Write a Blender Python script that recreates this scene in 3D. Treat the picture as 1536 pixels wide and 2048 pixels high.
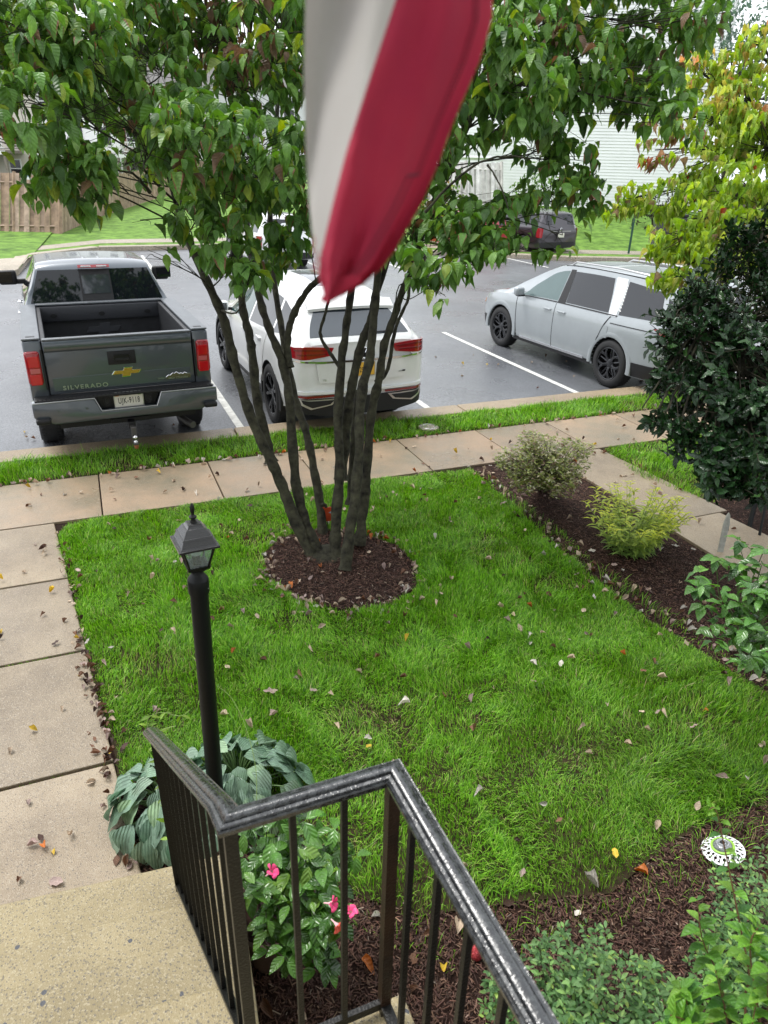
import bpy, bmesh, math, random
import numpy as np
from mathutils import Vector, Matrix
random.seed(7); RNG = np.random.default_rng(11)
S = bpy.context.scene
PI = math.pi
for o in list(bpy.data.objects): bpy.data.objects.remove(o)

# ---------------------------------------------------------------- camera
FPX, CX, CY = 1419.0, 768.0, 1024.0           # focal length in photo pixels (1536 x 2048)
PITCH, ROLL, YAW, CAMZ = math.radians(25.94), math.radians(1.50), math.radians(22.6), 3.128
Fv = np.array([math.sin(YAW)*math.cos(PITCH), math.cos(YAW)*math.cos(PITCH), -math.sin(PITCH)])
R0 = np.array([math.cos(YAW), -math.sin(YAW), 0.0]); U0 = np.cross(R0, Fv)
Rv = math.cos(ROLL)*R0 + math.sin(ROLL)*U0
Uv = -math.sin(ROLL)*R0 + math.cos(ROLL)*U0
CAM = np.array([0.0, 0.0, CAMZ])
def G(u, v, z=0.15):
    "world point of height z seen at photo pixel u, v"
    d = Fv*FPX + Rv*(u-CX) - Uv*(v-CY)
    return CAM + d*((z-CAMZ)/d[2])
def A(u, v, dep):
    "world point at distance dep along the view axis"
    d = Fv*FPX + Rv*(u-CX) - Uv*(v-CY)
    return CAM + d*(dep/FPX)
def proj(P):
    P = np.atleast_2d(P) - CAM
    z = P@Fv
    zz = np.where(np.abs(z) < 1e-6, 1e-6, z)
    return CX+FPX*(P@Rv)/zz, CY-FPX*(P@Uv)/zz, z
cd = bpy.data.cameras.new('camera'); cam = bpy.data.objects.new('camera', cd); S.collection.objects.link(cam)
cam.matrix_world = Matrix(((Rv[0], Uv[0], -Fv[0], CAM[0]), (Rv[1], Uv[1], -Fv[1], CAM[1]), (Rv[2], Uv[2], -Fv[2], CAM[2]), (0, 0, 0, 1)))
cd.sensor_fit = 'VERTICAL'; cd.sensor_height = 36; cd.sensor_width = 27
cd.lens = FPX/2048*36; cd.clip_start = 0.05; cd.clip_end = 2000
cd.dof.use_dof = True; cd.dof.focus_distance = 5.0; cd.dof.aperture_fstop = 5.6
S.camera = cam
# ---------------------------------------------------------------- sky, sun, exposure
SUN_EL, SUN_AZ = math.radians(62), math.radians(-35)
w = bpy.data.worlds.new('World'); S.world = w; w.use_nodes = True
nt = w.node_tree; nt.nodes.clear()
sky = nt.nodes.new('ShaderNodeTexSky'); sky.sky_type = 'NISHITA'; sky.sun_disc = False
sky.sun_elevation = SUN_EL; sky.sun_rotation = SUN_AZ; sky.air_density = 1.0; sky.dust_density = 3.0; sky.ozone_density = 1.0
hs = nt.nodes.new('ShaderNodeHueSaturation'); hs.inputs['Saturation'].default_value = 0.22
mixc = nt.nodes.new('ShaderNodeMix'); mixc.data_type = 'RGBA'; mixc.inputs['Factor'].default_value = 0.6
mixc.inputs['B'].default_value = (9.2, 9.6, 10.2, 1)
bg = nt.nodes.new('ShaderNodeBackground'); bg.inputs['Strength'].default_value = 0.115
ow = nt.nodes.new('ShaderNodeOutputWorld')
nt.links.new(sky.outputs['Color'], hs.inputs['Color']); nt.links.new(hs.outputs['Color'], mixc.inputs['A'])
nt.links.new(mixc.outputs['Result'], bg.inputs['Color']); nt.links.new(bg.outputs[0], ow.inputs[0])
sl = bpy.data.lights.new('sun', 'SUN'); so = bpy.data.objects.new('sun', sl); S.collection.objects.link(so)
sl.energy = 1.5; sl.angle = math.radians(22); sl.color = (1.0, 0.97, 0.92)
sd = Vector((math.sin(SUN_AZ)*math.cos(SUN_EL), math.cos(SUN_AZ)*math.cos(SUN_EL), math.sin(SUN_EL)))
so.rotation_euler = sd.to_track_quat('Z', 'Y').to_euler()
S.view_settings.view_transform = 'Standard'; S.view_settings.look = 'None'
S.view_settings.exposure = 1.05; S.view_settings.gamma = 1; S.view_settings.use_curve_mapping = False
S.render.engine = 'CYCLES'

# ---------------------------------------------------------------- helpers
COL = S.collection
def tag(o, label=None, cat=None, group=None, kind=None):
    if label: o['label'] = label
    if cat: o['category'] = cat
    if group: o['group'] = group
    if kind: o['kind'] = kind
    return o
def empty(name, loc, rz=0, label=None, cat=None, group=None):
    o = bpy.data.objects.new(name, None); COL.objects.link(o); o.empty_display_size = 0.1
    o.location = loc; o.rotation_euler = (0, 0, rz); o['base'] = 1; del o['base']
    return tag(o, label, cat, group)
def link(name, me, parent=None, mat=None):
    o = bpy.data.objects.new(name, me); COL.objects.link(o)
    if mat is not None and len(me.materials) == 0: me.materials.append(mat)
    if parent is not None: o.parent = parent
    return o
class MB:
    "collects shapes in one bmesh"
    def __init__(s): s.bm = bmesh.new()
    def _add(s, vs, fs):
        b = [s.bm.verts.new(v) for v in vs]
        out = []
        for f in fs:
            try: out.append(s.bm.faces.new([b[i] for i in f]))
            except ValueError: pass
        return b, out
    def box(s, c, d, bev=0, rot=None, seg=2, taper=None):
        x, y, z = d[0]/2, d[1]/2, d[2]/2
        vs = [Vector((a*x, b*y, e*z)) for e in (-1, 1) for b in (-1, 1) for a in (-1, 1)]
        if taper:
            for v in vs:
                if v.z > 0: v.x *= taper[0]; v.y *= taper[1]
        t = bmesh.new(); b = [t.verts.new(v) for v in vs]
        for f in ((0, 2, 3, 1), (4, 5, 7, 6), (0, 1, 5, 4), (2, 6, 7, 3), (0, 4, 6, 2), (1, 3, 7, 5)): t.faces.new([b[i] for i in f])
        if bev: bmesh.ops.bevel(t, geom=list(t.edges), offset=bev, segments=seg, affect='EDGES', profile=0.5)
        M = Matrix.Translation(c)
        if rot is not None: M = M @ (rot if isinstance(rot, Matrix) else Matrix.Rotation(rot, 4, 'Z'))
        t.transform(M); t.verts.index_update()
        s._add([v.co.copy() for v in t.verts], [[v.index for v in f.verts] for f in t.faces]); t.free()
        return s
    def prism(s, pts, z0, z1, M=None, bev=0):
        "polygon pts (x,y) extruded z0..z1, optional matrix"
        t = bmesh.new()
        lo = [t.verts.new((p[0], p[1], z0)) for p in pts]; hi = [t.verts.new((p[0], p[1], z1)) for p in pts]
        n = len(pts)
        t.faces.new(hi); t.faces.new(lo[::-1])
        for i in range(n): t.faces.new((lo[i], lo[(i+1) % n], hi[(i+1) % n], hi[i]))
        bmesh.ops.recalc_face_normals(t, faces=list(t.faces))
        if bev: bmesh.ops.bevel(t, geom=[e for e in t.edges], offset=bev, segments=2, affect='EDGES', profile=0.5)
        if M is not None: t.transform(M)
        t.verts.index_update()
        s._add([v.co.copy() for v in t.verts], [[v.index for v in f.verts] for f in t.faces]); t.free()
        return s
    def lathe(s, prof, n=24, M=None, cap=True):
        vs = []; fs = []
        for r, z in prof:
            for k in range(n): vs.append(Vector((r*math.cos(2*PI*k/n), r*math.sin(2*PI*k/n), z)))
        m = len(prof)
        for i in range(m-1):
            for k in range(n): fs.append((i*n+k, i*n+(k+1) % n, (i+1)*n+(k+1) % n, (i+1)*n+k))
        if cap:
            if prof[0][0] > 1e-4: fs.append(list(range(n))[::-1])
            if prof[-1][0] > 1e-4: fs.append([(m-1)*n+k for k in range(n)])
        if M is not None: vs = [M @ v for v in vs]
        s._add(vs, fs); return s
    def tube(s, pts, rad, n=8, cap=True, prof=None):
        pts = [Vector(p) for p in pts]
        if not hasattr(rad, '__len__'): rad = [rad]*len(pts)
        up = Vector((0, 0, 1)); vs = []; fs = []
        t0 = (pts[1]-pts[0]).normalized()
        a = t0.cross(up)
        if a.length < 1e-3: a = t0.cross(Vector((1, 0, 0)))
        a.normalize()
        for i, p in enumerate(pts):
            t = (pts[min(i+1, len(pts)-1)]-pts[max(i-1, 0)]).normalized()
            a = (a-t*a.dot(t)).normalized(); b = t.cross(a)
            for k in range(n):
                th = 2*PI*k/n; vs.append(p+(a*math.cos(th)+b*math.sin(th))*rad[i])
        for i in range(len(pts)-1):
            for k in range(n): fs.append((i*n+k, i*n+(k+1) % n, (i+1)*n+(k+1) % n, (i+1)*n+k))
        if cap: fs.append(list(range(n))[::-1]); fs.append([(len(pts)-1)*n+k for k in range(n)])
        s._add(vs, fs); return s
    def grid(s, P, flip=False, close=False):
        "P[i][j] points"
        m, n = len(P), len(P[0]); vs = [Vector(p) for r in P for p in r]; fs = []
        for i in range(m-1):
            for j in range(n-(0 if close else 1)):
                f = (i*n+j, i*n+(j+1) % n, (i+1)*n+(j+1) % n, (i+1)*n+j)
                fs.append(f[::-1] if flip else f)
        return s._add(vs, fs)
    def slab(s, P, Nrm, th):
        "grid P with thickness th along Nrm (vector) as closed shell"
        N = Vector(Nrm)*th; m, n = len(P), len(P[0])
        top = [[Vector(p)+N for p in r] for r in P]
        s.grid(top); s.grid([[Vector(p) for p in r] for r in P], flip=True)
        ring = [(0, j) for j in range(n)]+[(i, n-1) for i in range(1, m)]+[(m-1, j) for j in range(n-2, -1, -1)]+[(i, 0) for i in range(m-2, 0, -1)]
        vs = []; fs = []
        for i, j in ring: vs.append(Vector(P[i][j])); vs.append(top[i][j])
        k = len(ring)
        for i in range(k): a, b = 2*i, 2*((i+1) % k); fs.append((a, b, b+1, a+1))
        s._add(vs, fs); return s
    def build(s, name, mat, parent=None, smooth=None, label=None):
        bmesh.ops.recalc_face_normals(s.bm, faces=list(s.bm.faces))
        me = bpy.data.meshes.new(name); s.bm.to_mesh(me); s.bm.free()
        if smooth is not None:
            me.polygons.foreach_set('use_smooth', [True]*len(me.polygons))
            try: me.set_sharp_from_angle(angle=math.radians(smooth))
            except Exception: pass
        o = link(name, me, parent, mat)
        if label: o['label'] = label
        return o
def np_mesh(name, V, Q=None, T=None, cols=None, uv=None, smooth=True):
    me = bpy.data.meshes.new(name)
    V = np.asarray(V, np.float32); nq = 0 if Q is None else len(Q); ntr = 0 if T is None else len(T)
    me.vertices.add(len(V)); me.vertices.foreach_set('co', V.ravel())
    L = nq*4+ntr*3; me.loops.add(L); me.polygons.add(nq+ntr)
    li = np.concatenate([a for a in ([np.asarray(Q, np.int32).ravel()] if nq else [])+([np.asarray(T, np.int32).ravel()] if ntr else [])])
    me.loops.foreach_set('vertex_index', li)
    st = np.concatenate([np.arange(nq)*4, nq*4+np.arange(ntr)*3]).astype(np.int32)
    me.polygons.foreach_set('loop_start', st)
    me.update(calc_edges=True)
    if smooth: me.polygons.foreach_set('use_smooth', np.ones(nq+ntr, bool))
    if cols is not None:
        c = me.color_attributes.new('Col', 'FLOAT_COLOR', 'POINT')
        a = np.ones((len(V), 4), np.float32); a[:, :3] = cols; c.data.foreach_set('color', a.ravel())
    if uv is not None:
        l = me.uv_layers.new(name='UVMap'); l.data.foreach_set('uv', np.asarray(uv, np.float32)[li].ravel())
    me.validate(); return me
# ---- smooth value noise in numpy
_NG = np.random.default_rng(5).random((64, 64, 16))
def vnoise(x, y, ch=0):
    x = np.asarray(x, float); y = np.asarray(y, float)
    xi = np.floor(x).astype(int); yi = np.floor(y).astype(int); fx = x-xi; fy = y-yi
    fx = fx*fx*(3-2*fx); fy = fy*fy*(3-2*fy); g = _NG[:, :, ch]
    a = g[xi % 64, yi % 64]; b = g[(xi+1) % 64, yi % 64]; c = g[xi % 64, (yi+1) % 64]; d = g[(xi+1) % 64, (yi+1) % 64]
    return (a*(1-fx)+b*fx)*(1-fy)+(c*(1-fx)+d*fx)*fy
def inpoly(x, y, P):
    x = np.asarray(x); y = np.asarray(y); r = np.zeros(x.shape, bool); n = len(P)
    for i in range(n):
        x1, y1 = P[i][0], P[i][1]; x2, y2 = P[(i+1) % n][0], P[(i+1) % n][1]
        if y1 == y2: continue
        c = ((y1 > y) != (y2 > y)) & (x < (x2-x1)*(y-y1)/(y2-y1)+x1); r ^= c
    return r
def polydist(x, y, P):
    d = np.full(np.shape(x), 1e9); n = len(P)
    for i in range(n):
        a = np.array(P[i][:2]); b = np.array(P[(i+1) % n][:2]); e = b-a; l = max(e@e, 1e-9)
        t = np.clip(((x-a[0])*e[0]+(y-a[1])*e[1])/l, 0, 1)
        d = np.minimum(d, np.hypot(x-a[0]-t*e[0], y-a[1]-t*e[1]))
    return d

# ---------------------------------------------------------------- materials
def nodes(name):
    m = bpy.data.materials.new(name); m.use_nodes = True; nt = m.node_tree
    return m, nt, nt.nodes['Principled BSDF'], nt.nodes['Material Output']
def N(nt, t, **k):
    n = nt.nodes.new(t)
    for a, b in k.items():
        if a in n.inputs.keys(): n.inputs[a].default_value = b
        else: setattr(n, a, b)
    return n
def plain(name, c, rough=0.5, metal=0.0, spec=0.5, coat=0.0, emit=None, noise=0, nscale=20, bump=0, bscale=100, dirt=None):
    m, nt, p, out = nodes(name)
    p.inputs['Base Color'].default_value = (*c, 1); p.inputs['Roughness'].default_value = rough
    p.inputs['Metallic'].default_value = metal; p.inputs['Specular IOR Level'].default_value = spec; p.inputs['Coat Weight'].default_value = coat
    p.inputs['Coat Roughness'].default_value = 0.05
    if emit: p.inputs['Emission Color'].default_value = (*emit[0], 1); p.inputs['Emission Strength'].default_value = emit[1]
    tc = N(nt, 'ShaderNodeTexCoord')
    if noise:
        n = N(nt, 'ShaderNodeTexNoise', Scale=nscale, Detail=6.0, Roughness=0.6)
        r = N(nt, 'ShaderNodeMapRange'); r.inputs['From Min'].default_value = 0.3; r.inputs['From Max'].default_value = 0.7
        mx = N(nt, 'ShaderNodeMix', data_type='RGBA')
        mx.inputs['A'].default_value = (*[max(0, a*(1-noise)) for a in c], 1)
        mx.inputs['B'].default_value = (*(dirt if dirt else [min(1, a*(1+noise)) for a in c]), 1)
        nt.links.new(tc.outputs['Object'], n.inputs['Vector']); nt.links.new(n.outputs['Fac'], r.inputs['Value'])
        nt.links.new(r.outputs[0], mx.inputs['Factor']); nt.links.new(mx.outputs['Result'], p.inputs['Base Color'])
    if bump:
        n2 = N(nt, 'ShaderNodeTexNoise', Scale=bscale, Detail=4.0); b = N(nt, 'ShaderNodeBump', Strength=bump, Distance=0.01)
        nt.links.new(tc.outputs['Object'], n2.inputs['Vector']); nt.links.new(n2.outputs['Fac'], b.inputs['Height']); nt.links.new(b.outputs[0], p.inputs['Normal'])
    return m
def paint(name, c, metal=0.0, rough=0.35):
    "car paint, clear coated, with a film of rain drops and road dirt"
    m, nt, p, out = nodes(name)
    p.inputs['Roughness'].default_value = rough; p.inputs['Metallic'].default_value = metal
    p.inputs['Coat Weight'].default_value = 1.0; p.inputs['Coat Roughness'].default_value = 0.06
    tc = N(nt, 'ShaderNodeTexCoord')
    v = N(nt, 'ShaderNodeTexVoronoi', Scale=90.0); nt.links.new(tc.outputs['Object'], v.inputs['Vector'])
    r = N(nt, 'ShaderNodeMapRange'); r.inputs['From Min'].default_value = 0.0; r.inputs['From Max'].default_value = 0.3; r.inputs['To Min'].default_value = 1; r.inputs['To Max'].default_value = 0
    nt.links.new(v.outputs['Distance'], r.inputs['Value'])
    b = N(nt, 'ShaderNodeBump', Strength=0.12, Distance=0.002); nt.links.new(r.outputs[0], b.inputs['Height'])
    nt.links.new(b.outputs[0], p.inputs['Coat Normal'])
    n = N(nt, 'ShaderNodeTexNoise', Scale=3.0, Detail=7.0, Roughness=0.65); nt.links.new(tc.outputs['Object'], n.inputs['Vector'])
    r2 = N(nt, 'ShaderNodeMapRange'); r2.inputs['From Min'].default_value = 0.35; r2.inputs['From Max'].default_value = 0.75
    nt.links.new(n.outputs['Fac'], r2.inputs['Value'])
    mx = N(nt, 'ShaderNodeMix', data_type='RGBA'); mx.inputs['A'].default_value = (*c, 1)
    mx.inputs['B'].default_value = (*[a*0.86+0.012 for a in c], 1)
    nt.links.new(r2.outputs[0], mx.inputs['Factor']); nt.links.new(mx.outputs['Result'], p.inputs['Base Color'])
    return m
def leafmat(name, trans=0.35, rough=0.45, veins=9.0, rib=False, vein_amt=0.35, spec=0.4, brown=0.0):
    "leaf coloured by its own colour attribute, veins from the UV, light passing through"
    m, nt, p, out = nodes(name)
    at = N(nt, 'ShaderNodeAttribute', attribute_name='Col')
    uv = N(nt, 'ShaderNodeUVMap'); sep = N(nt, 'ShaderNodeSeparateXYZ'); nt.links.new(uv.outputs[0], sep.inputs[0])
    ab = N(nt, 'ShaderNodeMath', operation='ABSOLUTE'); nt.links.new(sep.outputs['Y'], ab.inputs[0])
    m1 = N(nt, 'ShaderNodeMath', operation='MULTIPLY'); m1.inputs[1].default_value = 0.35; nt.links.new(ab.outputs[0], m1.inputs[0])
    s1 = N(nt, 'ShaderNodeMath', operation='SUBTRACT'); nt.links.new(sep.outputs['X'], s1.inputs[0]); nt.links.new(m1.outputs[0], s1.inputs[1])
    m2 = N(nt, 'ShaderNodeMath', operation='MULTIPLY'); m2.inputs[1].default_value = veins*2*PI; nt.links.new(ab.outputs[0] if rib else s1.outputs[0], m2.inputs[0])
    c1 = N(nt, 'ShaderNodeMath', operation='COSINE'); nt.links.new(m2.outputs[0], c1.inputs[0])
    # midrib
    mr = N(nt, 'ShaderNodeMapRange'); mr.inputs['From Min'].default_value = 0.0; mr.inputs['From Max'].default_value = 0.09; mr.inputs['To Min'].default_value = 1; mr.inputs['To Max'].default_value = 0
    nt.links.new(ab.outputs[0], mr.inputs['Value'])
    lit = N(nt, 'ShaderNodeMix', data_type='RGBA', blend_type='MIX')
    hsv = N(nt, 'ShaderNodeHueSaturation', Value=1.7, Saturation=0.8); nt.links.new(at.outputs['Color'], hsv.inputs['Color'])
    mf = N(nt, 'ShaderNodeMath', operation='MULTIPLY'); mf.inputs[1].default_value = vein_amt; nt.links.new(mr.outputs[0], mf.inputs[0])
    nt.links.new(mf.outputs[0], lit.inputs['Factor']); nt.links.new(at.outputs['Color'], lit.inputs['A']); nt.links.new(hsv.outputs['Color'], lit.inputs['B'])
    tc = N(nt, 'ShaderNodeNewGeometry'); nz = N(nt, 'ShaderNodeTexNoise', Scale=28.0, Detail=5.0); nt.links.new(tc.outputs['Position'], nz.inputs['Vector'])
    r = N(nt, 'ShaderNodeMapRange'); r.inputs['From Min'].default_value = 0.35; r.inputs['From Max'].default_value = 0.7; r.inputs['To Min'].default_value = 0.78; r.inputs['To Max'].default_value = 1.22
    nt.links.new(nz.outputs['Fac'], r.inputs['Value'])
    h2 = N(nt, 'ShaderNodeHueSaturation'); nt.links.new(lit.outputs['Result'], h2.inputs['Color']); nt.links.new(r.outputs[0], h2.inputs['Value'])
    colout = h2.outputs['Color']
    if brown:
        # scorched margins: towards the tip and the edge, broken up by noise
        ad = N(nt, 'ShaderNodeMath', operation='ADD'); nt.links.new(sep.outputs['X'], ad.inputs[0]); nt.links.new(ab.outputs[0], ad.inputs[1])
        ad2 = N(nt, 'ShaderNodeMath', operation='MULTIPLY_ADD'); ad2.inputs[1].default_value = 0.9
        n3 = N(nt, 'ShaderNodeTexNoise', Scale=22.0, Detail=6.0); nt.links.new(tc.outputs['Position'], n3.inputs['Vector'])
        nt.links.new(n3.outputs['Fac'], ad2.inputs[0]); nt.links.new(ad.outputs[0], ad2.inputs[2])
        r3 = N(nt, 'ShaderNodeMapRange'); r3.inputs['From Min'].default_value = 2.12-brown; r3.inputs['From Max'].default_value = 2.2-brown
        nt.links.new(ad2.outputs[0], r3.inputs['Value'])
        mb = N(nt, 'ShaderNodeMix', data_type='RGBA'); mb.inputs['B'].default_value = (0.22, 0.11, 0.06, 1)
        nt.links.new(r3.outputs[0], mb.inputs['Factor']); nt.links.new(colout, mb.inputs['A']); colout = mb.outputs['Result']
    nt.links.new(colout, p.inputs['Base Color'])
    bp = N(nt, 'ShaderNodeBump', Strength=0.5 if rib else 0.35, Distance=0.004); nt.links.new(c1.outputs[0], bp.inputs['Height']); nt.links.new(bp.outputs[0], p.inputs['Normal'])
    p.inputs['Roughness'].default_value = rough; p.inputs['Specular IOR Level'].default_value = spec
    tr = N(nt, 'ShaderNodeBsdfTranslucent')
    h3 = N(nt, 'ShaderNodeHueSaturation', Saturation=1.15, Value=1.5); h3.inputs['Hue'].default_value = 0.485
    nt.links.new(colout, h3.inputs['Color']); nt.links.new(h3.outputs['Color'], tr.inputs['Color'])
    ms = N(nt, 'ShaderNodeMixShader'); ms.inputs[0].default_value = trans
    nt.links.new(p.outputs[0], ms.inputs[1]); nt.links.new(tr.outputs[0], ms.inputs[2]); nt.links.new(ms.outputs[0], out.inputs[0])
    return m
def concrete(name, c1, c2, specks=140.0, dark=(0.05, 0.05, 0.06), light=(0.62, 0.55, 0.42), blotch=1.1, thr=0.12, rough=0.6, stones=0.0, wet=0.0):
    "exposed aggregate concrete: stains, light grains, dark grains, pitted relief"
    m, nt, p, out = nodes(name); tc = N(nt, 'ShaderNodeTexCoord'); V = tc.outputs['Object']
    oi = N(nt, 'ShaderNodeObjectInfo'); addv = N(nt, 'ShaderNodeVectorMath', operation='ADD')
    sc = N(nt, 'ShaderNodeVectorMath', operation='SCALE'); sc.inputs['Scale'].default_value = 37.0
    cmb = N(nt, 'ShaderNodeCombineXYZ')
    for i in range(3): nt.links.new(oi.outputs['Random'], cmb.inputs[i])
    nt.links.new(cmb.outputs[0], sc.inputs[0]); nt.links.new(V, addv.inputs[0]); nt.links.new(sc.outputs[0], addv.inputs[1]); V2 = addv.outputs[0]
    n = N(nt, 'ShaderNodeTexNoise', Scale=blotch, Detail=8.0, Roughness=0.68); nt.links.new(V2, n.inputs['Vector'])
    r = N(nt, 'ShaderNodeMapRange'); r.inputs['From Min'].default_value = 0.33; r.inputs['From Max'].default_value = 0.67; nt.links.new(n.outputs['Fac'], r.inputs['Value'])
    mx = N(nt, 'ShaderNodeMix', data_type='RGBA'); mx.inputs['A'].default_value = (*c1, 1); mx.inputs['B'].default_value = (*c2, 1); nt.links.new(r.outputs[0], mx.inputs['Factor'])
    # slab to slab change of value
    hv = N(nt, 'ShaderNodeHueSaturation'); rr = N(nt, 'ShaderNodeMapRange'); rr.inputs['To Min'].default_value = 0.86; rr.inputs['To Max'].default_value = 1.12
    nt.links.new(oi.outputs['Random'], rr.inputs['Value']); nt.links.new(rr.outputs[0], hv.inputs['Value']); nt.links.new(mx.outputs['Result'], hv.inputs['Color'])
    v = N(nt, 'ShaderNodeTexVoronoi', Scale=specks); nt.links.new(V2, v.inputs['Vector'])
    sp = N(nt, 'ShaderNodeSeparateColor'); nt.links.new(v.outputs['Color'], sp.inputs[0])
    g1 = N(nt, 'ShaderNodeMath', operation='GREATER_THAN'); g1.inputs[1].default_value = 1-thr*1.5; nt.links.new(sp.outputs[0], g1.inputs[0])
    g2 = N(nt, 'ShaderNodeMath', operation='GREATER_THAN'); g2.inputs[1].default_value = 1-thr; nt.links.new(sp.outputs[1], g2.inputs[0])
    a1 = N(nt, 'ShaderNodeMath', operation='MULTIPLY'); a1.inputs[1].default_value = 0.55; nt.links.new(g1.outputs[0], a1.inputs[0])
    a2 = N(nt, 'ShaderNodeMath', operation='MULTIPLY'); a2.inputs[1].default_value = 0.6; nt.links.new(g2.outputs[0], a2.inputs[0])
    x1 = N(nt, 'ShaderNodeMix', data_type='RGBA'); x1.inputs['B'].default_value = (*light, 1); nt.links.new(a1.outputs[0], x1.inputs['Factor']); nt.links.new(hv.outputs['Color'], x1.inputs['A'])
    x2 = N(nt, 'ShaderNodeMix', data_type='RGBA'); x2.inputs['B'].default_value = (*dark, 1); nt.links.new(a2.outputs[0], x2.inputs['Factor']); nt.links.new(x1.outputs['Result'], x2.inputs['A'])
    col = x2.outputs['Result']
    if stones:
        vs = N(nt, 'ShaderNodeTexVoronoi', Scale=38.0); nt.links.new(V2, vs.inputs['Vector'])
        s2 = N(nt, 'ShaderNodeSeparateColor'); nt.links.new(vs.outputs['Color'], s2.inputs[0])
        q1 = N(nt, 'ShaderNodeMath', operation='GREATER_THAN'); q1.inputs[1].default_value = 1-stones; nt.links.new(s2.outputs[0], q1.inputs[0])
        dl = N(nt, 'ShaderNodeMath', operation='LESS_THAN'); dl.inputs[1].default_value = 0.33; nt.links.new(vs.outputs['Distance'], dl.inputs[0])
        qq = N(nt, 'ShaderNodeMath', operation='MULTIPLY'); nt.links.new(q1.outputs[0], qq.inputs[0]); nt.links.new(dl.outputs[0], qq.inputs[1])
        x3 = N(nt, 'ShaderNodeMix', data_type='RGBA'); x3.inputs['B'].default_value = (0.06, 0.062, 0.070, 1); nt.links.new(qq.outputs[0], x3.inputs['Factor']); nt.links.new(col, x3.inputs['A']); col = x3.outputs['Result']
    nt.links.new(col, p.inputs['Base Color'])
    p.inputs['Roughness'].default_value = rough
    if wet:
        rw = N(nt, 'ShaderNodeMapRange'); rw.inputs['From Min'].default_value = 0.35; rw.inputs['From Max'].default_value = 0.65; rw.inputs['To Min'].default_value = rough-wet; rw.inputs['To Max'].default_value = rough+0.1
        nw = N(nt, 'ShaderNodeTexNoise', Scale=0.7, Detail=5.0); nt.links.new(V2, nw.inputs['Vector']); nt.links.new(nw.outputs['Fac'], rw.inputs['Value']); nt.links.new(rw.outputs[0], p.inputs['Roughness'])
    b = N(nt, 'ShaderNodeBump', Strength=0.5, Distance=0.004); nt.links.new(v.outputs['Distance'], b.inputs['Height'])
    nb = N(nt, 'ShaderNodeTexNoise', Scale=6.0, Detail=6.0); nt.links.new(V2, nb.inputs['Vector'])
    b2 = N(nt, 'ShaderNodeBump', Strength=0.25, Distance=0.02); nt.links.new(nb.outputs['Fac'], b2.inputs['Height']); nt.links.new(b.outputs[0], b2.inputs['Normal']); nt.links.new(b2.outputs[0], p.inputs['Normal'])
    return m
def attrmat(name, rough=0.5, spec=0.4, trans=0.0, nscale=0, metal=0):
    m, nt, p, out = nodes(name); at = N(nt, 'ShaderNodeAttribute', attribute_name='Col')
    col = at.outputs['Color']
    if nscale:
        tc = N(nt, 'ShaderNodeTexCoord'); n = N(nt, 'ShaderNodeTexNoise', Scale=nscale, Detail=5.0); nt.links.new(tc.outputs['Object'], n.inputs['Vector'])
        r = N(nt, 'ShaderNodeMapRange'); r.inputs['From Min'].default_value = 0.3; r.inputs['From Max'].default_value = 0.7; r.inputs['To Min'].default_value = 0.6; r.inputs['To Max'].default_value = 1.4
        h = N(nt, 'ShaderNodeHueSaturation'); nt.links.new(n.outputs['Fac'], r.inputs['Value']); nt.links.new(r.outputs[0], h.inputs['Value']); nt.links.new(col, h.inputs['Color']); col = h.outputs['Color']
    nt.links.new(col, p.inputs['Base Color']); p.inputs['Roughness'].default_value = rough; p.inputs['Specular IOR Level'].default_value = spec; p.inputs['Metallic'].default_value = metal
    if trans:
        t = N(nt, 'ShaderNodeBsdfTranslucent'); h3 = N(nt, 'ShaderNodeHueSaturation', Saturation=1.1, Value=1.4); nt.links.new(col, h3.inputs['Color']); nt.links.new(h3.outputs['Color'], t.inputs['Color'])
        ms = N(nt, 'ShaderNodeMixShader'); ms.inputs[0].default_value = trans; nt.links.new(p.outputs[0], ms.inputs[1]); nt.links.new(t.outputs[0], ms.inputs[2]); nt.links.new(ms.outputs[0], out.inputs[0])
    return m
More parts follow.
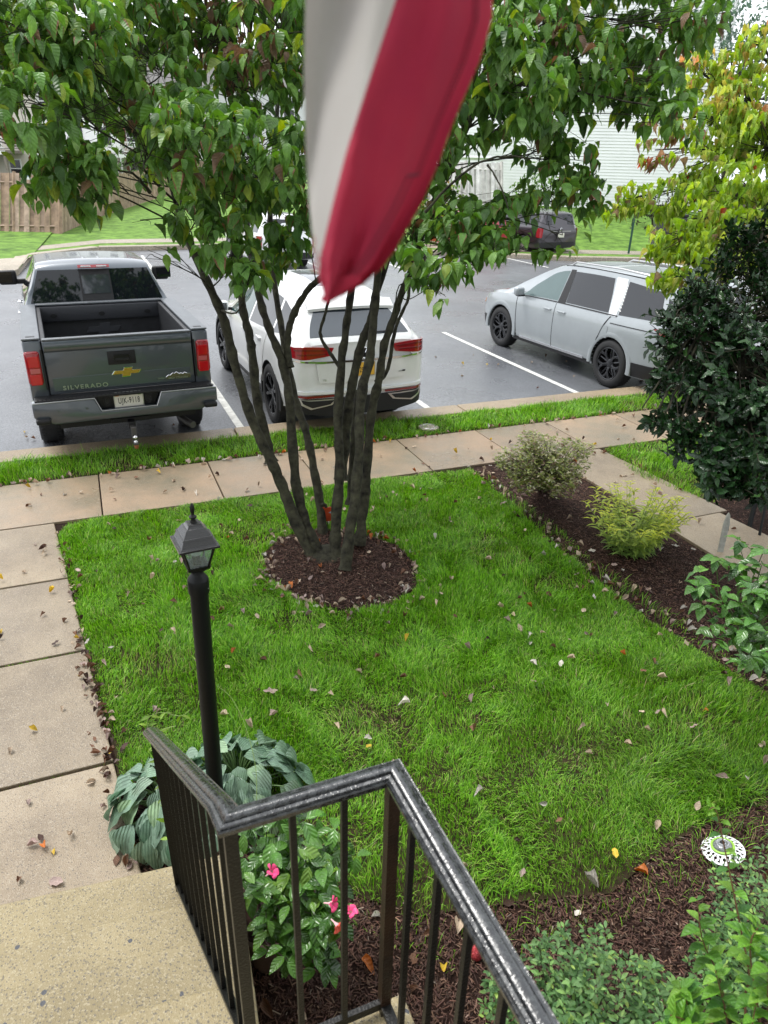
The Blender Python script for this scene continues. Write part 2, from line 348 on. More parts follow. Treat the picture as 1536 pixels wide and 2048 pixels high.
def asphalt():
    m, nt, p, out = nodes('asphalt'); tc = N(nt, 'ShaderNodeTexCoord'); V = tc.outputs['Object']
    v = N(nt, 'ShaderNodeTexVoronoi', Scale=85.0); nt.links.new(V, v.inputs['Vector'])
    n = N(nt, 'ShaderNodeTexNoise', Scale=0.35, Detail=9.0, Roughness=0.6); nt.links.new(V, n.inputs['Vector'])
    r = N(nt, 'ShaderNodeMapRange'); r.inputs['From Min'].default_value = 0.35; r.inputs['From Max'].default_value = 0.65; nt.links.new(n.outputs['Fac'], r.inputs['Value'])
    mx = N(nt, 'ShaderNodeMix', data_type='RGBA'); mx.inputs['A'].default_value = (0.090, 0.095, 0.104, 1); mx.inputs['B'].default_value = (0.135, 0.140, 0.150, 1); nt.links.new(r.outputs[0], mx.inputs['Factor'])
    sp = N(nt, 'ShaderNodeSeparateColor'); nt.links.new(v.outputs['Color'], sp.inputs[0])
    g = N(nt, 'ShaderNodeMapRange'); g.inputs['To Min'].default_value = 0.6; g.inputs['To Max'].default_value = 1.5; nt.links.new(sp.outputs[0], g.inputs['Value'])
    h = N(nt, 'ShaderNodeHueSaturation'); nt.links.new(g.outputs[0], h.inputs['Value']); nt.links.new(mx.outputs['Result'], h.inputs['Color']); nt.links.new(h.outputs['Color'], p.inputs['Base Color'])
    rr = N(nt, 'ShaderNodeMapRange'); rr.inputs['From Min'].default_value = 0.3; rr.inputs['From Max'].default_value = 0.7; rr.inputs['To Min'].default_value = 0.20; rr.inputs['To Max'].default_value = 0.42
    n2 = N(nt, 'ShaderNodeTexNoise', Scale=0.6, Detail=6.0); nt.links.new(V, n2.inputs['Vector']); nt.links.new(n2.outputs['Fac'], rr.inputs['Value']); nt.links.new(rr.outputs[0], p.inputs['Roughness'])
    b = N(nt, 'ShaderNodeBump', Strength=0.35, Distance=0.004); nt.links.new(v.outputs['Distance'], b.inputs['Height']); nt.links.new(b.outputs[0], p.inputs['Normal'])
    p.inputs['Specular IOR Level'].default_value = 0.6
    return m
def glass(name, c, rough=0.03, trans=0.0, spec=0.8):
    m, nt, p, out = nodes(name); p.inputs['Base Color'].default_value = (*c, 1); p.inputs['Roughness'].default_value = rough; p.inputs['Specular IOR Level'].default_value = spec
    if trans:
        t = N(nt, 'ShaderNodeBsdfTransparent'); t.inputs['Color'].default_value = (0.85, 0.93, 0.91, 1); ms = N(nt, 'ShaderNodeMixShader'); ms.inputs[0].default_value = trans
        nt.links.new(p.outputs[0], ms.inputs[1]); nt.links.new(t.outputs[0], ms.inputs[2]); nt.links.new(ms.outputs[0], out.inputs[0])
    return m
M = {}
M['asphalt'] = asphalt()
M['line'] = plain('road_paint', (0.62, 0.62, 0.58), 0.6, noise=0.35, nscale=9, dirt=(0.72, 0.72, 0.68))
M['walk'] = concrete('walk_concrete', (0.165, 0.125, 0.080), (0.275, 0.218, 0.145), specks=190, blotch=1.7, rough=0.45, wet=0.15, thr=0.07, light=(0.34, 0.29, 0.215), dark=(0.07, 0.06, 0.05))
M['street_walk'] = concrete('street_walk_concrete', (0.165, 0.142, 0.098), (0.300, 0.205, 0.128), specks=160, blotch=1.4, rough=0.42, wet=0.18, thr=0.05, light=(0.32, 0.27, 0.20), dark=(0.08, 0.07, 0.06))
M['kerb'] = concrete('kerb_concrete', (0.20, 0.150, 0.095), (0.31, 0.240, 0.155), specks=120, blotch=0.9, rough=0.5, wet=0.15, light=(0.36, 0.30, 0.22), dark=(0.09, 0.08, 0.06))
M['step'] = concrete('step_concrete', (0.215, 0.172, 0.088), (0.305, 0.250, 0.138), specks=210, blotch=2.5, rough=0.6, stones=0.035, thr=0.10, light=(0.38, 0.33, 0.22))
M['soil'] = plain('mulch_soil', (0.020, 0.010, 0.007), 0.9, spec=0.15, noise=0.5, nscale=30, bump=1.0, bscale=60)
M['turf'] = plain('turf_soil', (0.032, 0.024, 0.013), 0.95, spec=.1, noise=0.5, nscale=14, bump=0.6, bscale=60)
M['bark'] = plain('bark', (0.014, 0.011, 0.008), 0.8, spec=.25, noise=0.55, nscale=14, dirt=(0.060, 0.058, 0.034), bump=1.0, bscale=38)
M['twig'] = plain('twig_bark', (0.06, 0.04, 0.03), 0.7, noise=0.4, nscale=30)
M['black'] = plain('black_metal', (0.007, 0.007, 0.006), 0.35, spec=0.3, bump=0.25, bscale=160)
M['postblack'] = plain('post_black', (0.005, 0.006, 0.006), 0.45, spec=.25, bump=0.12, bscale=60)
M['rubber'] = plain('rubber', (0.018, 0.018, 0.019), 0.75, bump=0.3, bscale=60)
M['plastic'] = plain('black_plastic', (0.012, 0.012, 0.013), 0.5, spec=.35, bump=0.15, bscale=200)
M['chrome'] = plain('chrome', (0.75, 0.75, 0.76), 0.08, metal=1.0)
M['rim'] = plain('dark_rim', (0.045, 0.046, 0.05), 0.25, metal=0.7)
M['silver'] = plain('silver', (0.5, 0.5, 0.5), 0.3, metal=0.9)
M['glass'] = glass('dark_glass', (0.006, 0.008, 0.010), spec=.5)
M['glass_teal'] = glass('window_glass', (0.02, 0.05, 0.05), trans=0.6)
M['clear'] = glass('clear_glass', (0.6, 0.62, 0.6), 0.05, trans=0.82)
M['red'] = plain('red_lens', (0.30, 0.005, 0.010), 0.12, coat=1.0)
M['red2'] = plain('dark_red_lens', (0.16, 0.004, 0.008), 0.15, coat=1.0)
M['whitelens'] = plain('white_lens', (0.6, 0.6, 0.6), 0.1, coat=1.0)
M['orange'] = plain('orange_lens', (0.7, 0.22, 0.03), 0.15)
M['gold'] = plain('gold_badge', (0.62, 0.36, 0.07), 0.25, metal=0.7)
M['yellow'] = plain('yellow_kerb_paint', (0.55, 0.42, 0.06), 0.6, noise=0.25, nscale=5)
M['kerb2'] = concrete('far_concrete', (0.21, 0.18, 0.13), (0.31, 0.26, 0.20), specks=60, blotch=0.5, rough=0.55)
M['farturf'] = plain('far_turf', (0.085, 0.19, 0.022), 0.85, spec=.2, noise=0.55, nscale=2.6, dirt=(0.16, 0.29, 0.045), bump=1.0, bscale=14)
M['rust'] = plain('rusty_black_metal', (0.009, 0.007, 0.006), 0.4, spec=.3, noise=0.8, nscale=7, dirt=(0.035, 0.017, 0.008), bump=0.3, bscale=150)
def wetmetal():
    m, nt, p, out = nodes('wet_rail_painted_glints'); tc = N(nt, 'ShaderNodeTexCoord'); V = tc.outputs['Object']
    p.inputs['Coat Weight'].default_value = 0.3; p.inputs['Coat Roughness'].default_value = 0.14; p.inputs['Specular IOR Level'].default_value = 0.7
    n = N(nt, 'ShaderNodeTexNoise', Scale=70.0, Detail=5.0, Roughness=0.6); nt.links.new(V, n.inputs['Vector'])
    r = N(nt, 'ShaderNodeMapRange'); r.inputs['From Min'].default_value = 0.42; r.inputs['From Max'].default_value = 0.62; nt.links.new(n.outputs['Fac'], r.inputs['Value'])
    mx = N(nt, 'ShaderNodeMix', data_type='RGBA'); mx.inputs['A'].default_value = (0.010, 0.011, 0.012, 1); mx.inputs['B'].default_value = (0.040, 0.044, 0.046, 1); nt.links.new(r.outputs[0], mx.inputs['Factor']); nt.links.new(mx.outputs['Result'], p.inputs['Base Color'])  # lighter noise paints sky glints of the wet cap into the base colour
    r2 = N(nt, 'ShaderNodeMapRange'); r2.inputs['To Min'].default_value = 0.12; r2.inputs['To Max'].default_value = 0.4; nt.links.new(r.outputs[0], r2.inputs['Value']); nt.links.new(r2.outputs[0], p.inputs['Roughness'])
    v = N(nt, 'ShaderNodeTexVoronoi', Scale=190.0); nt.links.new(V, v.inputs['Vector'])
    r3 = N(nt, 'ShaderNodeMapRange'); r3.inputs['From Max'].default_value = 0.45; r3.inputs['To Min'].default_value = 1; r3.inputs['To Max'].default_value = 0; nt.links.new(v.outputs['Distance'], r3.inputs['Value'])
    b = N(nt, 'ShaderNodeBump', Strength=0.18, Distance=0.002); nt.links.new(r3.outputs[0], b.inputs['Height']); nt.links.new(b.outputs[0], p.inputs['Coat Normal']); nt.links.new(b.outputs[0], p.inputs['Normal'])
    return m
M['railcap'] = wetmetal()
M['lampblack'] = plain('lantern_black', (0.006, 0.006, 0.007), 0.3, spec=.5, coat=1.0, bump=.5, bscale=400)
M['bulb'] = plain('bulb_glass', (0.75, 0.75, 0.72), 0.25)
M['glass_slider'] = glass('slider_glass', (0.03, 0.035, 0.04), 0.05)
M['glass_sky'] = glass('rear_glass', (0.03, 0.04, 0.05), 0.04, spec=1.0)
M['glass_sky2'] = glass('side_glass', (0.012, 0.014, 0.018), 0.03, spec=.6)
M['glass_roof'] = glass('roof_glass', (0.10, 0.12, 0.12), 0.08)
M['glass_teal2'] = glass('front_glass', (0.02, 0.06, 0.055), 0.03)
M['railgrey'] = plain('grey_rail_cap', (0.10, 0.11, 0.12), 0.35, noise=0.2, nscale=12, bump=0.2, bscale=150)
M['bedliner'] = plain('bed_liner', (0.017, 0.018, 0.021), 0.55, noise=0.3, nscale=8, bump=0.4, bscale=180)
M['bedliner2'] = plain('bed_liner_edge', (0.030, 0.032, 0.038), 0.5, bump=0.3, bscale=180)
M['red_bright'] = plain('lamp_red', (0.48, 0.007, 0.012), 0.15, coat=1.0)
M['pinklens'] = plain('pink_lens', (0.45, 0.10, 0.10), 0.15, coat=1.0)
M['badge'] = plain('badge_green', (0.10, 0.10, 0.045), 0.35)
M['plate'] = plain('plate_white', (0.62, 0.60, 0.52), 0.4)
M['plate_yellow'] = plain('plate_yellow', (0.72, 0.42, 0.05), 0.4)
M['ink'] = plain('plate_ink', (0.01, 0.01, 0.015), 0.4)
M['sticker'] = plain('plate_sticker', (0.2, 0.35, 0.12), 0.4)
M['copper'] = plain('copper_rust', (0.28, 0.10, 0.04), 0.5, noise=0.4, nscale=30)
M['exhaust'] = plain('exhaust_metal', (0.10, 0.095, 0.09), 0.5, metal=0.6)
M['silver2'] = plain('pillar_silver', (0.62, 0.64, 0.66), 0.3, metal=0.35)
M['seat'] = plain('seat_cloth', (0.05, 0.06, 0.06), 0.8)
M['siding'] = plain('white_siding', (0.84, 0.85, 0.83), 0.5, noise=0.04, nscale=0.6)
M['trim'] = plain('white_trim', (0.78, 0.78, 0.77), 0.5)
M['roofgrey'] = plain('roof_shingle', (0.12, 0.115, 0.11), 0.85, noise=0.3, nscale=5)
M['beige'] = plain('beige_siding', (0.56, 0.52, 0.45), 0.6)
M['palegrey'] = plain('pale_grey_siding', (0.60, 0.61, 0.61), 0.6)
M['cream'] = plain('cream_siding', (0.66, 0.62, 0.52), 0.6)
M['brickred'] = plain('brick_wall', (0.28, 0.12, 0.09), 0.8, noise=0.25, nscale=8)
M['deckwood'] = plain('deck_wood', (0.22, 0.19, 0.16), 0.8, noise=0.3, nscale=4)
M['signwhite'] = plain('sign_white', (0.75, 0.76, 0.76), 0.4)
M['signblue'] = plain('sign_print', (0.25, 0.35, 0.5), 0.4)
M['greenpost'] = plain('green_post', (0.008, 0.055, 0.04), 0.4)
M['bin'] = plain('bin_grey', (0.05, 0.048, 0.052), 0.5)
M['polewood'] = plain('white_pole', (0.6, 0.6, 0.58), 0.4)
M['whiteplastic'] = plain('white_plastic', (0.78, 0.80, 0.80), 0.35)
M['greenring'] = plain('green_ring', (0.25, 0.45, 0.06), 0.4)
M['solar'] = plain('solar_dome', (0.05, 0.06, 0.06), 0.1, coat=1.0, noise=0.5, nscale=60, dirt=(0.25, 0.27, 0.27))
M['pumpkin'] = plain('pumpkin_red', (0.40, 0.05, 0.01), 0.5, noise=0.3, nscale=14)
M['greyleaf'] = plain('grey_leaf', (0.30, 0.34, 0.38), 0.5)
M['redglit'] = plain('red_glitter', (0.62, 0.015, 0.03), 0.25, noise=0.5, nscale=160, dirt=(0.85, 0.12, 0.14), bump=1.0, bscale=220)
M['greywood'] = plain('grey_wood', (0.30, 0.30, 0.26), 0.7, noise=0.3, nscale=20)
M['clay'] = plain('clay', (0.13, 0.085, 0.062), 0.65, noise=0.3, nscale=9)
def cloth_mat(name, c, c2):
    m = plain(name, c, 0.85, noise=1, nscale=5, bump=0.3, bscale=900); nt = m.node_tree; p = nt.nodes['Principled BSDF']; out = nt.nodes['Material Output']
    for n in nt.nodes:
        if n.type == 'MIX': n.inputs['A'].default_value = (*c, 1); n.inputs['B'].default_value = (*c2, 1)
        if n.type == 'TEX_NOISE' and n.inputs['Scale'].default_value < 10: n.inputs['Scale'].default_value = 9
    t = N(nt, 'ShaderNodeBsdfTranslucent'); t.inputs['Color'].default_value = (*c2, 1); ms = N(nt, 'ShaderNodeMixShader'); ms.inputs[0].default_value = 0.45
    nt.links.new(p.outputs[0], ms.inputs[1]); nt.links.new(t.outputs[0], ms.inputs[2]); nt.links.new(ms.outputs[0], out.inputs[0]); return m
M['flagwhite'] = cloth_mat('flag_white', (0.52, 0.50, 0.46), (0.60, 0.58, 0.55))
M['flagred'] = cloth_mat('flag_red', (0.40, 0.018, 0.070), (0.55, 0.035, 0.075))
M['stitch'] = plain('stitching', (0.16, 0.01, 0.03), 0.8)
M['stalk'] = plain('green_stalk', (.09, .16, .05), .5)
M['vine'] = plain('vine_stem', (.20, .30, .07), .5)
M['redtwig'] = plain('red_twig', (.16, .07, .035), .6)
M['pink'] = plain('pink_petal', (.78, .06, .20), .5)
M['pinkpale'] = plain('pale_pink', (.75, .42, .45), .5)
M['coral'] = plain('coral_petal', (.75, .12, .07), .5)
M['grass'] = attrmat('grass_blades', rough=.42, spec=.35, trans=.30)
M['chips'] = attrmat('mulch_chips', rough=.7, spec=.25)
M['dryleaf'] = leafmat('dry_leaf', trans=.12, rough=.5, veins=5, vein_amt=.4, spec=.3)
# ================================================================ SETTING
def sheet(name, poly, z, mat, kind='structure', th=0.0, label=None):
    mb = MB()
    if th: mb.prism(poly, z-th, z)
    else: mb._add([Vector((p[0], p[1], z)) for p in poly], [list(range(len(poly)))])
    o = mb.build(name, mat)
    if kind: o['kind'] = kind
    return o
sheet('ground', [(-300, -60), (300, -60), (300, 500), (-300, 500)], -0.05, M['turf'])
sheet('parking_lot', [(-40, 7.9), (60, 7.9), (60, 70), (-40, 70)], 0.0, M['asphalt'])
sheet('garden_soil', [(-30, -8), (45, -8), (45, 8.44), (-30, 8.44)], 0.125, M['soil'], th=0.14)
# kerb stones
kerb = empty('kerb', (0, 8.35, 0)); kerb['kind'] = 'structure'
xs = [-7.8, -4.7, -1.6, 1.47, 4.6, 7.7, 10.8, 13.9, 17]
for a, b in zip(xs[:-1], xs[1:]):
    mb = MB(); mb.box(((a+b)/2, 0, 0.065), (b-a-0.012, 0.35, 0.17), bev=0.02); mb.build('kerb_stone', M['kerb'], kerb)
# street sidewalk slabs
sw = empty('sidewalk', (0, 6.96, 0)); sw['kind'] = 'structure'
xs = [-6.8, -5.7, -4.6, -3.5, -2.4, -1.28, -0.15, 0.98, 1.99, 3.25, 4.34, 5.38, 6.5, 7.6, 8.7, 9.8, 10.9, 12]
for i, (a, b) in enumerate(zip(xs[:-1], xs[1:])):
    mb = MB(); mb.box(((a+b)/2, 0, 0.10), (b-a-0.012, 1.03, 0.1+random.uniform(-.003, .003)), bev=0.006); mb.build('slab', M['street_walk'], sw)
# front walk slabs (slightly skewed against the street)
fw = empty('front_walk', (-0.9, 4.3, 0)); fw['kind'] = 'structure'
ys = [6.43, 5.37, 4.34, 3.23, 2.2]
def wx(y): return -0.53+(6.1-y)*0.105
def wl(y): return wx(y)-1.35
for a, b in zip(ys[:-1], ys[1:]):
    mb = MB(); k = 0.012
    mb.prism([(wl(b)+.9, b-4.3+k), (wx(b)+.9, b-4.3+k), (wx(a)+.9, a-4.3-k), (wl(a)+.9, a-4.3-k)], 0.06, 0.152, bev=0.006); mb.build('slab', M['walk'], fw)
# neighbour walk on the right
rw = empty('side_walk', (5.1, 4.5, 0)); rw['kind'] = 'structure'
def rx(y): return 4.62+(y-4)*0.22
for a, b in zip([6.42, 4.56, 3.4, 2.2, 1.0], [4.56, 3.4, 2.2, 1.0, -0.2]):
    mb = MB(); k = 0.006
    xa0, xb0 = (4.72 if a > 6 else 4.75), 4.75
    mb.prism([(xb0-5.1, b-4.5+k), (xb0+.83-5.1, b-4.5+k), (xa0+.72-5.1, a-4.5-k), (xa0-5.1, a-4.5-k)], 0.06, 0.152, bev=0.006); mb.build('slab', M['walk'], rw)
# road markings
mk = empty('parking_markings', (4, 10, 0.004)); mk['kind'] = 'structure'
for x, y0, y1 in ((1.62, 8.6, 13.6), (4.34, 8.6, 13.6), (6.93, 8.6, 13.6), (9.6, 8.6, 13.6)):
    mb = MB(); mb.grid([[(x-.05-4+(y-y0)*0.0+0.03*(y-11)/5*-1, y-10, 0), (x+.05-4-0.03*(y-11)/5, y-10, 0)] for y in np.linspace(y0, y1, 6)]); mb.build('parking_line', M['line'], mk)
for x0 in (2.1, 4.8, 7.5, 10.2, 12.9, 15.6, 18.3):
    mb = MB(); y0 = 23.0+0.12*(x0-12.9)*-1
    mb.grid([[(x0-4-.05, y0-10+t, 0), (x0-4+.05, y0-10+t, 0)] for t in (0, 2.2, 4.4)]); mb.build('parking_line', M['line'], mk)
# ---- far side: kerb, verge, sidewalk, rising lawn
farline = [(-900, 640), (-300, 590), (0, 563), (38, 550), (60, 520), (200, 503), (340, 500), (440, 497), (600, 500), (800, 508), (1000, 516), (1150, 523), (1310, 526), (1500, 531), (1900, 548)]
FW = [G(u, v, 0.0)[:2] for u, v in farline]
def offs(P, d):
    out = []
    for i in range(len(P)):
        a = P[max(i-1, 0)]; b = P[min(i+1, len(P)-1)]; t = (b-a)/np.linalg.norm(b-a); out.append(P[i]+np.array([-t[1], t[0]])*d)
    return out
def strip(mb, P, d0, d1, z0, z1):
    a = offs(P, d0); b = offs(P, d1)
    mb.grid([[(p[0], p[1], z0), (q[0], q[1], z1)] for p, q in zip(a, b)])
fk = empty('far_kerb', (0, 0, 0)); fk['kind'] = 'structure'
for i in range(len(FW)-1):
    P = [FW[i], FW[i+1]]; n = max(1, int(np.linalg.norm(P[1]-P[0])/3.0))
    for j in range(n):
        a = P[0]+(P[1]-P[0])*(j/n+0.002); b = P[0]+(P[1]-P[0])*((j+1)/n-0.002); t = (b-a)/np.linalg.norm(b-a); nn = np.array([-t[1], t[0]])
        mb = MB(); mb.prism([a, b, b+nn*0.4, a+nn*0.4], -0.02, 0.17, bev=0.02)
        u = (a+b)/2; uu = proj([u[0], u[1], .1])[0][0]
        mb.build('kerb_stone', M['yellow'] if uu > 1283 and uu < 1420 else M['kerb2'], fk)
# terrain grid of the far side in strips: verge (0.4..1.6), walk (1.6..2.8), bank
def hillz(u, d):
    k = np.interp(u, [0, 440, 900, 1100, 1300, 1600], [0.012, 0.028, 0.07, 0.12, 0.125, 0.12])
    return 0.15+k*(max(0, d) if d < 9 else 9+(d-9)*0.35)
mb = MB(); rows = []
ww = [(0.4, 'v'), (1.7, 'v'), (3.0, 'w'), (5, 'b'), (8, 'b'), (12, 'b'), (18, 'b'), (26, 'b'), (40, 'b'), (80, 'b')]
fine = []
for i in range(len(FW)-1):
    for t in np.linspace(0, 1, 5)[:-1]: fine.append(FW[i]*(1-t)+FW[i+1]*t)
fine.append(FW[-1])
tt = np.array([0.0, 1.0])
dirb = np.array([math.sin(math.radians(4)), math.cos(math.radians(4))])
for p in fine:
    u = proj([p[0], p[1], 0])[0][0]
    rows.append([Vector((p[0]+dirb[0]*d, p[1]+dirb[1]*d, hillz(u, d-3.0)-0.0)) for d, _ in ww])
mb.grid(rows)
far = mb.build('far_lawn', M['farturf'], smooth=60); far['kind'] = 'structure'
mb = MB()
mb.grid([[Vector(r[0])*0.2+Vector(r[1])*0.8+Vector((0, 0, .006)), Vector(r[2])+Vector((0, 0, .006))] for r in rows])
o = mb.build('far_sidewalk', M['kerb2']); o['kind'] = 'structure'
# cross path at the far left
o = sheet('far_path', [G(-260, 560, .165), G(8, 540, .165), G(26, 520, .165), G(22, 487, .165), G(-330, 487, .165)], 0.165, M['kerb2'])
def terr(u, v, dep):
    return A(u, v, dep)
# ================================================================ STEPS
stp = empty('concrete_steps', (0.15, 1.05, 0), math.radians(-5.5), 'exposed aggregate concrete steps leading down from the landing to the front walk', 'steps')
rise, run = 0.19, 0.292
for i in range(4):
    z1 = 0.34+rise*i; y1 = 1.19-run*i; mb = MB()
    y0 = -0.02
    mb.box((-0.83, (y0+y1)/2, z1-rise/2+0.0), (1.66-0.004*i, y1-y0, rise if i else rise+0.12), bev=0.028, seg=4); mb.build('step', M['step'], stp)
ld = empty('landing', (0.1, 0, 0), 0, 'raised concrete landing slab under the metal railing', 'landing')
mb = MB(); mb.box((-0.47, -0.3, 1.035), (1.80, 2.7, 0.13), bev=0.012); mb.build('slab', M['step'], ld)
mb = MB(); mb.box((-0.47, -0.32, 0.48), (1.68, 2.6, 0.97)); mb.build('foundation_wall', M['step'], ld)
hf = empty('unseen_house_front', (0, -1.35, 0), 0, 'assumed pale house front behind the landing, unseen, added to block sky light', 'house')  # assumed front, out of view, added to cut sky light from behind
mb = MB(); mb.box((0.4, -3.0, 3.6), (12.5, 6, 7.2), bev=.01); mb.build('wall', M['palegrey'], hf)
mb = MB(); mb.box((0.4, -2.7, 7.35), (13.2, 7.2, .25)); mb.build('eaves', M['trim'], hf)
mb = MB(); mb.box((-.45, -.02, 2.2), (1.0, .08, 2.1), bev=.01); mb.build('door', M['trim'], hf)
# ================================================================ RAILING
P1 = Vector((0.112, 1.022, 1.10)); P2 = Vector((0.464, 1.024, 1.10)); P3 = Vector((0.505, -0.35, 1.10)); PE = Vector((0.005, 2.13, 0.36))
TOPZ = 1.965
rl = empty('stair_railing', (P1.x, P1.y, 1.10), 0, 'black painted metal railing with moulded top rail beside the concrete steps', 'railing')
O = Vector((P1.x, P1.y, 1.10))
def bar(mb, a, b, wx, bev=0.0015, wy=None):
    a = Vector(a)-O; b = Vector(b)-O; d = b-a
    z = d.normalized(); x = Vector((1, 0, 0)); x = (x-z*x.dot(z)).normalized(); y = z.cross(x)
    Mx = Matrix((( x.x, y.x, z.x, (a.x+b.x)/2), (x.y, y.y, z.y, (a.y+b.y)/2), (x.z, y.z, z.z, (a.z+b.z)/2), (0, 0, 0, 1)))
    mb.box((0, 0, 0), (wx, wy or wx, d.length), bev=0)
    vs = list(mb.bm.verts)[-8:]
    for v in vs: v.co = Mx @ v.co
prof = [(-0.026, -0.012), (-0.0275, 0.0), (-0.0255, 0.0035), (-0.0225, 0.0022), (-0.0205, 0.0075), (-0.0145, 0.0095), (-0.0120, 0.0075), (-0.0100, 0.0135), (-0.005, 0.0165), (0.0, 0.0175),
        (0.005, 0.0165), (0.0100, 0.0135), (0.0120, 0.0075), (0.0145, 0.0095), (0.0205, 0.0075), (0.0225, 0.0022), (0.0255, 0.0035), (0.0275, 0.0), (0.026, -0.012), (0.015, -0.014), (-0.015, -0.014)]
def toprail(pts, name, ends=(None, None)):
    "moulded cap swept along pts with mitred joints"
    mb = MB(); pts = [Vector(p)-O for p in pts]; n = len(pts); rows = []
    for i, p in enumerate(pts):
        d0 = (pts[i]-pts[i-1]).normalized() if i else (pts[1]-pts[0]).normalized()
        d1 = (pts[i+1]-pts[i]).normalized() if i < n-1 else d0
        h0 = Vector((d0.x, d0.y, 0)).normalized(); h1 = Vector((d1.x, d1.y, 0)).normalized()
        s0 = Vector((h0.y, -h0.x, 0)); s1 = Vector((h1.y, -h1.x, 0)); s = (s0+s1); s = s/s.length; s = s/max(0.35, s.dot(s0))
        up = Vector((0, 0, 1))
        rows.append([p+s*a+up*b*1.0 for a, b in prof])
    mb.grid(rows, close=True)
    for r in (0, -1):
        mb._add([v for v in rows[r]], [list(range(len(prof)))])
    return mb.build(name, M['railcap'], rl, smooth=35)
E1 = Vector((-0.012, 2.19, 1.215))
tA = [P1+Vector((0, 0.0, TOPZ-1.10))]
toprail([E1, Vector((P1.x-0.006, P1.y+0.09, TOPZ-0.045)), Vector((P1.x, P1.y, TOPZ)), (P2.x, P2.y, TOPZ), (P3.x, P3.y, TOPZ)], 'top_rail')
for p in (P1, P2, P3):
    mb = MB(); bar(mb, (p.x, p.y, 1.10), (p.x, p.y, TOPZ-0.01), 0.027); mb.build('post', M['rust'] if p is P2 else M['black'], rl)
mb = MB(); bar(mb, PE, (PE.x-0.008, PE.y, 1.245), 0.027); mb.build('post', M['black'], rl)
slope = (E1.z-(TOPZ-0.045))/(E1.y-P1.y-0.09)
# bottom rails
mb = MB(); bar(mb, (P1.x, P1.y+.02, 1.135), (PE.x, PE.y, 0.425), 0.028, wy=0.014); mb.build('bottom_rail', M['black'], rl)
mb = MB(); bar(mb, (P1.x+.013, P1.y, 1.135), (P2.x-.013, P2.y, 1.135), 0.014, wy=0.028)
mb.build('bottom_rail', M['black'], rl)
mb = MB(); bar(mb, (P2.x, P2.y-.013, 1.135), (P3.x, P3.y+.013, 1.135), 0.028, wy=0.014); mb.build('bottom_rail', M['black'], rl)
for k in range(1, 11):
    t = k/11; x = P1.x+(PE.x-P1.x)*t; y = P1.y+(PE.y-P1.y)*t
    zb = 1.135+(0.425-1.135)*t; zt = TOPZ-0.045+slope*(y-P1.y-0.09)
    mb = MB(); bar(mb, (x, y, zb), (x, y, min(zt, TOPZ)-0.008), 0.0135); mb.build('baluster', M['black'], rl)
for f in (0.36, 0.68):
    x = P1.x+(P2.x-P1.x)*f; mb = MB(); bar(mb, (x, P1.y, 1.135), (x, P1.y, TOPZ-.008), 0.0135); mb.build('baluster', M['black'], rl)
for k in range(1, 12):
    y = P2.y-0.118*k+0.02; x = P2.x+(P3.x-P2.x)*(P2.y-y)/(P2.y-P3.y); mb = MB(); bar(mb, (x, y, 1.135), (x, y, TOPZ-.008), 0.0135); mb.build('baluster', M['black'], rl)
# ================================================================ LAMP POST
LB = Vector((0.232, 2.60, 0.13)); LT = Vector((0.258, 2.585, 1.585))
lp = empty('lamp_post', LB, 0, 'black lamp post with four sided lantern and finial standing among hosta leaves', 'lamp post')
d = LT-LB
mb = MB(); mb.tube([(0, 0, 0), d*0.5, d], 0.0375, n=32); mb.build('pole', M['postblack'], lp, smooth=50)
tilt = Matrix.Translation(d) @ Vector((0, 0, 1)).rotation_difference(d.normalized()).to_matrix().to_4x4() @ Matrix.Rotation(math.radians(6), 4, 'Z')
mb = MB(); mb.lathe([(0.0375, -0.055), (0.0425, -0.055), (0.0435, -0.04), (0.0435, 0.005), (0.041, 0.012), (0.026, 0.033), (0.022, 0.04), (0.022, 0.06)], 40, tilt); mb.build('collar', M['postblack'], lp, smooth=40)
mb = MB(); mb.lathe([(0.0022, 0), (0.0022, 0.003)], 8, tilt @ Matrix.Translation((0.032, -0.030, -0.03)) @ Matrix.Rotation(PI/2, 4, (0.73, 0.68, 0))); mb.build('screw', M['silver'], lp)
ln = [(0.034, 0.055), (0.036, 0.07)]
# lantern: base square, four bars, glass, roof tiers, finial
def sq(mb, a, z0, b, z1, Mx, th=None):
    vs = [Vector((s*a, t*a, z0)) for s, t in ((-1, -1), (1, -1), (1, 1), (-1, 1))]+[Vector((s*b, t*b, z1)) for s, t in ((-1, -1), (1, -1), (1, 1), (-1, 1))]
    vs = [Mx @ v for v in vs]
    mb._add(vs, [(0, 1, 5, 4), (1, 2, 6, 5), (2, 3, 7, 6), (3, 0, 4, 7), (0, 3, 2, 1), (4, 5, 6, 7)])
mb = MB(); sq(mb, 0.024, 0.052, 0.042, 0.07, tilt); sq(mb, 0.044, 0.07, 0.046, 0.082, tilt); mb.build('lantern_base', M['black'], lp)
GB, GT, Z0, Z1 = 0.039, 0.062, 0.082, 0.178
for s, t in ((-1, -1), (1, -1), (1, 1), (-1, 1)):
    mb = MB(); mb.tube([tilt @ Vector((s*GB, t*GB, Z0)), tilt @ Vector((s*GT, t*GT, Z1))], 0.0055, n=6); mb.build('lantern_bar', M['black'], lp)
for s in range(4):
    Rz = tilt @ Matrix.Rotation(PI/2*s, 4, 'Z'); mb = MB()
    mb.slab([[Rz @ Vector((-GB, -GB, Z0)), Rz @ Vector((GB, -GB, Z0))], [Rz @ Vector((-GT, -GT, Z1)), Rz @ Vector((GT, -GT, Z1))]], (tilt.to_3x3() @ Matrix.Rotation(PI/2*s, 3, 'Z') @ Vector((0, 1, 0))), 0.0015)
    mb.build('glass_pane', M['clear'], lp)
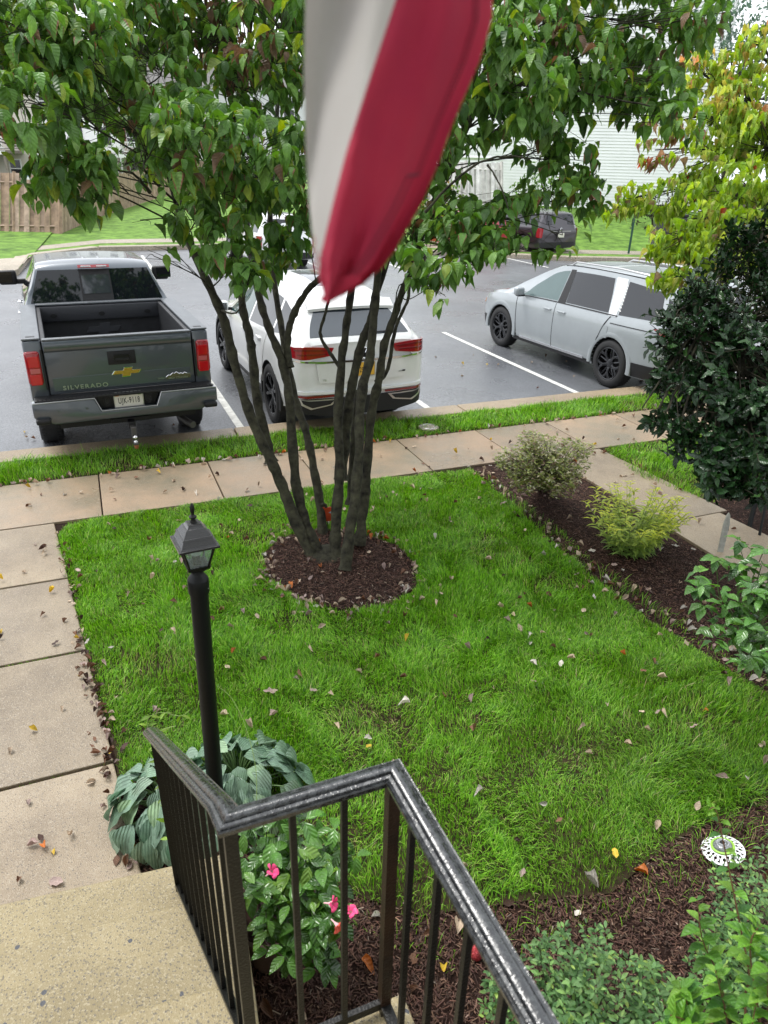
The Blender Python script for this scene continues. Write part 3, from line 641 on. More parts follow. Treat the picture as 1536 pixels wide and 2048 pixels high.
mb = MB(); mb.lathe([(0.016, 0.08), (0.017, 0.115), (0.014, 0.12)], 20, tilt); mb.build('bulb_socket', M['black'], lp, smooth=40)
mb = MB(); mb.lathe([(0.010, 0.118), (0.021, 0.125), (0.029, 0.145), (0.030, 0.16), (0.022, 0.178), (0.0, 0.186)], 24, tilt); mb.build('bulb', M['bulb'], lp, smooth=60)
mb = MB()
for a, z0, b, z1 in ((0.080, 0.176, 0.080, 0.184), (0.073, 0.184, 0.069, 0.190), (0.067, 0.190, 0.056, 0.217), (0.0595, 0.217, 0.057, 0.223), (0.054, 0.223, 0.036, 0.253), (0.033, 0.253, 0.026, 0.262), (0.026, 0.262, 0.024, 0.268)): sq(mb, a, z0, b, z1, tilt)
mb.build('lantern_roof', M['lampblack'], lp)
mb = MB(); mb.lathe([(0.013, 0.266), (0.013, 0.272), (0.008, 0.280), (0.009, 0.284), (0.0155, 0.290), (0.0155, 0.294), (0.007, 0.300), (0.006, 0.306), (0.0095, 0.318), (0.0088, 0.335), (0.004, 0.349), (0.0, 0.352)], 18, tilt); mb.build('finial', M['black'], lp, smooth=50)
# ================================================================ VEHICLES
def pchip(xs, ys, x):
    xs = np.asarray(xs, float); ys = np.asarray(ys, float); h = np.diff(xs); dl = np.diff(ys)/h
    m = np.zeros(len(xs)); m[0] = dl[0]; m[-1] = dl[-1]
    for i in range(1, len(xs)-1):
        if dl[i-1]*dl[i] > 0: m[i] = 2*dl[i-1]*dl[i]/(dl[i-1]+dl[i])
    x = min(max(x, xs[0]), xs[-1]); i = min(max(int(np.searchsorted(xs, x)-1), 0), len(h)-1)
    t = (x-xs[i])/h[i]; t2 = t*t; t3 = t2*t
    return (2*t3-3*t2+1)*ys[i]+(t3-2*t2+t)*h[i]*m[i]+(-2*t3+3*t2)*ys[i+1]+(t3-t2)*h[i]*m[i+1]
class Body:
    "car body surface S(x, k): k runs 0 bottom centre .. 11 roof centre"
    def __init__(s, T): s.T = T; s.x0 = T['x0']; s.x1 = T['x1']
    def t(s, n, x): a = s.T[n]; return pchip([p[0] for p in a], [p[1] for p in a], x)
    def ctrl(s, x):
        t = s.t; zb, zbe, zre, zr = t('zb', x), t('zbelt', x), t('zre', x), t('zroof', x); w, wr = t('w', x), t('wr', x)
        zr = max(zr, zre+0.004)
        H = zbe-zb
        return [(0, zb), (w*0.86, zb), (w*0.955, zb+0.05*min(1, H)), (w*0.99, zb+0.28*H), (w, zb+0.55*H), (w*0.992, zb+0.82*H), (w*0.955, zbe),
                (w*0.955*0.45+wr*0.55, zbe*0.45+zre*0.55), (wr, zre), (wr*0.93, zre*0.42+zr*0.58), (wr*0.5, zre*0.1+zr*0.9), (0, zr)]
    def S(s, x, k, side=1):
        P = s.ctrl(x); k = min(max(k, 0), 11-1e-6); i = int(k); f = k-i
        p0 = P[max(i-1, 0)]; p1 = P[i]; p2 = P[i+1]; p3 = P[min(i+2, 11)]
        if i in (1, 2, 3, 4, 5, 9, 10) or (i == 8):
            if i == 5: p3 = (2*p2[0]-p1[0]*0.5-p2[0]*0.5, p2[1]+.05)
            if i == 8: p0 = (p1[0]+.02, p1[1]-.05)
            if i == 10: p3 = (-p1[0], p1[1])
            c = lambda a, b, c_, d: 0.5*((2*b)+(-a+c_)*f+(2*a-5*b+4*c_-d)*f*f+(-a+3*b-3*c_+d)*f**3)
            y, z = c(p0[0], p1[0], p2[0], p3[0]), c(p0[1], p1[1], p2[1], p3[1])
        else: y, z = p1[0]*(1-f)+p2[0]*f, p1[1]*(1-f)+p2[1]*f
        return Vector((x, y*side, z))
    def Nn(s, x, k, side=1):
        e = 0.02; a = s.S(min(x+e, s.x1), k, side)-s.S(max(x-e, s.x0), k, side); b = s.S(x, min(k+e, 11), side)-s.S(x, max(k-e, 0), side)
        n = a.cross(b)*(1 if side > 0 else -1)
        if n.length < 1e-9: return Vector((0, side, 0))
        n.normalize()
        if n.y*side < -0.01 or (abs(n.y) < 0.2 and n.z < -0.5 and k > 5): n = -n
        return n
    def patch(s, mb, tl, bl, side=1, off=0.004, th=0.006, n=10, m=6):
        "ruled patch: polylines tl and bl of (x,k) with the same count"
        def res(pl, n):
            L = [0]
            for a, b in zip(pl[:-1], pl[1:]): L.append(L[-1]+math.hypot(b[0]-a[0], (b[1]-a[1])*.25))
            out = []
            for i in range(n+1):
                d = L[-1]*i/n
                out.append((np.interp(d, L, [p[0] for p in pl]), np.interp(d, L, [p[1] for p in pl])))
            return out
        A_, B_ = res(tl, n), res(bl, n)
        P = []; Q = []
        for j in range(m+1):
            f = j/m; r = []; q = []
            for a, b in zip(A_, B_):
                x = a[0]*(1-f)+b[0]*f; k = a[1]*(1-f)+b[1]*f; nn = s.Nn(x, k, side); p = s.S(x, k, side)
                r.append(p+nn*off); q.append(p+nn*(off-th))
            P.append(r); Q.append(q)
        mb.grid(P); mb.grid(Q, flip=True)
        mm, nn_ = len(P), len(P[0])
        ring = [(0, j) for j in range(nn_)]+[(i, nn_-1) for i in range(1, mm)]+[(mm-1, j) for j in range(nn_-2, -1, -1)]+[(i, 0) for i in range(mm-2, 0, -1)]
        vs = []; fs = []
        for i, j in ring: vs += [P[i][j], Q[i][j]]
        k = len(ring)
        for i in range(k): a, b = 2*i, 2*((i+1) % k); fs.append((a, b, b+1, a+1))
        mb._add(vs, fs); return mb
    def mesh(s, name, mat, parent, wheels=(), wr_=0.4, inner=None, nx=90):
        mb = MB(); ks = [0, 1, 1.5, 2, 2.5, 3, 3.5, 4, 4.5, 5, 5.5, 6, 6.5, 7, 7.5, 8, 8.33, 8.66, 9, 9.5, 10, 10.5, 11]
        xs = np.linspace(s.x0, s.x1, nx); xs = np.unique(np.concatenate([xs, s.x0+np.array([.01, .02, .04, .07]), s.x1-np.array([.01, .02, .04, .07])]))
        rows = []
        for x in xs:
            r = [s.S(x, k, 1) for k in ks]+[s.S(x, k, -1) for k in ks[-2:0:-1]]; rows.append(r)
        mb.grid(rows, close=True); n = len(rows[0])
        mb._add(rows[0], [list(range(n))]); mb._add(rows[-1], [list(range(n))])
        bmesh.ops.remove_doubles(mb.bm, verts=list(mb.bm.verts), dist=1e-5)
        bmesh.ops.recalc_face_normals(mb.bm, faces=list(mb.bm.faces))
        me = bpy.data.meshes.new(name); mb.bm.to_mesh(me); mb.bm.free(); me.materials.append(mat)
        o = link(name, me, parent)
        if wheels:
            cm = MB()
            for wx_ in wheels:
                for sd in (1, -1):
                    cm.lathe([(wr_, 0), (wr_, 0.5)], 40, Matrix.Translation((wx_[0], sd*0.62 if sd > 0 else -1.12, wx_[1])) @ Matrix.Rotation(-PI/2, 4, 'X'))
            c = cm.build('cutter', inner or M['plastic']); md = o.modifiers.new('b', 'BOOLEAN'); md.object = c; md.operation = 'DIFFERENCE'; md.solver = 'EXACT'
            try: md.material_mode = 'TRANSFER'
            except Exception: pass
            pr = o.parent; o.parent = None
            bpy.context.view_layer.update(); dg = bpy.context.evaluated_depsgraph_get(); me2 = bpy.data.meshes.new_from_object(o.evaluated_get(dg)); o.modifiers.clear(); o.data = me2; me2.name = name
            bpy.data.objects.remove(c); o.parent = pr
        me = o.data; me.polygons.foreach_set('use_smooth', [True]*len(me.polygons)); me.set_sharp_from_angle(angle=math.radians(32))
        return o
def text_mesh(txt, size, ext=0.004, sx=1.0, bold=False, spacing=1.0):
    cu = bpy.data.curves.new('t', 'FONT'); cu.body = txt; cu.size = size; cu.extrude = ext; cu.align_x = 'CENTER'; cu.align_y = 'CENTER'; cu.space_character = spacing
    if bold: cu.offset = size*0.012
    o = bpy.data.objects.new('t', cu); COL.objects.link(o); bpy.context.view_layer.update()
    me = bpy.data.meshes.new_from_object(o.evaluated_get(bpy.context.evaluated_depsgraph_get())); bpy.data.objects.remove(o); bpy.data.curves.remove(cu)
    me.transform(Matrix.Diagonal((sx, 1, 1, 1))); return me
def add_text(parent, name, txt, size, M4, mat, **k):
    me = text_mesh(txt, size, **k); me.transform(M4); me.materials.clear(); return link(name, me, parent, mat)
REAR = Matrix(((0, 0, -1, 0), (-1, 0, 0, 0), (0, 1, 0, 0), (0, 0, 0, 1)))      # text plane facing backwards (-x): text right = -y, up = z
def wheel(parent, x, y, r, wd, rr, style, side, rim_mat=None):
    w_ = empty('wheel', (x, y, r)); w_.parent = parent
    Mx = Matrix.Rotation(-PI/2*side, 4, 'X')            # local z -> outward
    mb = MB(); h = wd/2
    mb.lathe([(rr, -h*.9), (rr+.02, -h), (r-.03, -h), (r-.006, -h*.8), (r, -h*.55), (r, h*.55), (r-.006, h*.8), (r-.03, h), (rr+.03, h*1.02), (rr+.012, h*.98), (rr, h*.86)], 48, Mx, cap=False)
    t = mb.build('tyre', M['rubber'], w_, smooth=50)
    # tread grooves as a rib pattern
    mb = MB()
    for q in range(56):
        a = 2*PI*q/56
        for s_ in (-1, 1):
            mb.box((0, 0, 0), (0.012, wd*0.2, 0.010)); 
            R_ = Matrix.Rotation(a, 4, 'Y') @ Matrix.Translation((0, s_*wd*0.32, r+0.001)) @ Matrix.Rotation(.25*s_, 4, 'Z')
            for v in list(mb.bm.verts)[-8:]: v.co = R_ @ v.co
    mb.build('tread', M['rubber'], w_)['kind'] = 'stuff'
    mb = MB(); mb.lathe([(rr+.004, h*.92), (rr-.004, h*.96), (rr-.016, h*.9), (rr-.022, h*.3), (rr-.03, -h*.6)], 48, Mx, cap=False)
    dz = h*.55
    mb.lathe([(0.0, dz-.03), (0.075, dz-.03), (0.075, dz+.012), (0.06, dz+.02), (0.0, dz+.02)], 28, Mx, cap=False)
    def spoke(a, w0, w1, r0, r1, z0, z1, skew=0, th=0.018):
        pts = []
        for rr_, w2, z2, sk in ((r0, w0, z0, 0), ((r0+r1)/2, (w0*.45+w1*.55), (z0+z1)/2+.008, skew*.4), (r1, w1, z1, skew)):
            pts.append([Vector((rr_*math.cos(a+sk)-s_*w2/2*math.sin(a+sk), rr_*math.sin(a+sk)+s_*w2/2*math.cos(a+sk), z2)) for s_ in (-1, 0, 1)])
            pts[-1][1].z += 0.006
        P = [[Mx @ v for v in r_] for r_ in pts]; mb.slab(P, -(Mx.to_3x3() @ Vector((0, 0, 1))), th)
    if style == 'twin':
        for q in range(5):
            for s_ in (-.22, .22): spoke(2*PI*q/5+s_*0.55, .03, .045, .05, rr-.012, dz+.01, h*.86, s_*.55)
    elif style == 'kia':
        for q in range(5):
            a = 2*PI*q/5+.3
            spoke(a, .05, .035, .05, rr*.62, dz+.012, h*.85)
            for s_ in (-1, 1): spoke(a+s_*.02, .03, .05, rr*.5, rr-.012, h*.8, h*.88, s_*.28)
            spoke(a+PI/5, .035, .02, .05, rr-.012, dz-.004, h*.7)
    elif style == 'multi':
        for q in range(10): spoke(2*PI*q/10, .035, .028+.02*(q % 2), .05, rr-.012, dz+.01, h*.86, .18 if q % 2 else -.05)
    mb.build('rim', rim_mat or M['rim'], w_, smooth=35)
    mb = MB(); mb.lathe([(0.0, -h*.5), (rr-.05, -h*.5), (rr-.05, -h*.45), (0, -h*.45)], 28, Mx, cap=False); mb.build('brake_disc', M['plastic'], w_)
    return w_
def root_car(name, x, y, head, label, cat): return empty(name, (x, y, 0.0), math.radians(head), label, cat)

# ---------------------------------------------------------------- pickup truck
PT = paint('grey_green_paint', (0.092, 0.108, 0.125), 0.5, 0.34)
tk = root_car('pickup_truck', 0.20, 9.24, 93.0, 'grey green pickup truck with an open bed and chrome ball hitch, backed towards the kerb', 'pickup truck')
Z = 1.035
cabT = dict(x0=0.97, x1=4.62, zb=[(0.97, .52), (4.62, .50)], zbelt=[(0.97, 1.42), (3.0, 1.40), (3.6, 1.30), (4.5, 1.24), (4.62, 1.10)],
            zre=[(0.97, 1.44), (1.02, 1.50), (1.095, 1.665), (1.17, 1.83), (1.3, 1.87), (2.5, 1.86), (2.8, 1.72), (3.3, 1.42), (3.6, 1.32), (4.5, 1.25), (4.62, 1.11)],
            zroof=[(0.97, 1.45), (1.02, 1.505), (1.095, 1.675), (1.17, 1.85), (1.24, 1.915), (1.4, 1.95), (2.4, 1.94), (2.75, 1.80), (3.35, 1.44), (3.6, 1.41), (4.5, 1.32), (4.62, 1.12)],
            w=[(0.97, .985), (4.2, 1.0), (4.5, .95), (4.62, .85)], wr=[(0.97, .90), (1.02, .885), (1.17, .735), (2.4, .72), (2.8, .76), (3.4, .88), (4.5, .84), (4.62, .7)])
cab = Body(cabT); cab.mesh('cab', PT, tk, wheels=[(3.645, .42)], wr_=.47)
# rear window, three panes: left, sliding centre, right; lies on the sloping back wall between x=1.0 and 1.15
def cabback(y, z):
    f = (z-1.50)/(1.84-1.50); return Vector((1.02+0.15*f-0.006-0.0*abs(y), y, z))
def backpanel(mb, y0, y1, z0, z1, off=0.014, th=.012, yt0=None, yt1=None):
    yt0 = y0 if yt0 is None else yt0; yt1 = y1 if yt1 is None else yt1
    P = [[cabback((a*(1-f)+b*f), z0*(1-f)+z1*f)+Vector((-off, 0, off*.4)) for a, b in zip(np.linspace(y0, y1, 5), np.linspace(yt0, yt1, 5))] for f in (0, .5, 1)]
    return mb.slab(P, (1, 0, -.3), th)
tk.scale = (1, .955, 1); wb = 0.845; wt = 0.70
mb = MB(); backpanel(mb, 0.20, wb, 1.47, 1.84, yt0=.195, yt1=wt); mb.build('rear_window', M['glass'], tk)
mb = MB(); backpanel(mb, -wb, -0.20, 1.47, 1.84, yt0=-wt, yt1=-.195); mb.build('rear_window', M['glass'], tk)
mb = MB(); backpanel(mb, -0.20, 0.20, 1.47, 1.84, off=.013, yt0=-.195, yt1=.195); sw_ = mb.build('slider_frame', M['plastic'], tk)
mb = MB(); backpanel(mb, -0.175, 0.175, 1.55, 1.77, off=.018); mb.build('slider_pane', M['glass_slider'], sw_)
mb = MB()
P = [[Vector((1.125+0.02*j-.012*(1-abs(y)/.2), y, 1.862+0.032*j)) for y in np.linspace(-.20, .20, 7)] for j in (0, 1)]
mb.slab(P, (-1, 0, .3), .03); bl = mb.build('high_brake_light', M['red'], tk)
for s_ in (-1, 1):
    mb = MB(); mb.box((1.098, s_*.10, 1.884), (.016, .13, .018), bev=.004); mb.build('cargo_lamp', M['whitelens'], bl)
for i, y in enumerate((-.5, -.3, -.1, .1, .3, .5)):
    mb = MB(); P = [[cab.S(x, 11-(abs(y+o)/.73)*2.6, 1 if y > 0 else -1)*1.0+Vector((0, 0, .004 if o == 0 else -.004)) for o in (-.014, 0, .014)] for x in np.linspace(1.28, 2.45, 8)]
    for r in P:
        for q, v in enumerate(r): v.y = y+(-.014, 0, .014)[q]
    mb.slab(P, (0, 0, -1), .006); mb.build('roof_rib', PT, tk, smooth=60)
for sd in (1, -1):
    mb = MB(); cab.patch(mb, [(1.22, 8.35), (2.5, 8.35)], [(1.22, 8.2), (2.5, 8.2)], sd, .004, .008, 12, 1); mb.build('roof_gutter', M['plastic'], tk)
    for (a, b) in ((1.30, 2.0), (2.06, 3.0)):
        mb = MB(); cab.patch(mb, [(a+.04, 7.8), (min(b, 2.65), 7.8)], [(a, 6.15), (b+(.12 if b > 2.5 else 0), 6.15)], sd, .004, .008); mb.build('side_window', M['glass'], tk)
    for (a, b) in ((1.14, 2.02), (2.04, 3.22)):
        mb = MB(); cab.patch(mb, [(a, 6.0), (b, 6.0)], [(a, 1.9), (b, 1.9)], sd, .005, .01, 10, 10); dr = mb.build('door', PT, tk, smooth=40)
        hp = cab.S(a+.16, 5.35, sd); mb = MB(); mb.tube([hp+Vector((-.08, sd*.005, 0)), hp+Vector((-.06, sd*.045, 0)), hp+Vector((.06, sd*.045, 0)), hp+Vector((.08, sd*.005, 0))], .014, n=8); mb.build('handle', M['chrome'], dr)
    # mirrors
    mp = Vector((2.78, sd*1.12, 1.56)); mb = MB(); mb.box(mp, (.10, .25, .20), bev=.035, seg=3); mr = mb.build('side_mirror', M['plastic'], tk, smooth=50)
    mb = MB(); mb.box((2.80, sd*.96, 1.50), (.06, .16, .07), bev=.015); mb.build('mirror_arm', M['plastic'], mr)
    mb = MB(); mb.box((2.727, sd*1.17, 1.57), (.006, .22, .15), bev=.002); mb.build('mirror_glass', M['glass'], mr)
# bed
RZ = 1.455
def archpoly(x0, x1, z0, z1, cx, cz, r):
    a0 = math.asin(max(-1, (z0-cz)/r)); pts = [(x0, z0), (x0, z1), (x1, z1), (x1, z0)]
    for i in range(17):
        a = (a0)+(PI-2*a0)*i/16; pts.append((cx+r*math.cos(a), cz+r*math.sin(a)))
    return pts
for sd in (1, -1):
    MXZ = Matrix(((1, 0, 0, 0), (0, 0, 1, 0), (0, 1, 0, 0), (0, 0, 0, 1)))
    mb = MB(); y0, y1 = (.80, .985) if sd > 0 else (-.985, -.80)
    mb.prism(archpoly(-1.14, .955, .66, RZ-.012, 0, .43, .47), y0, y1, MXZ, bev=.022); bs = mb.build('bed_side', PT, tk, smooth=40)
    mb = MB(); mb.box((-.09, sd*.893, RZ+.003), (2.06, .185, .022), bev=.009); rc = mb.build('bed_rail_cap', M['railgrey'], tk)
    mb = MB(); mb.box((-1.03, sd*.893, RZ+.012), (.055, .09, .008), bev=.002); mb.build('stake_pocket', M['plastic'], rc)
    mb = MB(); mb.box((-.09, sd*.775, 1.13), (2.05, .05, .62), bev=.01); mb.build('bed_inner_wall', M['bedliner'], tk)
    # fender flare
    mb = MB(); mb.tube([(0+.475*math.cos(a), sd*.99, .43+.475*math.sin(a)) for a in np.linspace(-.1, PI+.1, 24)], .018, n=6); mb.build('wheel_arch', PT, tk)
    # tail light
    mb = MB(); lz0, lz1 = 0.955, 1.335
    mb.box((-1.115, sd*.91, 1.170), (.10, .155, .35), bev=.03, seg=3); tl = mb.build('tail_light', M['red'], tk, smooth=50)
    for zc in (1.05, 1.235):
        mb = MB(); mb.box((-1.160, sd*.905, zc), (.02, .115, .115), bev=.009, seg=2); mb.build('lamp_cell', M['red_bright'], tl)
    mb = MB(); mb.box((-1.168, sd*.90, 1.142), (.012, .10, .05), bev=.005); mb.build('reverse_lamp', M['pinklens'], tl)
    mb = MB(); mb.box((-1.105, sd*.812, 1.145), (.1, .022, .42), bev=.008); mb.build('light_surround', M['plastic'], tl)
    mb = MB(); mb.box((-1.09, sd*.895, .90), (.09, .19, .16), bev=.03); mb.build('lower_corner', PT, tk, smooth=40)
mb = MB(); mb.box((-.08, 0, .80), (2.08, 1.56, .05)); mb.build('bed_floor', M['bedliner'], tk)
for i in range(11):
    mb = MB(); mb.box((-.08, -.70+.14*i, .83), (2.02, .05, .02), bev=.006); mb.build('bed_rib', M['bedliner'], tk)
mb = MB(); mb.box((.93, 0, 1.13), (.05, 1.62, .64), bev=.008); fwl = mb.build('bed_front_wall', M['bedliner'], tk)
mb = MB(); mb.box((.905, 0, 1.345), (.09, 1.60, .19), bev=.02); bh = mb.build('bulkhead', M['bedliner2'], tk, smooth=40)
for y in (-.6, 0, .6):
    mb = MB(); mb.lathe([(.025, 0), (.035, .006), (.035, .012), (.022, .012)], 20, Matrix.Translation((.862, y, 1.33)) @ Matrix.Rotation(-PI/2, 4, 'Y') @ Matrix.Diagonal((.7, 1.2, 1, 1))); mb.build('tie_down', M['plastic'], bh)
mb = MB(); mb.box((.93, 0, RZ+.006), (.10, 1.60, .025), bev=.01); mb.build('front_rail_cap', M['railgrey'], tk)
def bowtie(w_, h_):
    a = w_/2; b = h_/2; return [(-a, -b*.42), (-a*.30, -b*.42), (-a*.36, -b), (a*.20, -b), (a*.26, -b*.42), (a*.80, -b*.42), (a, b*.42), (a*.36, b*.42), (a*.42, b), (-a*.16, b), (-a*.22, b*.42), (-a*.80, b*.42)]
mb = MB(); mb.prism(bowtie(.46, .17), 0, .014, Matrix.Translation((.905, 0, 1.12)) @ REAR, bev=.004); mb.build('bed_emblem', M['bedliner2'], fwl)
# tailgate
mb = MB(); TGH = .80
mb.box((-1.115, 0, 1.155), (.055, 1.585, .57), bev=.014, seg=3); tg = mb.build('tailgate', PT, tk, smooth=40)
mb = MB(); mb.grid([[(-1.142, -.785, 1.318), (-1.142, .785, 1.318)], [(-1.165, -.78, 1.345), (-1.165, .78, 1.345)], [(-1.165, -.78, 1.40), (-1.165, .78, 1.40)], [(-1.15, -.785, 1.435), (-1.15, .785, 1.435)], [(-1.11, -.785, 1.45), (-1.11, .785, 1.45)], [(-1.10, -.785, 1.32), (-1.10, .785, 1.32)]])
mb.build('tailgate_spoiler', PT, tg, smooth=60)
mb = MB(); mb.box((-1.118, 0, 1.447), (.075, 1.57, .022), bev=.008); mb.build('tailgate_cap', M['railgrey'], tg)
mb = MB(); mb.box((-1.142, 0, .975), (.012, 1.50, .15), bev=.005); mb.build('tailgate_panel', PT, tg)
mb = MB(); mb.box((-1.146, 0, 1.215), (.016, .30, .145), bev=.007, seg=2); hb = mb.build('handle_bezel', M['plastic'], tg, smooth=40)
mb = MB(); mb.box((-1.158, -.0, 1.215), (.012, .17, .075), bev=.005); mb.build('handle', M['black'], hb)
mb = MB(); mb.box((-1.162, -.005, 1.197), (.010, .15, .030), bev=.003); mb.build('handle_slot', M['plastic'], hb)
mb = MB(); mb.prism(bowtie(.335, .108), 0, .010, Matrix.Translation((-1.143, -.035, 1.055)) @ REAR, bev=.003); em = mb.build('emblem', M['chrome'], tg)
mb = MB(); mb.prism(bowtie(.305, .086), 0, .006, Matrix.Translation((-1.152, -.035, 1.055)) @ REAR, bev=.002); mb.build('emblem_face', M['gold'], em)
add_text(tg, 'lettering', 'SILVERADO', .062, Matrix.Translation((-1.152, .42, .935)) @ REAR, M['silver'], sx=1.25, bold=True, spacing=1.25, ext=.003)
mt = [(-.14, -.02), (-.14, .005), (-.11, .028), (-.095, .02), (-.06, .048), (-.045, .036), (-.02, .055), (.015, .03), (.03, .04), (.055, .028), (.075, .045), (.10, .03), (.14, .028), (.14, -.02)]
mb = MB(); mb.prism(mt, 0, .005, Matrix.Translation((-1.150, -.60, .955)) @ REAR); bg_ = mb.build('mountain_badge', M['badge'], tg)
mb = MB(); mb.tube([REAR @ Vector((a, b, .006))+Vector((-1.150, -.60, .955)) for a, b in mt[1:-1]], .0035, n=5); mb.build('badge_outline', M['chrome'], bg_)
add_text(bg_, 'lettering', 'HIGH COUNTRY', .030, Matrix.Translation((-1.158, -.60, .943)) @ REAR, M['silver'], ext=.001, bold=True)
add_text(tg, 'lettering', 'LINDSAY', .022, Matrix.Translation((-1.152, -.41, .948)) @ REAR, M['silver'], ext=.001, bold=True)
# bumper: top step, face with plate recess, chrome line, corner steps
def bump(pts_yz, x0, x1, name, mat, parent, bev=.01, smooth=35):
    mb = MB(); MY = Matrix(((0, 0, 1, 0), (1, 0, 0, 0), (0, 1, 0, 0), (0, 0, 0, 1))); mb.prism(pts_yz, x0, x1, MY, bev=bev); return mb.build(name, mat, parent, smooth=smooth)
bmp = bump([(-1.0, .69), (-1.0, .845), (-.36, .845), (-.30, .70), (.30, .70), (.36, .845), (1.0, .845), (1.0, .69), (.80, .60), (-.80, .60)], -1.33, -1.16, 'rear_bumper', PT, tk, bev=.02)
mb = MB(); mb.box((-1.22, 0, .855), (.18, 1.93, .03), bev=.01); mb.build('bumper_step_pad', M['plastic'], bmp)
mb = MB()
for i in range(44): mb.box((-1.29, -.93+i*1.86/43, .873), (.03, .012, .006))
mb.build('pad_ribs', M['plastic'], bmp)['kind'] = 'stuff'
mb = MB(); mb.tube([(-1.335, -.99, .848), (-1.337, -.36, .848), (-1.337, -.30, .703), (-1.337, .30, .703), (-1.337, .36, .848), (-1.335, .99, .848)], .008, n=6); mb.build('chrome_strip', M['silver'], bmp)
bump([(-.35, .84), (-.29, .71), (.29, .71), (.35, .84)], -1.26, -1.20, 'plate_recess', M['plastic'], bmp, bev=.004)
for sd in (1, -1):
    mb = MB(); mb.lathe([(.052, 0), (.05, .012), (.035, .014), (.03, .006), (0, .006)], 20, Matrix.Translation((-1.262, sd*.225, .785)) @ Matrix.Rotation(-PI/2, 4, 'Y') @ Matrix.Diagonal((1.2, .8, 1, 1))); mb.build('socket_cover', M['plastic'], bmp, smooth=40)
    mb = MB(); mb.box((-1.30, sd*.91, .655), (.16, .15, .06), bev=.02); cs = mb.build('corner_step', M['plastic'], bmp)
    mb = MB()
    for i in range(5):
        for j in range(4): mb.box((-1.35+i*.028, sd*.91-.05+j*.033, .688), (.014, .014, .006))
    mb.build('step_grip', M['bedliner2'], cs)
    for yy in (.45, .75):
        mb = MB(); mb.lathe([(.014, 0), (.014, .004), (0, .005)], 14, Matrix.Translation((-1.331, sd*yy, .745)) @ Matrix.Rotation(-PI/2, 4, 'Y')); mb.build('parking_sensor', PT, bmp)
def plate(parent, x, y, z, txt, top, sub=None, bgm='plate', tcol='ink', w_=.305, h_=.155, size=.088, tilt_=0.0, sx=.62):
    mb = MB(); mb.box((x, y, z), (.006, w_+.02, h_+.02), bev=.004); p = mb.build('plate_frame', M['silver'], parent)
    mb = MB(); mb.box((x-.004, y, z), (.006, w_, h_), bev=.003); q = mb.build('licence_plate', M[bgm], parent)
    q['label'] = 'number plate reading '+txt if txt else q.get('label', 'number plate')
    add_text(q, 'lettering', txt, size, Matrix.Translation((x-.0075, y, z-.012)) @ REAR, M[tcol], sx=sx, ext=.0006, bold=True, spacing=1.12)
    if top: add_text(q, 'lettering', top, .030, Matrix.Translation((x-.0075, y, z+.056)) @ REAR, M[tcol], sx=.9, ext=.0005)
    return q
pq = plate(tk, -1.268, -.005, .785, 'UJK-9118', 'VIRGINIA')
mb = MB(); mb.box((-1.276, .12, .84), (.003, .038, .022)); mb.build('month_sticker', M['orange'], pq)
mb = MB(); mb.box((-1.276, -.125, .84), (.003, .038, .022)); mb.build('year_sticker', M['sticker'], pq)
# hitch with ball
mb = MB(); mb.box((-1.16, 0, .50), (.30, .075, .075), bev=.006); mb.box((-1.16, 0, .53), (.08, .42, .05), bev=.008); ht = mb.build('hitch_receiver', M['plastic'], tk)
mb = MB(); mb.box((-1.36, 0, .48), (.12, .05, .05), bev=.005); mb.box((-1.40, 0, .41), (.035, .055, .20), bev=.005); mb.box((-1.45, 0, .345), (.12, .06, .022), bev=.005); ml = mb.build('ball_mount', M['exhaust'], ht)
mb = MB(); mb.lathe([(.022, 0), (.022, .012), (.014, .018), (.014, .028), (.020, .036), (.027, .05), (.026, .064), (.017, .076), (0, .079)], 20, Matrix.Translation((-1.47, 0, .357))); mb.build('hitch_ball', M['chrome'], ml, smooth=60)
mb = MB(); mb.lathe([(.026, 0), (.026, -.03), (.018, -.05), (0, -.055)], 16, Matrix.Translation((-1.47, 0, .334))); mb.build('ball_nut', M['copper'], ml)
mb = MB(); mb.tube([(-.9, -.62, .40), (-1.12, -.66, .40), (-1.24, -.70, .40)], .04, n=14); mb.build('exhaust_pipe', M['exhaust'], tk, smooth=50)
mb = MB(); mb.box((0, 0, .42), (.16, 1.5, .12), bev=.03); mb.box((-.1, .35, .52), (1.9, .09, .12)); mb.box((-.1, -.35, .52), (1.9, .09, .12)); mb.box((.6, 0, .62), (3.5, 1.5, .25)); mb.build('chassis', M['plastic'], tk)
for x in (0, 3.645):
    for sd in (1, -1): wheel(tk, x, sd*.865, .415, .27, .24, 'multi', sd, M['silver'])
for (xx, yy, a) in ((-.95, .60, .3), (-.9, .47, 1.2), (-.97, .43, 2.0)):
    pass

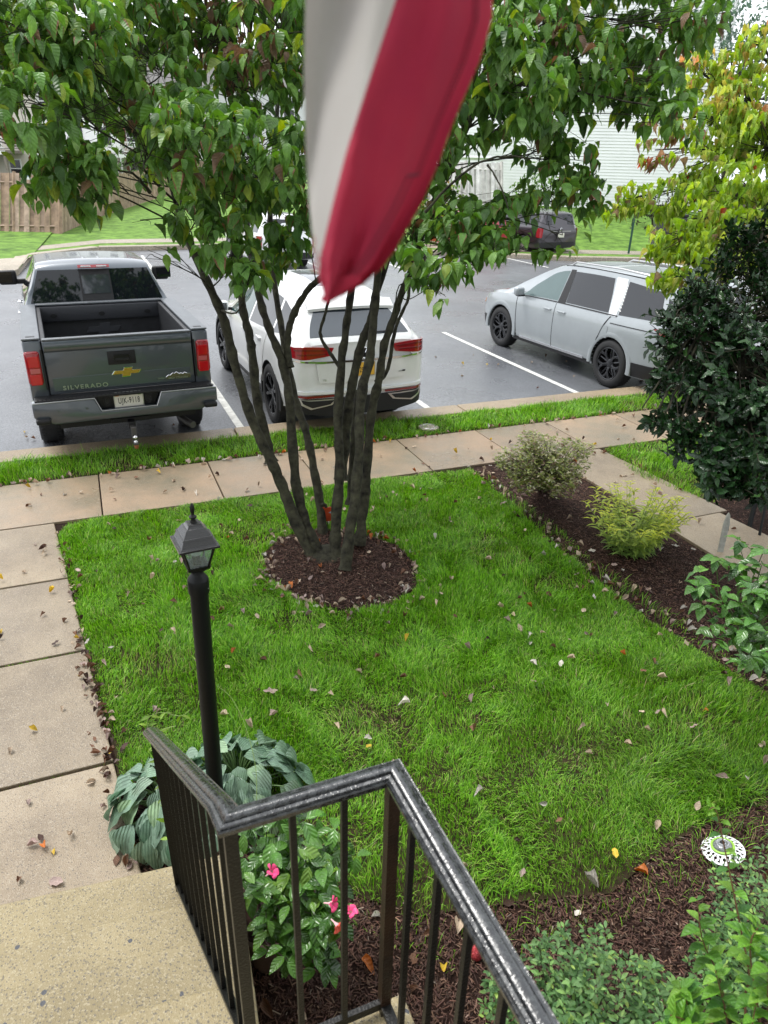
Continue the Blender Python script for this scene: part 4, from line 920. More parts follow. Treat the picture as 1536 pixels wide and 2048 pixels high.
# ---------------------------------------------------------------- white crossover
PW = paint('white_paint', (0.76, 0.77, 0.76), 0.0, 0.3)
aw = root_car('white_crossover', 2.96, 9.02, 91.7, 'white crossover with a sloping rear window and yellow number plate, parked behind the tree stems', 'car')
aw.scale = (1, .90, 1.03)
AT = dict(x0=-1.03, x1=3.90, zb=[(-1.03, .50), (-.8, .42), (0, .30), (3.0, .28), (3.7, .34), (3.9, .45)],
          zbelt=[(-1.03, 1.13), (-.8, 1.18), (0, 1.14), (1.2, 1.06), (2.5, 1.02), (3.2, .98), (3.7, .88), (3.9, .72)],
          zre=[(-1.03, 1.18), (-.98, 1.23), (-.82, 1.34), (-.60, 1.48), (-.2, 1.55), (.6, 1.61), (1.4, 1.60), (1.9, 1.50), (2.5, 1.14), (2.7, 1.06), (3.2, 1.0), (3.7, .90), (3.9, .74)],
          zroof=[(-1.03, 1.21), (-.98, 1.26), (-.80, 1.39), (-.62, 1.53), (-.55, 1.58), (0, 1.67), (.7, 1.72), (1.4, 1.71), (1.8, 1.62), (2.5, 1.22), (2.7, 1.12), (3.2, 1.06), (3.7, .96), (3.9, .76)],
          w=[(-1.03, .80), (-1.01, .87), (-.94, .945), (-.75, .985), (0, .995), (3.0, .995), (3.5, .95), (3.8, .84), (3.9, .72)],
          wr=[(-1.03, .72), (-.98, .76), (-.82, .74), (-.6, .66), (-.2, .63), (.6, .63), (1.4, .64), (1.9, .66), (2.5, .80), (2.8, .84), (3.5, .80), (3.9, .62)])
ab = Body(AT); ab.mesh('body', PW, aw, wheels=[(0, .385), (2.98, .385)], wr_=.43)
def xs_at(y, xr=-1.03): return float(np.interp(abs(y), [0, .55, .80, .87, .945, .985], [xr-.035, xr-.028, xr-.008, xr+.02, xr+.09, xr+.26]))
def rearpanel(name, mat, parent, top, bot, off=.006, th=.02, n=14, m=3, f=xs_at, smooth=50):
    "patch on the tail: top and bot polylines of (y, z)"
    def rs(pl):
        ys = [p[0] for p in pl]; L = [0]
        for a, b in zip(pl[:-1], pl[1:]): L.append(L[-1]+math.hypot(b[0]-a[0], b[1]-a[1]))
        return [(np.interp(L[-1]*i/n, L, ys), np.interp(L[-1]*i/n, L, [p[1] for p in pl])) for i in range(n+1)]
    T_, B_ = rs(top), rs(bot); P = []
    for j in range(m+1):
        g = j/m; r = []
        for a, b in zip(T_, B_):
            y = a[0]*(1-g)+b[0]*g; z = a[1]*(1-g)+b[1]*g; r.append(Vector((f(y)-off, y, z)))
        P.append(r)
    mb = MB(); mb.slab(P, (1, 0, 0), th); return mb.build(name, mat, parent, smooth=smooth)
# hatch glass on the fast back
mb = MB(); ab.patch(mb, [(-.60, 9.4), (-.62, 10.2), (-.63, 11)], [(-.955, 9.0), (-.965, 10), (-.97, 11)], 1, .004, .01, 10, 8); ab.patch(mb, [(-.60, 9.4), (-.62, 10.2), (-.63, 11)], [(-.955, 9.0), (-.965, 10), (-.97, 11)], -1, .004, .01, 10, 8)
rg = mb.build('rear_window', M['glass_sky'], aw, smooth=60)
mb = MB(); P = [[Vector((-.66-.02*(1-abs(y)/.62)+.1*j, y, 1.53-.0*j+.065*j+.02*(1-(y/.62)**2))) for y in np.linspace(-.62, .62, 13)] for j in (0, .6, 1.2)]
mb.slab(P, (0, 0, -1), .03); sp_ = mb.build('roof_spoiler', PW, aw, smooth=60)
mb = MB(); mb.tube([(-.985, -.02, 1.275), (-.965, -.25, 1.295), (-.955, -.42, 1.295)], .008, n=6); mb.build('rear_wiper', M['plastic'], aw)
mb = MB(); ab.patch(mb, [(.1, 10.4), (1.3, 10.4)], [(.1, 11), (1.3, 11)], 1, .004, .008, 6, 3); ab.patch(mb, [(.1, 10.4), (1.3, 10.4)], [(.1, 11), (1.3, 11)], -1, .004, .008, 6, 3); mb.build('sunroof', M['glass_sky'], aw, smooth=60)
for sd in (1, -1):
    tl = rearpanel('tail_light', M['red'], aw, [(sd*.965, 1.175), (sd*.80, 1.190), (sd*.42, 1.165)], [(sd*.975, 1.055), (sd*.80, 1.038), (sd*.47, 1.075)], .008)
    rearpanel('lamp_strip', M['red2'], tl, [(sd*.93, 1.155), (sd*.82, 1.162), (sd*.48, 1.145)], [(sd*.93, 1.138), (sd*.82, 1.142), (sd*.48, 1.130)], .014, .006)
    rearpanel('lamp_strip', M['red2'], tl, [(sd*.90, 1.105), (sd*.80, 1.105), (sd*.52, 1.105)], [(sd*.90, 1.088), (sd*.80, 1.088), (sd*.52, 1.092)], .014, .006)
    rearpanel('reverse_lamp', M['whitelens'], tl, [(sd*.96, 1.055), (sd*.84, 1.038), (sd*.70, 1.048)], [(sd*.96, 1.025), (sd*.84, 1.010), (sd*.72, 1.025)], .009)
    rearpanel('lower_reflector', M['red2'], aw, [(sd*.93, 0.625), (sd*.80, 0.620), (sd*.33, 0.617)], [(sd*.93, 0.600), (sd*.80, 0.587), (sd*.33, 0.590)], .012)
    ex = rearpanel('exhaust_trim', M['silver'], aw, [(sd*.93, 0.590), (sd*.8, 0.570), (sd*.37, 0.567)], [(sd*.90, 0.525), (sd*.75, 0.455), (sd*.45, 0.495)], .014)
    rearpanel('exhaust_insert', M['plastic'], ex, [(sd*.87, 0.573), (sd*.76, 0.557), (sd*.42, 0.553)], [(sd*.85, 0.530), (sd*.73, 0.475), (sd*.48, 0.507)], .022)
    # side: windows, doors, cladding
    mb = MB(); ab.patch(mb, [(1.25, 7.75), (1.75, 7.7), (2.22, 6.9)], [(1.22, 6.15), (1.9, 6.15), (2.45, 6.15)], sd, .004, .01); mb.build('front_window', M['glass_teal2'], aw)
    mb = MB(); ab.patch(mb, [(.18, 7.75), (1.17, 7.75)], [(.02, 6.15), (1.13, 6.15)], sd, .004, .01); mb.build('rear_side_window', M['glass'], aw)
    mb = MB(); ab.patch(mb, [(-.42, 7.4), (.10, 7.75)], [(-.62, 6.35), (-.06, 6.15)], sd, .004, .01); mb.build('quarter_window', M['glass'], aw)
    for (a, b, c) in ((1.16, 2.40, 2.40), (.40, 1.14, 1.14)):
        mb = MB(); ab.patch(mb, [(a-(.28 if a < 1 else 0), 5.98), (b, 5.98)], [(a+(.05 if a < 1 else 0), 2.3), (c, 2.3)], sd, .005, .01, 10, 10); dr = mb.build('door', PW, aw, smooth=40)
        hp = ab.S((a if a > 1 else .35)+.12, 5.3, sd); mb = MB(); mb.box(hp+Vector((0, sd*.02, 0)), (.20, .025, .03), bev=.008); mb.build('handle', PW, dr)
    for wx_ in (0, 2.98):
        mb = MB(); P = [[Vector((wx_+r*math.cos(a), sd*(.992 if r < .46 else .985), .385+r*math.sin(a))) for a in np.linspace(-.2, PI+.2, 28)] for r in (.425, .445, .485)]; mb.slab(P, (0, -sd, 0), .05); mb.build('arch_cladding', M['plastic'], aw, smooth=50)
    mb = MB(); ab.patch(mb, [(.42, 2.2), (2.52, 2.2)], [(.42, 1.2), (2.52, 1.2)], sd, .012, .02, 10, 3); mb.build('sill_cladding', M['plastic'], aw, smooth=50)
    mp = Vector((2.28, sd*1.09, 1.12)); mb = MB(); mb.box(mp, (.14, .20, .15), bev=.045, seg=4); mr = mb.build('side_mirror', PW, aw, smooth=60)
    mb = MB(); mb.box((2.208, sd*1.10, 1.12), (.01, .15, .105), bev=.004); mb.build('mirror_glass', M['glass_sky'], mr)
    mb = MB(); mb.box((2.29, sd*.97, 1.075), (.07, .10, .04), bev=.01); mb.build('mirror_arm', M['plastic'], mr)
cs_ = rearpanel('chrome_strip', M['chrome'], aw, [(.95, 1.033), (.6, 1.015), (0, 1.010), (-.6, 1.015), (-.95, 1.033)], [(.95, 1.017), (.6, 0.993), (0, 0.985), (-.6, 0.993), (-.95, 1.017)], .016, n=30)
hp_ = rearpanel('hatch_panel', PW, aw, [(.66, 0.990), (0, 0.985), (-.66, 0.990)], [(.62, 0.765), (0, 0.750), (-.62, 0.765)], .010, n=24)
rearpanel('plate_recess', PW, hp_, [(.27, 0.975), (-.27, 0.975)], [(.20, 0.800), (-.20, 0.800)], .0125, .006, 6)
rearpanel('lower_bumper', M['plastic'], aw, [(.955, 0.585), (.5, 0.570), (0, 0.565), (-.5, 0.570), (-.955, 0.585)], [(.90, 0.415), (.5, 0.355), (0, 0.355), (-.5, 0.355), (-.90, 0.415)], .004, .05, n=30)
rearpanel('bumper_step', PW, aw, [(.955, 0.675), (.5, 0.655), (0, 0.655), (-.5, 0.655), (-.955, 0.675)], [(.955, 0.640), (.5, 0.630), (0, 0.627), (-.5, 0.630), (-.955, 0.640)], .022, .05, n=30)
mb = MB(); Mr = Matrix.Translation((-1.085, 0, 1.09)) @ Matrix.Rotation(-PI/2, 4, 'Y')
mb.lathe([(.062, 0), (.066, .006), (.060, .012), (.055, .008)], 30, Mr, cap=False); eb = mb.build('round_badge', M['chrome'], aw, smooth=50)
mb = MB(); mb.lathe([(0.056, .004), (0, .004)], 30, Mr, cap=False); mb.build('badge_face', M['plastic'], eb)
for pts in ([(-.034, .045), (-.012, -.0), (0, .022), (.012, 0), (.034, .045)], [(-.047, .02), (-.022, -.045), (0, .002), (.022, -.045), (.047, .02)]):
    mb = MB(); mb.tube([REAR @ Vector((a, b, 0))+Vector((-1.093, 0, 1.09)) for a, b in pts], .005, n=5); mb.build('badge_letter', M['chrome'], eb)
plate(aw, -1.085, -.0, .90, '125 794', '', bgm='plate_yellow', size=.085, sx=.6)
add_text(aw, 'lettering', 'V6', .035, Matrix.Translation((-1.082, .56, .80)) @ REAR, M['silver'], ext=.002, sx=1.4)
mb = MB(); mb.prism([(-.045, -.006), (.01, -.006), (.02, .006), (.06, .008), (.055, -.012), (-.04, -.012)], 0, .004, Matrix.Translation((-1.078, -.56, .84)) @ REAR); mb.build('side_badge', M['plastic'], aw)
for x in (0, 2.98):
    for sd in (1, -1): wheel(aw, x, sd*.865, .385, .25, .265, 'twin', sd)
mb = MB(); mb.box((1.4, 0, .42), (4.2, 1.2, .3)); mb.build('underbody', M['plastic'], aw)

# ---------------------------------------------------------------- silver minivan
PK = paint('pale_silver_paint', (0.33, 0.36, 0.375), 0.2, 0.3)
kv = root_car('silver_minivan', 8.58, 9.14, 93.3, 'pale silver blue minivan with black wheels and roof rails, parked beyond the painted bay line', 'minivan')
KT = dict(x0=-1.12, x1=4.02, zb=[(-1.12, .42), (-.9, .30), (0, .27), (3.0, .25), (3.8, .28), (4.02, .42)],
          zbelt=[(-1.12, .98), (-.9, 1.12), (0, 1.10), (1.4, 1.08), (2.6, 1.05), (3.2, 1.0), (3.7, .92), (3.92, .80), (4.02, .64)],
          zre=[(-1.12, 1.0), (-1.05, 1.18), (-.88, 1.56), (-.6, 1.62), (.6, 1.66), (1.6, 1.63), (1.95, 1.55), (2.5, 1.32), (3.0, 1.08), (3.2, 1.02), (3.7, .93), (3.92, .81), (4.02, .65)],
          zroof=[(-1.12, 1.02), (-1.06, 1.20), (-.92, 1.62), (-.8, 1.70), (0, 1.745), (1.2, 1.745), (1.7, 1.71), (2.1, 1.58), (2.6, 1.34), (3.05, 1.14), (3.2, 1.09), (3.7, 1.0), (3.92, .86), (4.02, .67)],
          w=[(-1.12, .80), (-1.08, .90), (-.95, .965), (-.6, .995), (0, 1.0), (2.9, .998), (3.5, .965), (3.85, .86), (3.97, .74), (4.02, .66)],
          wr=[(-1.12, .74), (-.9, .72), (-.5, .70), (1.0, .70), (1.7, .69), (2.3, .76), (3.0, .86), (3.3, .85), (3.8, .74), (4.02, .58)])
kb = Body(KT); kb.mesh('body', PK, kv, wheels=[(0, .375), (3.09, .375)], wr_=.42)
for sd in (1, -1):
    mb = MB(); kb.patch(mb, [(1.53, 7.85), (1.9, 7.75), (2.28, 7.0), (2.42, 6.4)], [(1.50, 6.12), (1.9, 6.12), (2.4, 6.12), (2.56, 6.12)], sd, .004, .01, 12, 6); fwn = mb.build('front_window', M['glass_teal'], kv)
    mb = MB(); kb.patch(mb, [(1.39, 7.95), (1.51, 7.95)], [(1.28, 6.05), (1.48, 6.05)], sd, .005, .01, 2, 6); mb.build('door_pillar', M['plastic'], kv)
    mb = MB(); kb.patch(mb, [(.42, 7.85), (1.38, 7.85)], [(.22, 6.12), (1.27, 6.12)], sd, .004, .01, 10, 6); mb.build('sliding_door_window', M['glass_sky2'], kv)
    mb = MB(); kb.patch(mb, [(.13, 7.95), (.38, 7.95)], [(.02, 6.0), (.19, 6.0)], sd, .007, .012, 5, 8); cp = mb.build('textured_pillar', M['silver2'], kv)
    mb = MB()
    for i in range(9):
        a = kb.S(-.03+.012*i, 6.3+.16*i, sd)+kb.Nn(0, 7, sd)*.009; b = kb.S(.14+.012*i, 6.45+.16*i, sd)+kb.Nn(0, 7, sd)*.009; mb.tube([a, b], .004, n=4)
    mb.build('pillar_texture', M['silver'], cp)
    mb = MB(); kb.patch(mb, [(-.68, 7.75), (.09, 7.85)], [(-.84, 6.2), (-.01, 6.12)], sd, .004, .01, 10, 6); mb.build('quarter_window', M['glass_sky2'], kv)
    mb = MB(); kb.patch(mb, [(-.98, 7.4), (-.79, 7.6)], [(-1.04, 6.3), (-.95, 6.2)], sd, .004, .01, 4, 6); mb.build('rear_corner_window', M['glass'], kv)
    mb = MB(); kb.patch(mb, [(1.50, 5.95), (2.62, 5.95)], [(1.50, 2.2), (2.56, 2.2)], sd, .005, .01, 12, 10); fd = mb.build('front_door', PK, kv, smooth=40)
    mb = MB(); kb.patch(mb, [(.14, 5.95), (1.487, 5.95)], [(.52, 2.2), (1.487, 2.2)], sd, .005, .01, 12, 10); sdn = mb.build('sliding_door', PK, kv, smooth=40)
    for pr_, xx in ((fd, 1.68), (sdn, 1.29)):
        hp = kb.S(xx, 5.15, sd); mb = MB(); mb.box(hp+Vector((0, sd*.022, 0)), (.20, .022, .032), bev=.009, seg=3); mb.build('handle', PK, pr_, smooth=50)
    for gx, gx2 in ((1.493, 1.493), (2.632, 2.572), (.128, .505)):
        mb = MB(); kb.patch(mb, [(gx-.007, 5.95), (gx+.007, 5.95)], [(gx2-.007, 2.2), (gx2+.007, 2.2)], sd, .0056, .006, 1, 14); mb.build('door_gap', M['plastic'], kv)
    mb = MB(); kb.patch(mb, [(.0, 6.08), (2.6, 6.08)], [(.0, 6.02), (2.6, 6.02)], sd, .008, .01, 16, 1); mb.build('window_strip', M['plastic'], kv)
    mb = MB(); kb.patch(mb, [(.46, 2.15), (2.66, 2.15)], [(.46, 1.1), (2.66, 1.1)], sd, .014, .02, 10, 3); sc_ = mb.build('sill_cladding', M['plastic'], kv)
    mb = MB(); kb.patch(mb, [(.62, 2.35), (2.45, 2.35)], [(.62, 2.12), (2.45, 2.12)], sd, .018, .014, 10, 1); mb.build('chrome_sill', M['chrome'], sc_)
    mb = MB(); kb.patch(mb, [(-1.06, 5.32), (.1, 5.32)], [(-1.06, 5.24), (.1, 5.24)], sd, .004, .006, 12, 1); mb.build('sliding_door_track', M['plastic'], kv)
    mb = MB(); c0 = (.0, 4.3); kb.patch(mb, [(.12, 4.95), (.33, 4.95)], [(.12, 4.15), (.33, 4.15)], sd, .004, .006, 4, 4); mb.build('fuel_flap', PK, kv, smooth=50)
    for wx_ in (0, 3.09):
        mb = MB(); P = [[Vector((wx_+r*math.cos(a), sd*yv, .375+r*math.sin(a))) for a in np.linspace(-.15, PI+.15, 30)] for r, yv in ((.42, .998), (.45, 1.008), (.50, .995))]; mb.slab(P, (0, -sd, 0), .05); mb.build('wheel_arch', PK, kv, smooth=60)
    tl = MB(); kb.patch(tl, [(-1.07, 5.85), (-.78, 5.6)], [(-1.07, 5.1), (-.95, 5.2)], sd, .010, .02, 6, 4); tl.build('tail_light', M['red'], kv, smooth=50)
    hl = MB(); kb.patch(hl, [(3.72, 5.8), (3.98, 5.9)], [(3.80, 4.6), (3.99, 4.4)], sd, .008, .02, 6, 5); h_ = hl.build('headlight', M['whitelens'], kv, smooth=50)
    hl = MB(); kb.patch(hl, [(3.80, 5.3), (3.93, 5.3)], [(3.83, 4.8), (3.93, 4.8)], sd, .012, .01, 3, 3); hl.build('indicator', M['orange'], h_)
    hl = MB(); kb.patch(hl, [(3.62, 3.4), (3.98, 3.4)], [(3.62, 2.0), (3.98, 2.0)], sd, .006, .02, 6, 4); hl.build('front_lip', M['plastic'], kv)
    hl = MB(); kb.patch(hl, [(-1.0, 3.0), (-.50, 3.0)], [(-1.0, 1.2), (-.50, 1.2)], sd, .010, .02, 8, 4); hl.build('rear_lower_cladding', M['plastic'], kv)
    mb = MB(); mb.tube([kb.S(-.72, 9.1, sd)+Vector((0, 0, -.01)), kb.S(-.62, 9.1, sd)+Vector((0, 0, .045)), kb.S(.4, 9.1, sd)+Vector((0, 0, .05)), kb.S(1.5, 9.1, sd)+Vector((0, 0, .045)), kb.S(1.62, 9.1, sd)+Vector((0, 0, -.01))], .016, n=8); mb.build('roof_rail', M['silver'], kv, smooth=50)
    mb = MB(); mb.tube([kb.S(x, 8.75, sd)+Vector((0, 0, .004)) for x in np.linspace(-.7, 1.7, 12)], .008, n=5); mb.build('roof_seam', M['plastic'], kv)
    mp = Vector((2.42, sd*1.10, 1.15)); mb = MB(); mb.box(mp, (.13, .19, .15), bev=.045, seg=4); mr = mb.build('side_mirror', PK, kv, smooth=60)
    mb = MB(); mb.box((2.43, sd*1.06, 1.075), (.11, .15, .04), bev=.015); mb.build('mirror_base', M['plastic'], mr)
    mb = MB(); kb.patch(mb, [(2.46, 6.5), (2.50, 6.4)], [(2.60, 6.1), (2.85, 6.1)], sd, .004, .008, 3, 3); mb.build('corner_pane', M['glass'], kv)
mb = MB()
for sd in (1, -1): kb.patch(mb, [(1.75, 9.3), (1.76, 11)], [(2.95, 8.7), (3.02, 11)], sd, .004, .01, 8, 10)
mb.build('windscreen', M['glass_sky2'], kv, smooth=60)
for (a, b) in ((-.15, .75), (.95, 1.6)):
    mb = MB()
    for sd in (1, -1): kb.patch(mb, [(a, 9.9), (b, 9.9)], [(a, 11), (b, 11)], sd, .004, .01, 5, 3)
    mb.build('sunroof', M['glass_roof'], kv, smooth=60)
mb = MB()
for sd in (1, -1): kb.patch(mb, [(-.93, 9.6), (-.93, 11)], [(-1.05, 9.2), (-1.05, 11)], sd, .022, .01, 5, 5)
mb.build('rear_window', M['glass'], kv, smooth=60)
# things seen through the front door glass
mb = MB(); mb.lathe([(.17, -.012), (.185, 0), (.17, .012), (.155, 0), (.17, -.012)], 24, Matrix.Translation((2.28, .40, 1.06)) @ Matrix.Rotation(math.radians(-65), 4, 'Y'), cap=False); mb.tube([(2.29, .24, 1.06), (2.29, .56, 1.06)], .015, n=5); mb.build('steering_wheel', M['plastic'], kv)
for yy in (.4, -.4):
    mb = MB(); mb.box((1.55, yy, 1.16), (.12, .42, .55), bev=.05, rot=Matrix.Rotation(-.25, 4, 'Y')); mb.box((1.48, yy, 1.48), (.09, .22, .16), bev=.03); mb.build('seat', M['seat'], kv)
for x in (0, 3.09):
    for sd in (1, -1): wheel(kv, x, sd*.875, .375, .235, .255, 'kia', sd)

# ---------------------------------------------------------------- far vehicles
def far_suv(name, x, y, head, mat, label, rear=True, scale=1.0, glassm='glass_sky2', cat='car', plate_txt=None, lower=True):
    r = root_car(name, x, y, head, label, cat); r.scale = (scale,)*3
    T = dict(KT); T['zre'] = [(-1.12, 1.0), (-1.05, 1.18), (-.88, 1.56), (-.6, 1.60), (.6, 1.64), (1.4, 1.60), (1.75, 1.52), (2.3, 1.25), (2.6, 1.10), (3.2, 1.04), (3.7, .98), (3.92, .86), (4.02, .65)]
    T['zroof'] = [(-1.12, 1.02), (-1.06, 1.20), (-.92, 1.60), (-.8, 1.66), (0, 1.72), (1.2, 1.71), (1.5, 1.66), (1.9, 1.50), (2.4, 1.26), (2.6, 1.17), (3.2, 1.12), (3.7, 1.06), (3.92, .92), (4.02, .67)]
    b = Body(T); b.mesh('body', mat, r, wheels=[(0, .375), (2.95, .375)], wr_=.43, nx=50)
    mb = MB()
    for sd in (1, -1): b.patch(mb, [(-.93, 9.3), (-.94, 11)], [(-1.05, 9.0), (-1.055, 11)], sd, .022, .01, 5, 5)
    mb.build('rear_window', M[glassm], r)
    mb = MB()
    for sd in (1, -1): b.patch(mb, [(1.55, 9.3), (1.56, 11)], [(2.45, 8.7), (2.5, 11)], sd, .004, .01, 8, 8)
    mb.build('windscreen', M[glassm], r, smooth=60)
    for sd in (1, -1):
        for (a, b_, c) in ((.25, 1.1, 0), (1.18, 1.62, .6), (-.75, .15, 0)):
            mb = MB(); b.patch(mb, [(a, 7.7), (b_, 7.7)], [(a-.06, 6.15), (b_+c, 6.15)], sd, .004, .01, 5, 4); mb.build('side_window', M['glass'], r)
        mb = MB(); b.patch(mb, [(.46, 2.15), (2.5, 2.15)], [(.46, 1.1), (2.5, 1.1)], sd, .014, .02, 8, 2); mb.build('sill_trim', M['silver'], r)
        rearpanel('tail_light', M['red'], r, [(sd*.985, 1.08), (sd*.86, 1.08)], [(sd*.985, .72), (sd*.88, .72)], .01, f=lambda y: xs_at(y, -1.12), n=4)
        rearpanel('headlight', M['whitelens'], r, [(sd*.82, .88), (sd*.5, .86)], [(sd*.82, .76), (sd*.55, .78)], -5.20, f=lambda y: xs_at(y*1.15, -1.12)*-1+2.9-0.0+0*y if False else -1.12-.02+abs(y)**4*.25*-1, n=4) if False else None
    rearpanel('lower_bumper', M['plastic'], r, [(.96, .56), (0, .55), (-.96, .56)], [(.9, .36), (0, .34), (-.9, .36)], .01, f=lambda y: xs_at(y, -1.12), n=16)
    rearpanel('trim_strip', M['silver'], r, [(.5, .98), (-.5, .98)], [(.5, .955), (-.5, .955)], .02, f=lambda y: xs_at(y, -1.12), n=6)
    if plate_txt is not None: plate(r, -1.19, 0, .82, plate_txt, '', size=.08)
    mb = MB(); mb.lathe([(.05, 0), (.06, .006), (.05, .012), (0, .01)], 16, Matrix.Translation((-1.165, 0, 1.04)) @ Matrix.Rotation(-PI/2, 4, 'Y')); mb.build('round_badge', M['chrome'], r)
    for xw in (0, 2.95):
        for sd in (1, -1): wheel(r, xw, sd*.86, .375, .24, .25, 'twin', sd, M['silver'])
    return r
PD = paint('dark_purple_paint', (0.030, 0.024, 0.032), 0.3, 0.3)
PR = paint('red_paint', (0.34, 0.012, 0.016), 0.2, 0.3)
PB = paint('near_black_paint', (0.012, 0.012, 0.014), 0.2, 0.3)
q = G(1112, 512, 0.0)
far_suv('dark_suv', 17.95, 26.8, 95, PD, 'dark purple SUV parked at the right end of the far row, white number plate', plate_txt='', cat='car')
far_suv('red_car', 15.25, 27.4, 94, PR, 'bright red car parked in the far row beside the dark SUV', scale=0.93)
q = G(580, 541, 0.0)
far_suv('white_car', q[0]-0.1, q[1]+1.1, 93, PW, 'white car across the lot, seen above the roof of the white crossover', scale=0.98)
# ================================================================ FAR FENCES
def picket_fence(name, pts, label, mat, shadow=False, spacing=None, cap=True, wpx=0.135, toprail=True, two=True):
    "pts: list of (base point, top point)"
    base = Vector(pts[0][0]); r = empty(name, base, 0, label, 'fence')
    for i in range(len(pts)-1):
        b0, t0 = Vector(pts[i][0]), Vector(pts[i][1]); b1, t1 = Vector(pts[i+1][0]), Vector(pts[i+1][1])
        L = (b1-b0).length; n = max(3, int(L/spacing)); d = (b1-b0).normalized(); nrm = Vector((d.y, -d.x, 0)).normalized()
        for k in range(n):
            f = (k+.5)/n; b = b0.lerp(b1, f); t = t0.lerp(t1, f)
            off = nrm*(0.03 if (k % 2 == 0 or not shadow) else -0.05); hw = L/n*(0.46 if not shadow else 0.53)
            j = random.uniform(-.02, .02); mb = MB()
            p = [b-d*hw+off, b+d*hw+off, t+d*hw+off+Vector((0, 0, j)), t-d*hw+off+Vector((0, 0, j))]
            th = nrm*0.022
            vs = [Vector(v)-base for v in p]+[Vector(v)-base-th for v in p]
            mb._add(vs, [(0, 1, 2, 3), (7, 6, 5, 4), (0, 4, 5, 1), (1, 5, 6, 2), (2, 6, 7, 3), (3, 7, 4, 0)])
            o = mb.build('picket', random.choice(mat), r)
        for f in (.15, .85):
            mb = MB(); a = b0.lerp(t0, f)-base; c = b1.lerp(t1, f)-base; mb.tube([a-nrm*.01, c-nrm*.01], .045, n=4); mb.build('rail', mat[0], r)
    for b, t in pts:
        b, t = Vector(b)-base, Vector(t)-base; mb = MB(); mb.tube([b, t+(t-b)*.02], .085, n=4); mb.build('post', mat[1], r)
    return r
def ground_far(u, v):
    return G(u, v, .17)
FZ = lambda u, vb, vt, dep: (A(u, vb, dep), A(u, vt, dep))
WD = [plain('cedar_%s' % c, k, 0.8, noise=0.4, nscale=4) for c, k in (('a', (.30, .215, .155)), ('b', (.26, .18, .12)), ('c', (.34, .25, .185)))]
WG = [plain('weathered_%s' % c, k, 0.85, noise=0.35, nscale=4) for c, k in (('a', (.42, .40, .36)), ('b', (.36, .34, .30)), ('c', (.48, .47, .43)))]
d0 = proj(G(120, 470, .16))[2][0]; d00 = proj(G(0, 468, .16))[2][0]
picket_fence('gate_fence', [FZ(-120, 470, 342, d00), FZ(28, 470, 346, d0-.2), FZ(120, 470, 357, d0)], 'brown cedar board fence panel with a small white sign, facing the lot at left', WD, True, .19)
picket_fence('long_fence', [FZ(121, 470, 357, d0), FZ(205, 432, 352, d0*1.28), FZ(303, 400, 338, d0*1.7), FZ(420, 372, 320, d0*2.1)], 'long brown picket fence running uphill behind the grass bank at left', WD, False, .2)
sgb = A(52, 353, d0-.3); sg = empty('fence_sign', sgb, math.radians(-20), 'small white sign hung at the top of the brown fence panel', 'sign'); mb = MB(); mb.box((0, -.03, 0), (.42, .02, .24), bev=.004); mb.build('board', M['signwhite'], sg)
mb = MB(); mb.box((0, -.043, .03), (.34, .004, .07)); mb.build('print', M['signblue'], sg)
WH = [plain('white_board_%s' % c, k, 0.8, noise=0.3, nscale=3) for c, k in (('a', (.55, .54, .50)), ('b', (.44, .43, .39)), ('c', (.62, .61, .57)))]
picket_fence('grey_fence', [FZ(850, 415, 322, 34), FZ(932, 416, 324, 34), FZ(1003, 418, 326, 34.6)], 'weathered whitish grey board fence beside the white sided house', WH, True, .13)
# ================================================================ FAR HOUSES
def sided_wall(name, p0, p1, z0, z1, mat, parent, course=0.15, lap=0.04):
    "clapboard wall between plan points p0 and p1 (seen from the side the left-hand normal points away from)"
    p0 = Vector((p0[0], p0[1], 0)); p1 = Vector((p1[0], p1[1], 0)); d = (p1-p0).normalized(); n = Vector((d.y, -d.x, 0))
    mb = MB(); rows = []; z = z0
    while z < z1:
        for zz, o in ((z, lap), (z+course-.002, 0)):
            rows.append([p0+n*o+Vector((0, 0, zz)), p1+n*o+Vector((0, 0, zz))])
        z += course
    mb.grid(rows); o = mb.build(name, mat, parent); o['kind'] = 'stuff'; return o
hp0 = A(866, 300, 40); hp1 = A(1415, 314, 37)
hs_ = empty('white_house', (hp0[0], hp0[1], 0), 0, 'tall white clapboard house beyond the lot on the right', 'house')
hb_ = Vector((hp0[0], hp0[1], 0))
def loc(p): return (p[0]-hb_.x, p[1]-hb_.y)
sided_wall('siding', loc(hp0), loc(hp1), 0.3, 12.5, M['siding'], hs_)
dd = Vector((hp1[0]-hp0[0], hp1[1]-hp0[1], 0)).normalized(); nb = Vector((-dd.y, dd.x, 0))
mb = MB(); W_ = Vector((hp1[0]-hp0[0], hp1[1]-hp0[1], 0)).length
c = dd*W_/2+nb*4.05; a_ = math.atan2(dd.y, dd.x)
mb.box((c.x, c.y, 6.3), (W_-.02, 8, 12.3), rot=a_); mb.build('wall', M['siding'], hs_)
mb = MB(); mb.box((c.x, c.y, 12.7), (W_+.8, 8.9, .3), rot=a_, bev=.03); mb.build('eaves', M['trim'], hs_)
mb = MB(); Mx = Matrix.Translation((c.x, c.y, 12.85)) @ Matrix.Rotation(a_, 4, 'Z') @ Matrix(((0, 0, 1, 0), (1, 0, 0, 0), (0, 1, 0, 0), (0, 0, 0, 1)))
mb.prism([(-4.5, 0), (4.5, 0), (0, 3.0)], -W_/2-.4, W_/2+.4, Mx); mb.build('roof', M['roofgrey'], hs_)
for px_ in (0.03, W_-.03):
    mb = MB(); v = dd*px_-nb*.03; mb.box((v.x, v.y, 6.4), (.14, .05, 12.3), rot=a_); mb.build('corner_trim', M['trim'], hs_)
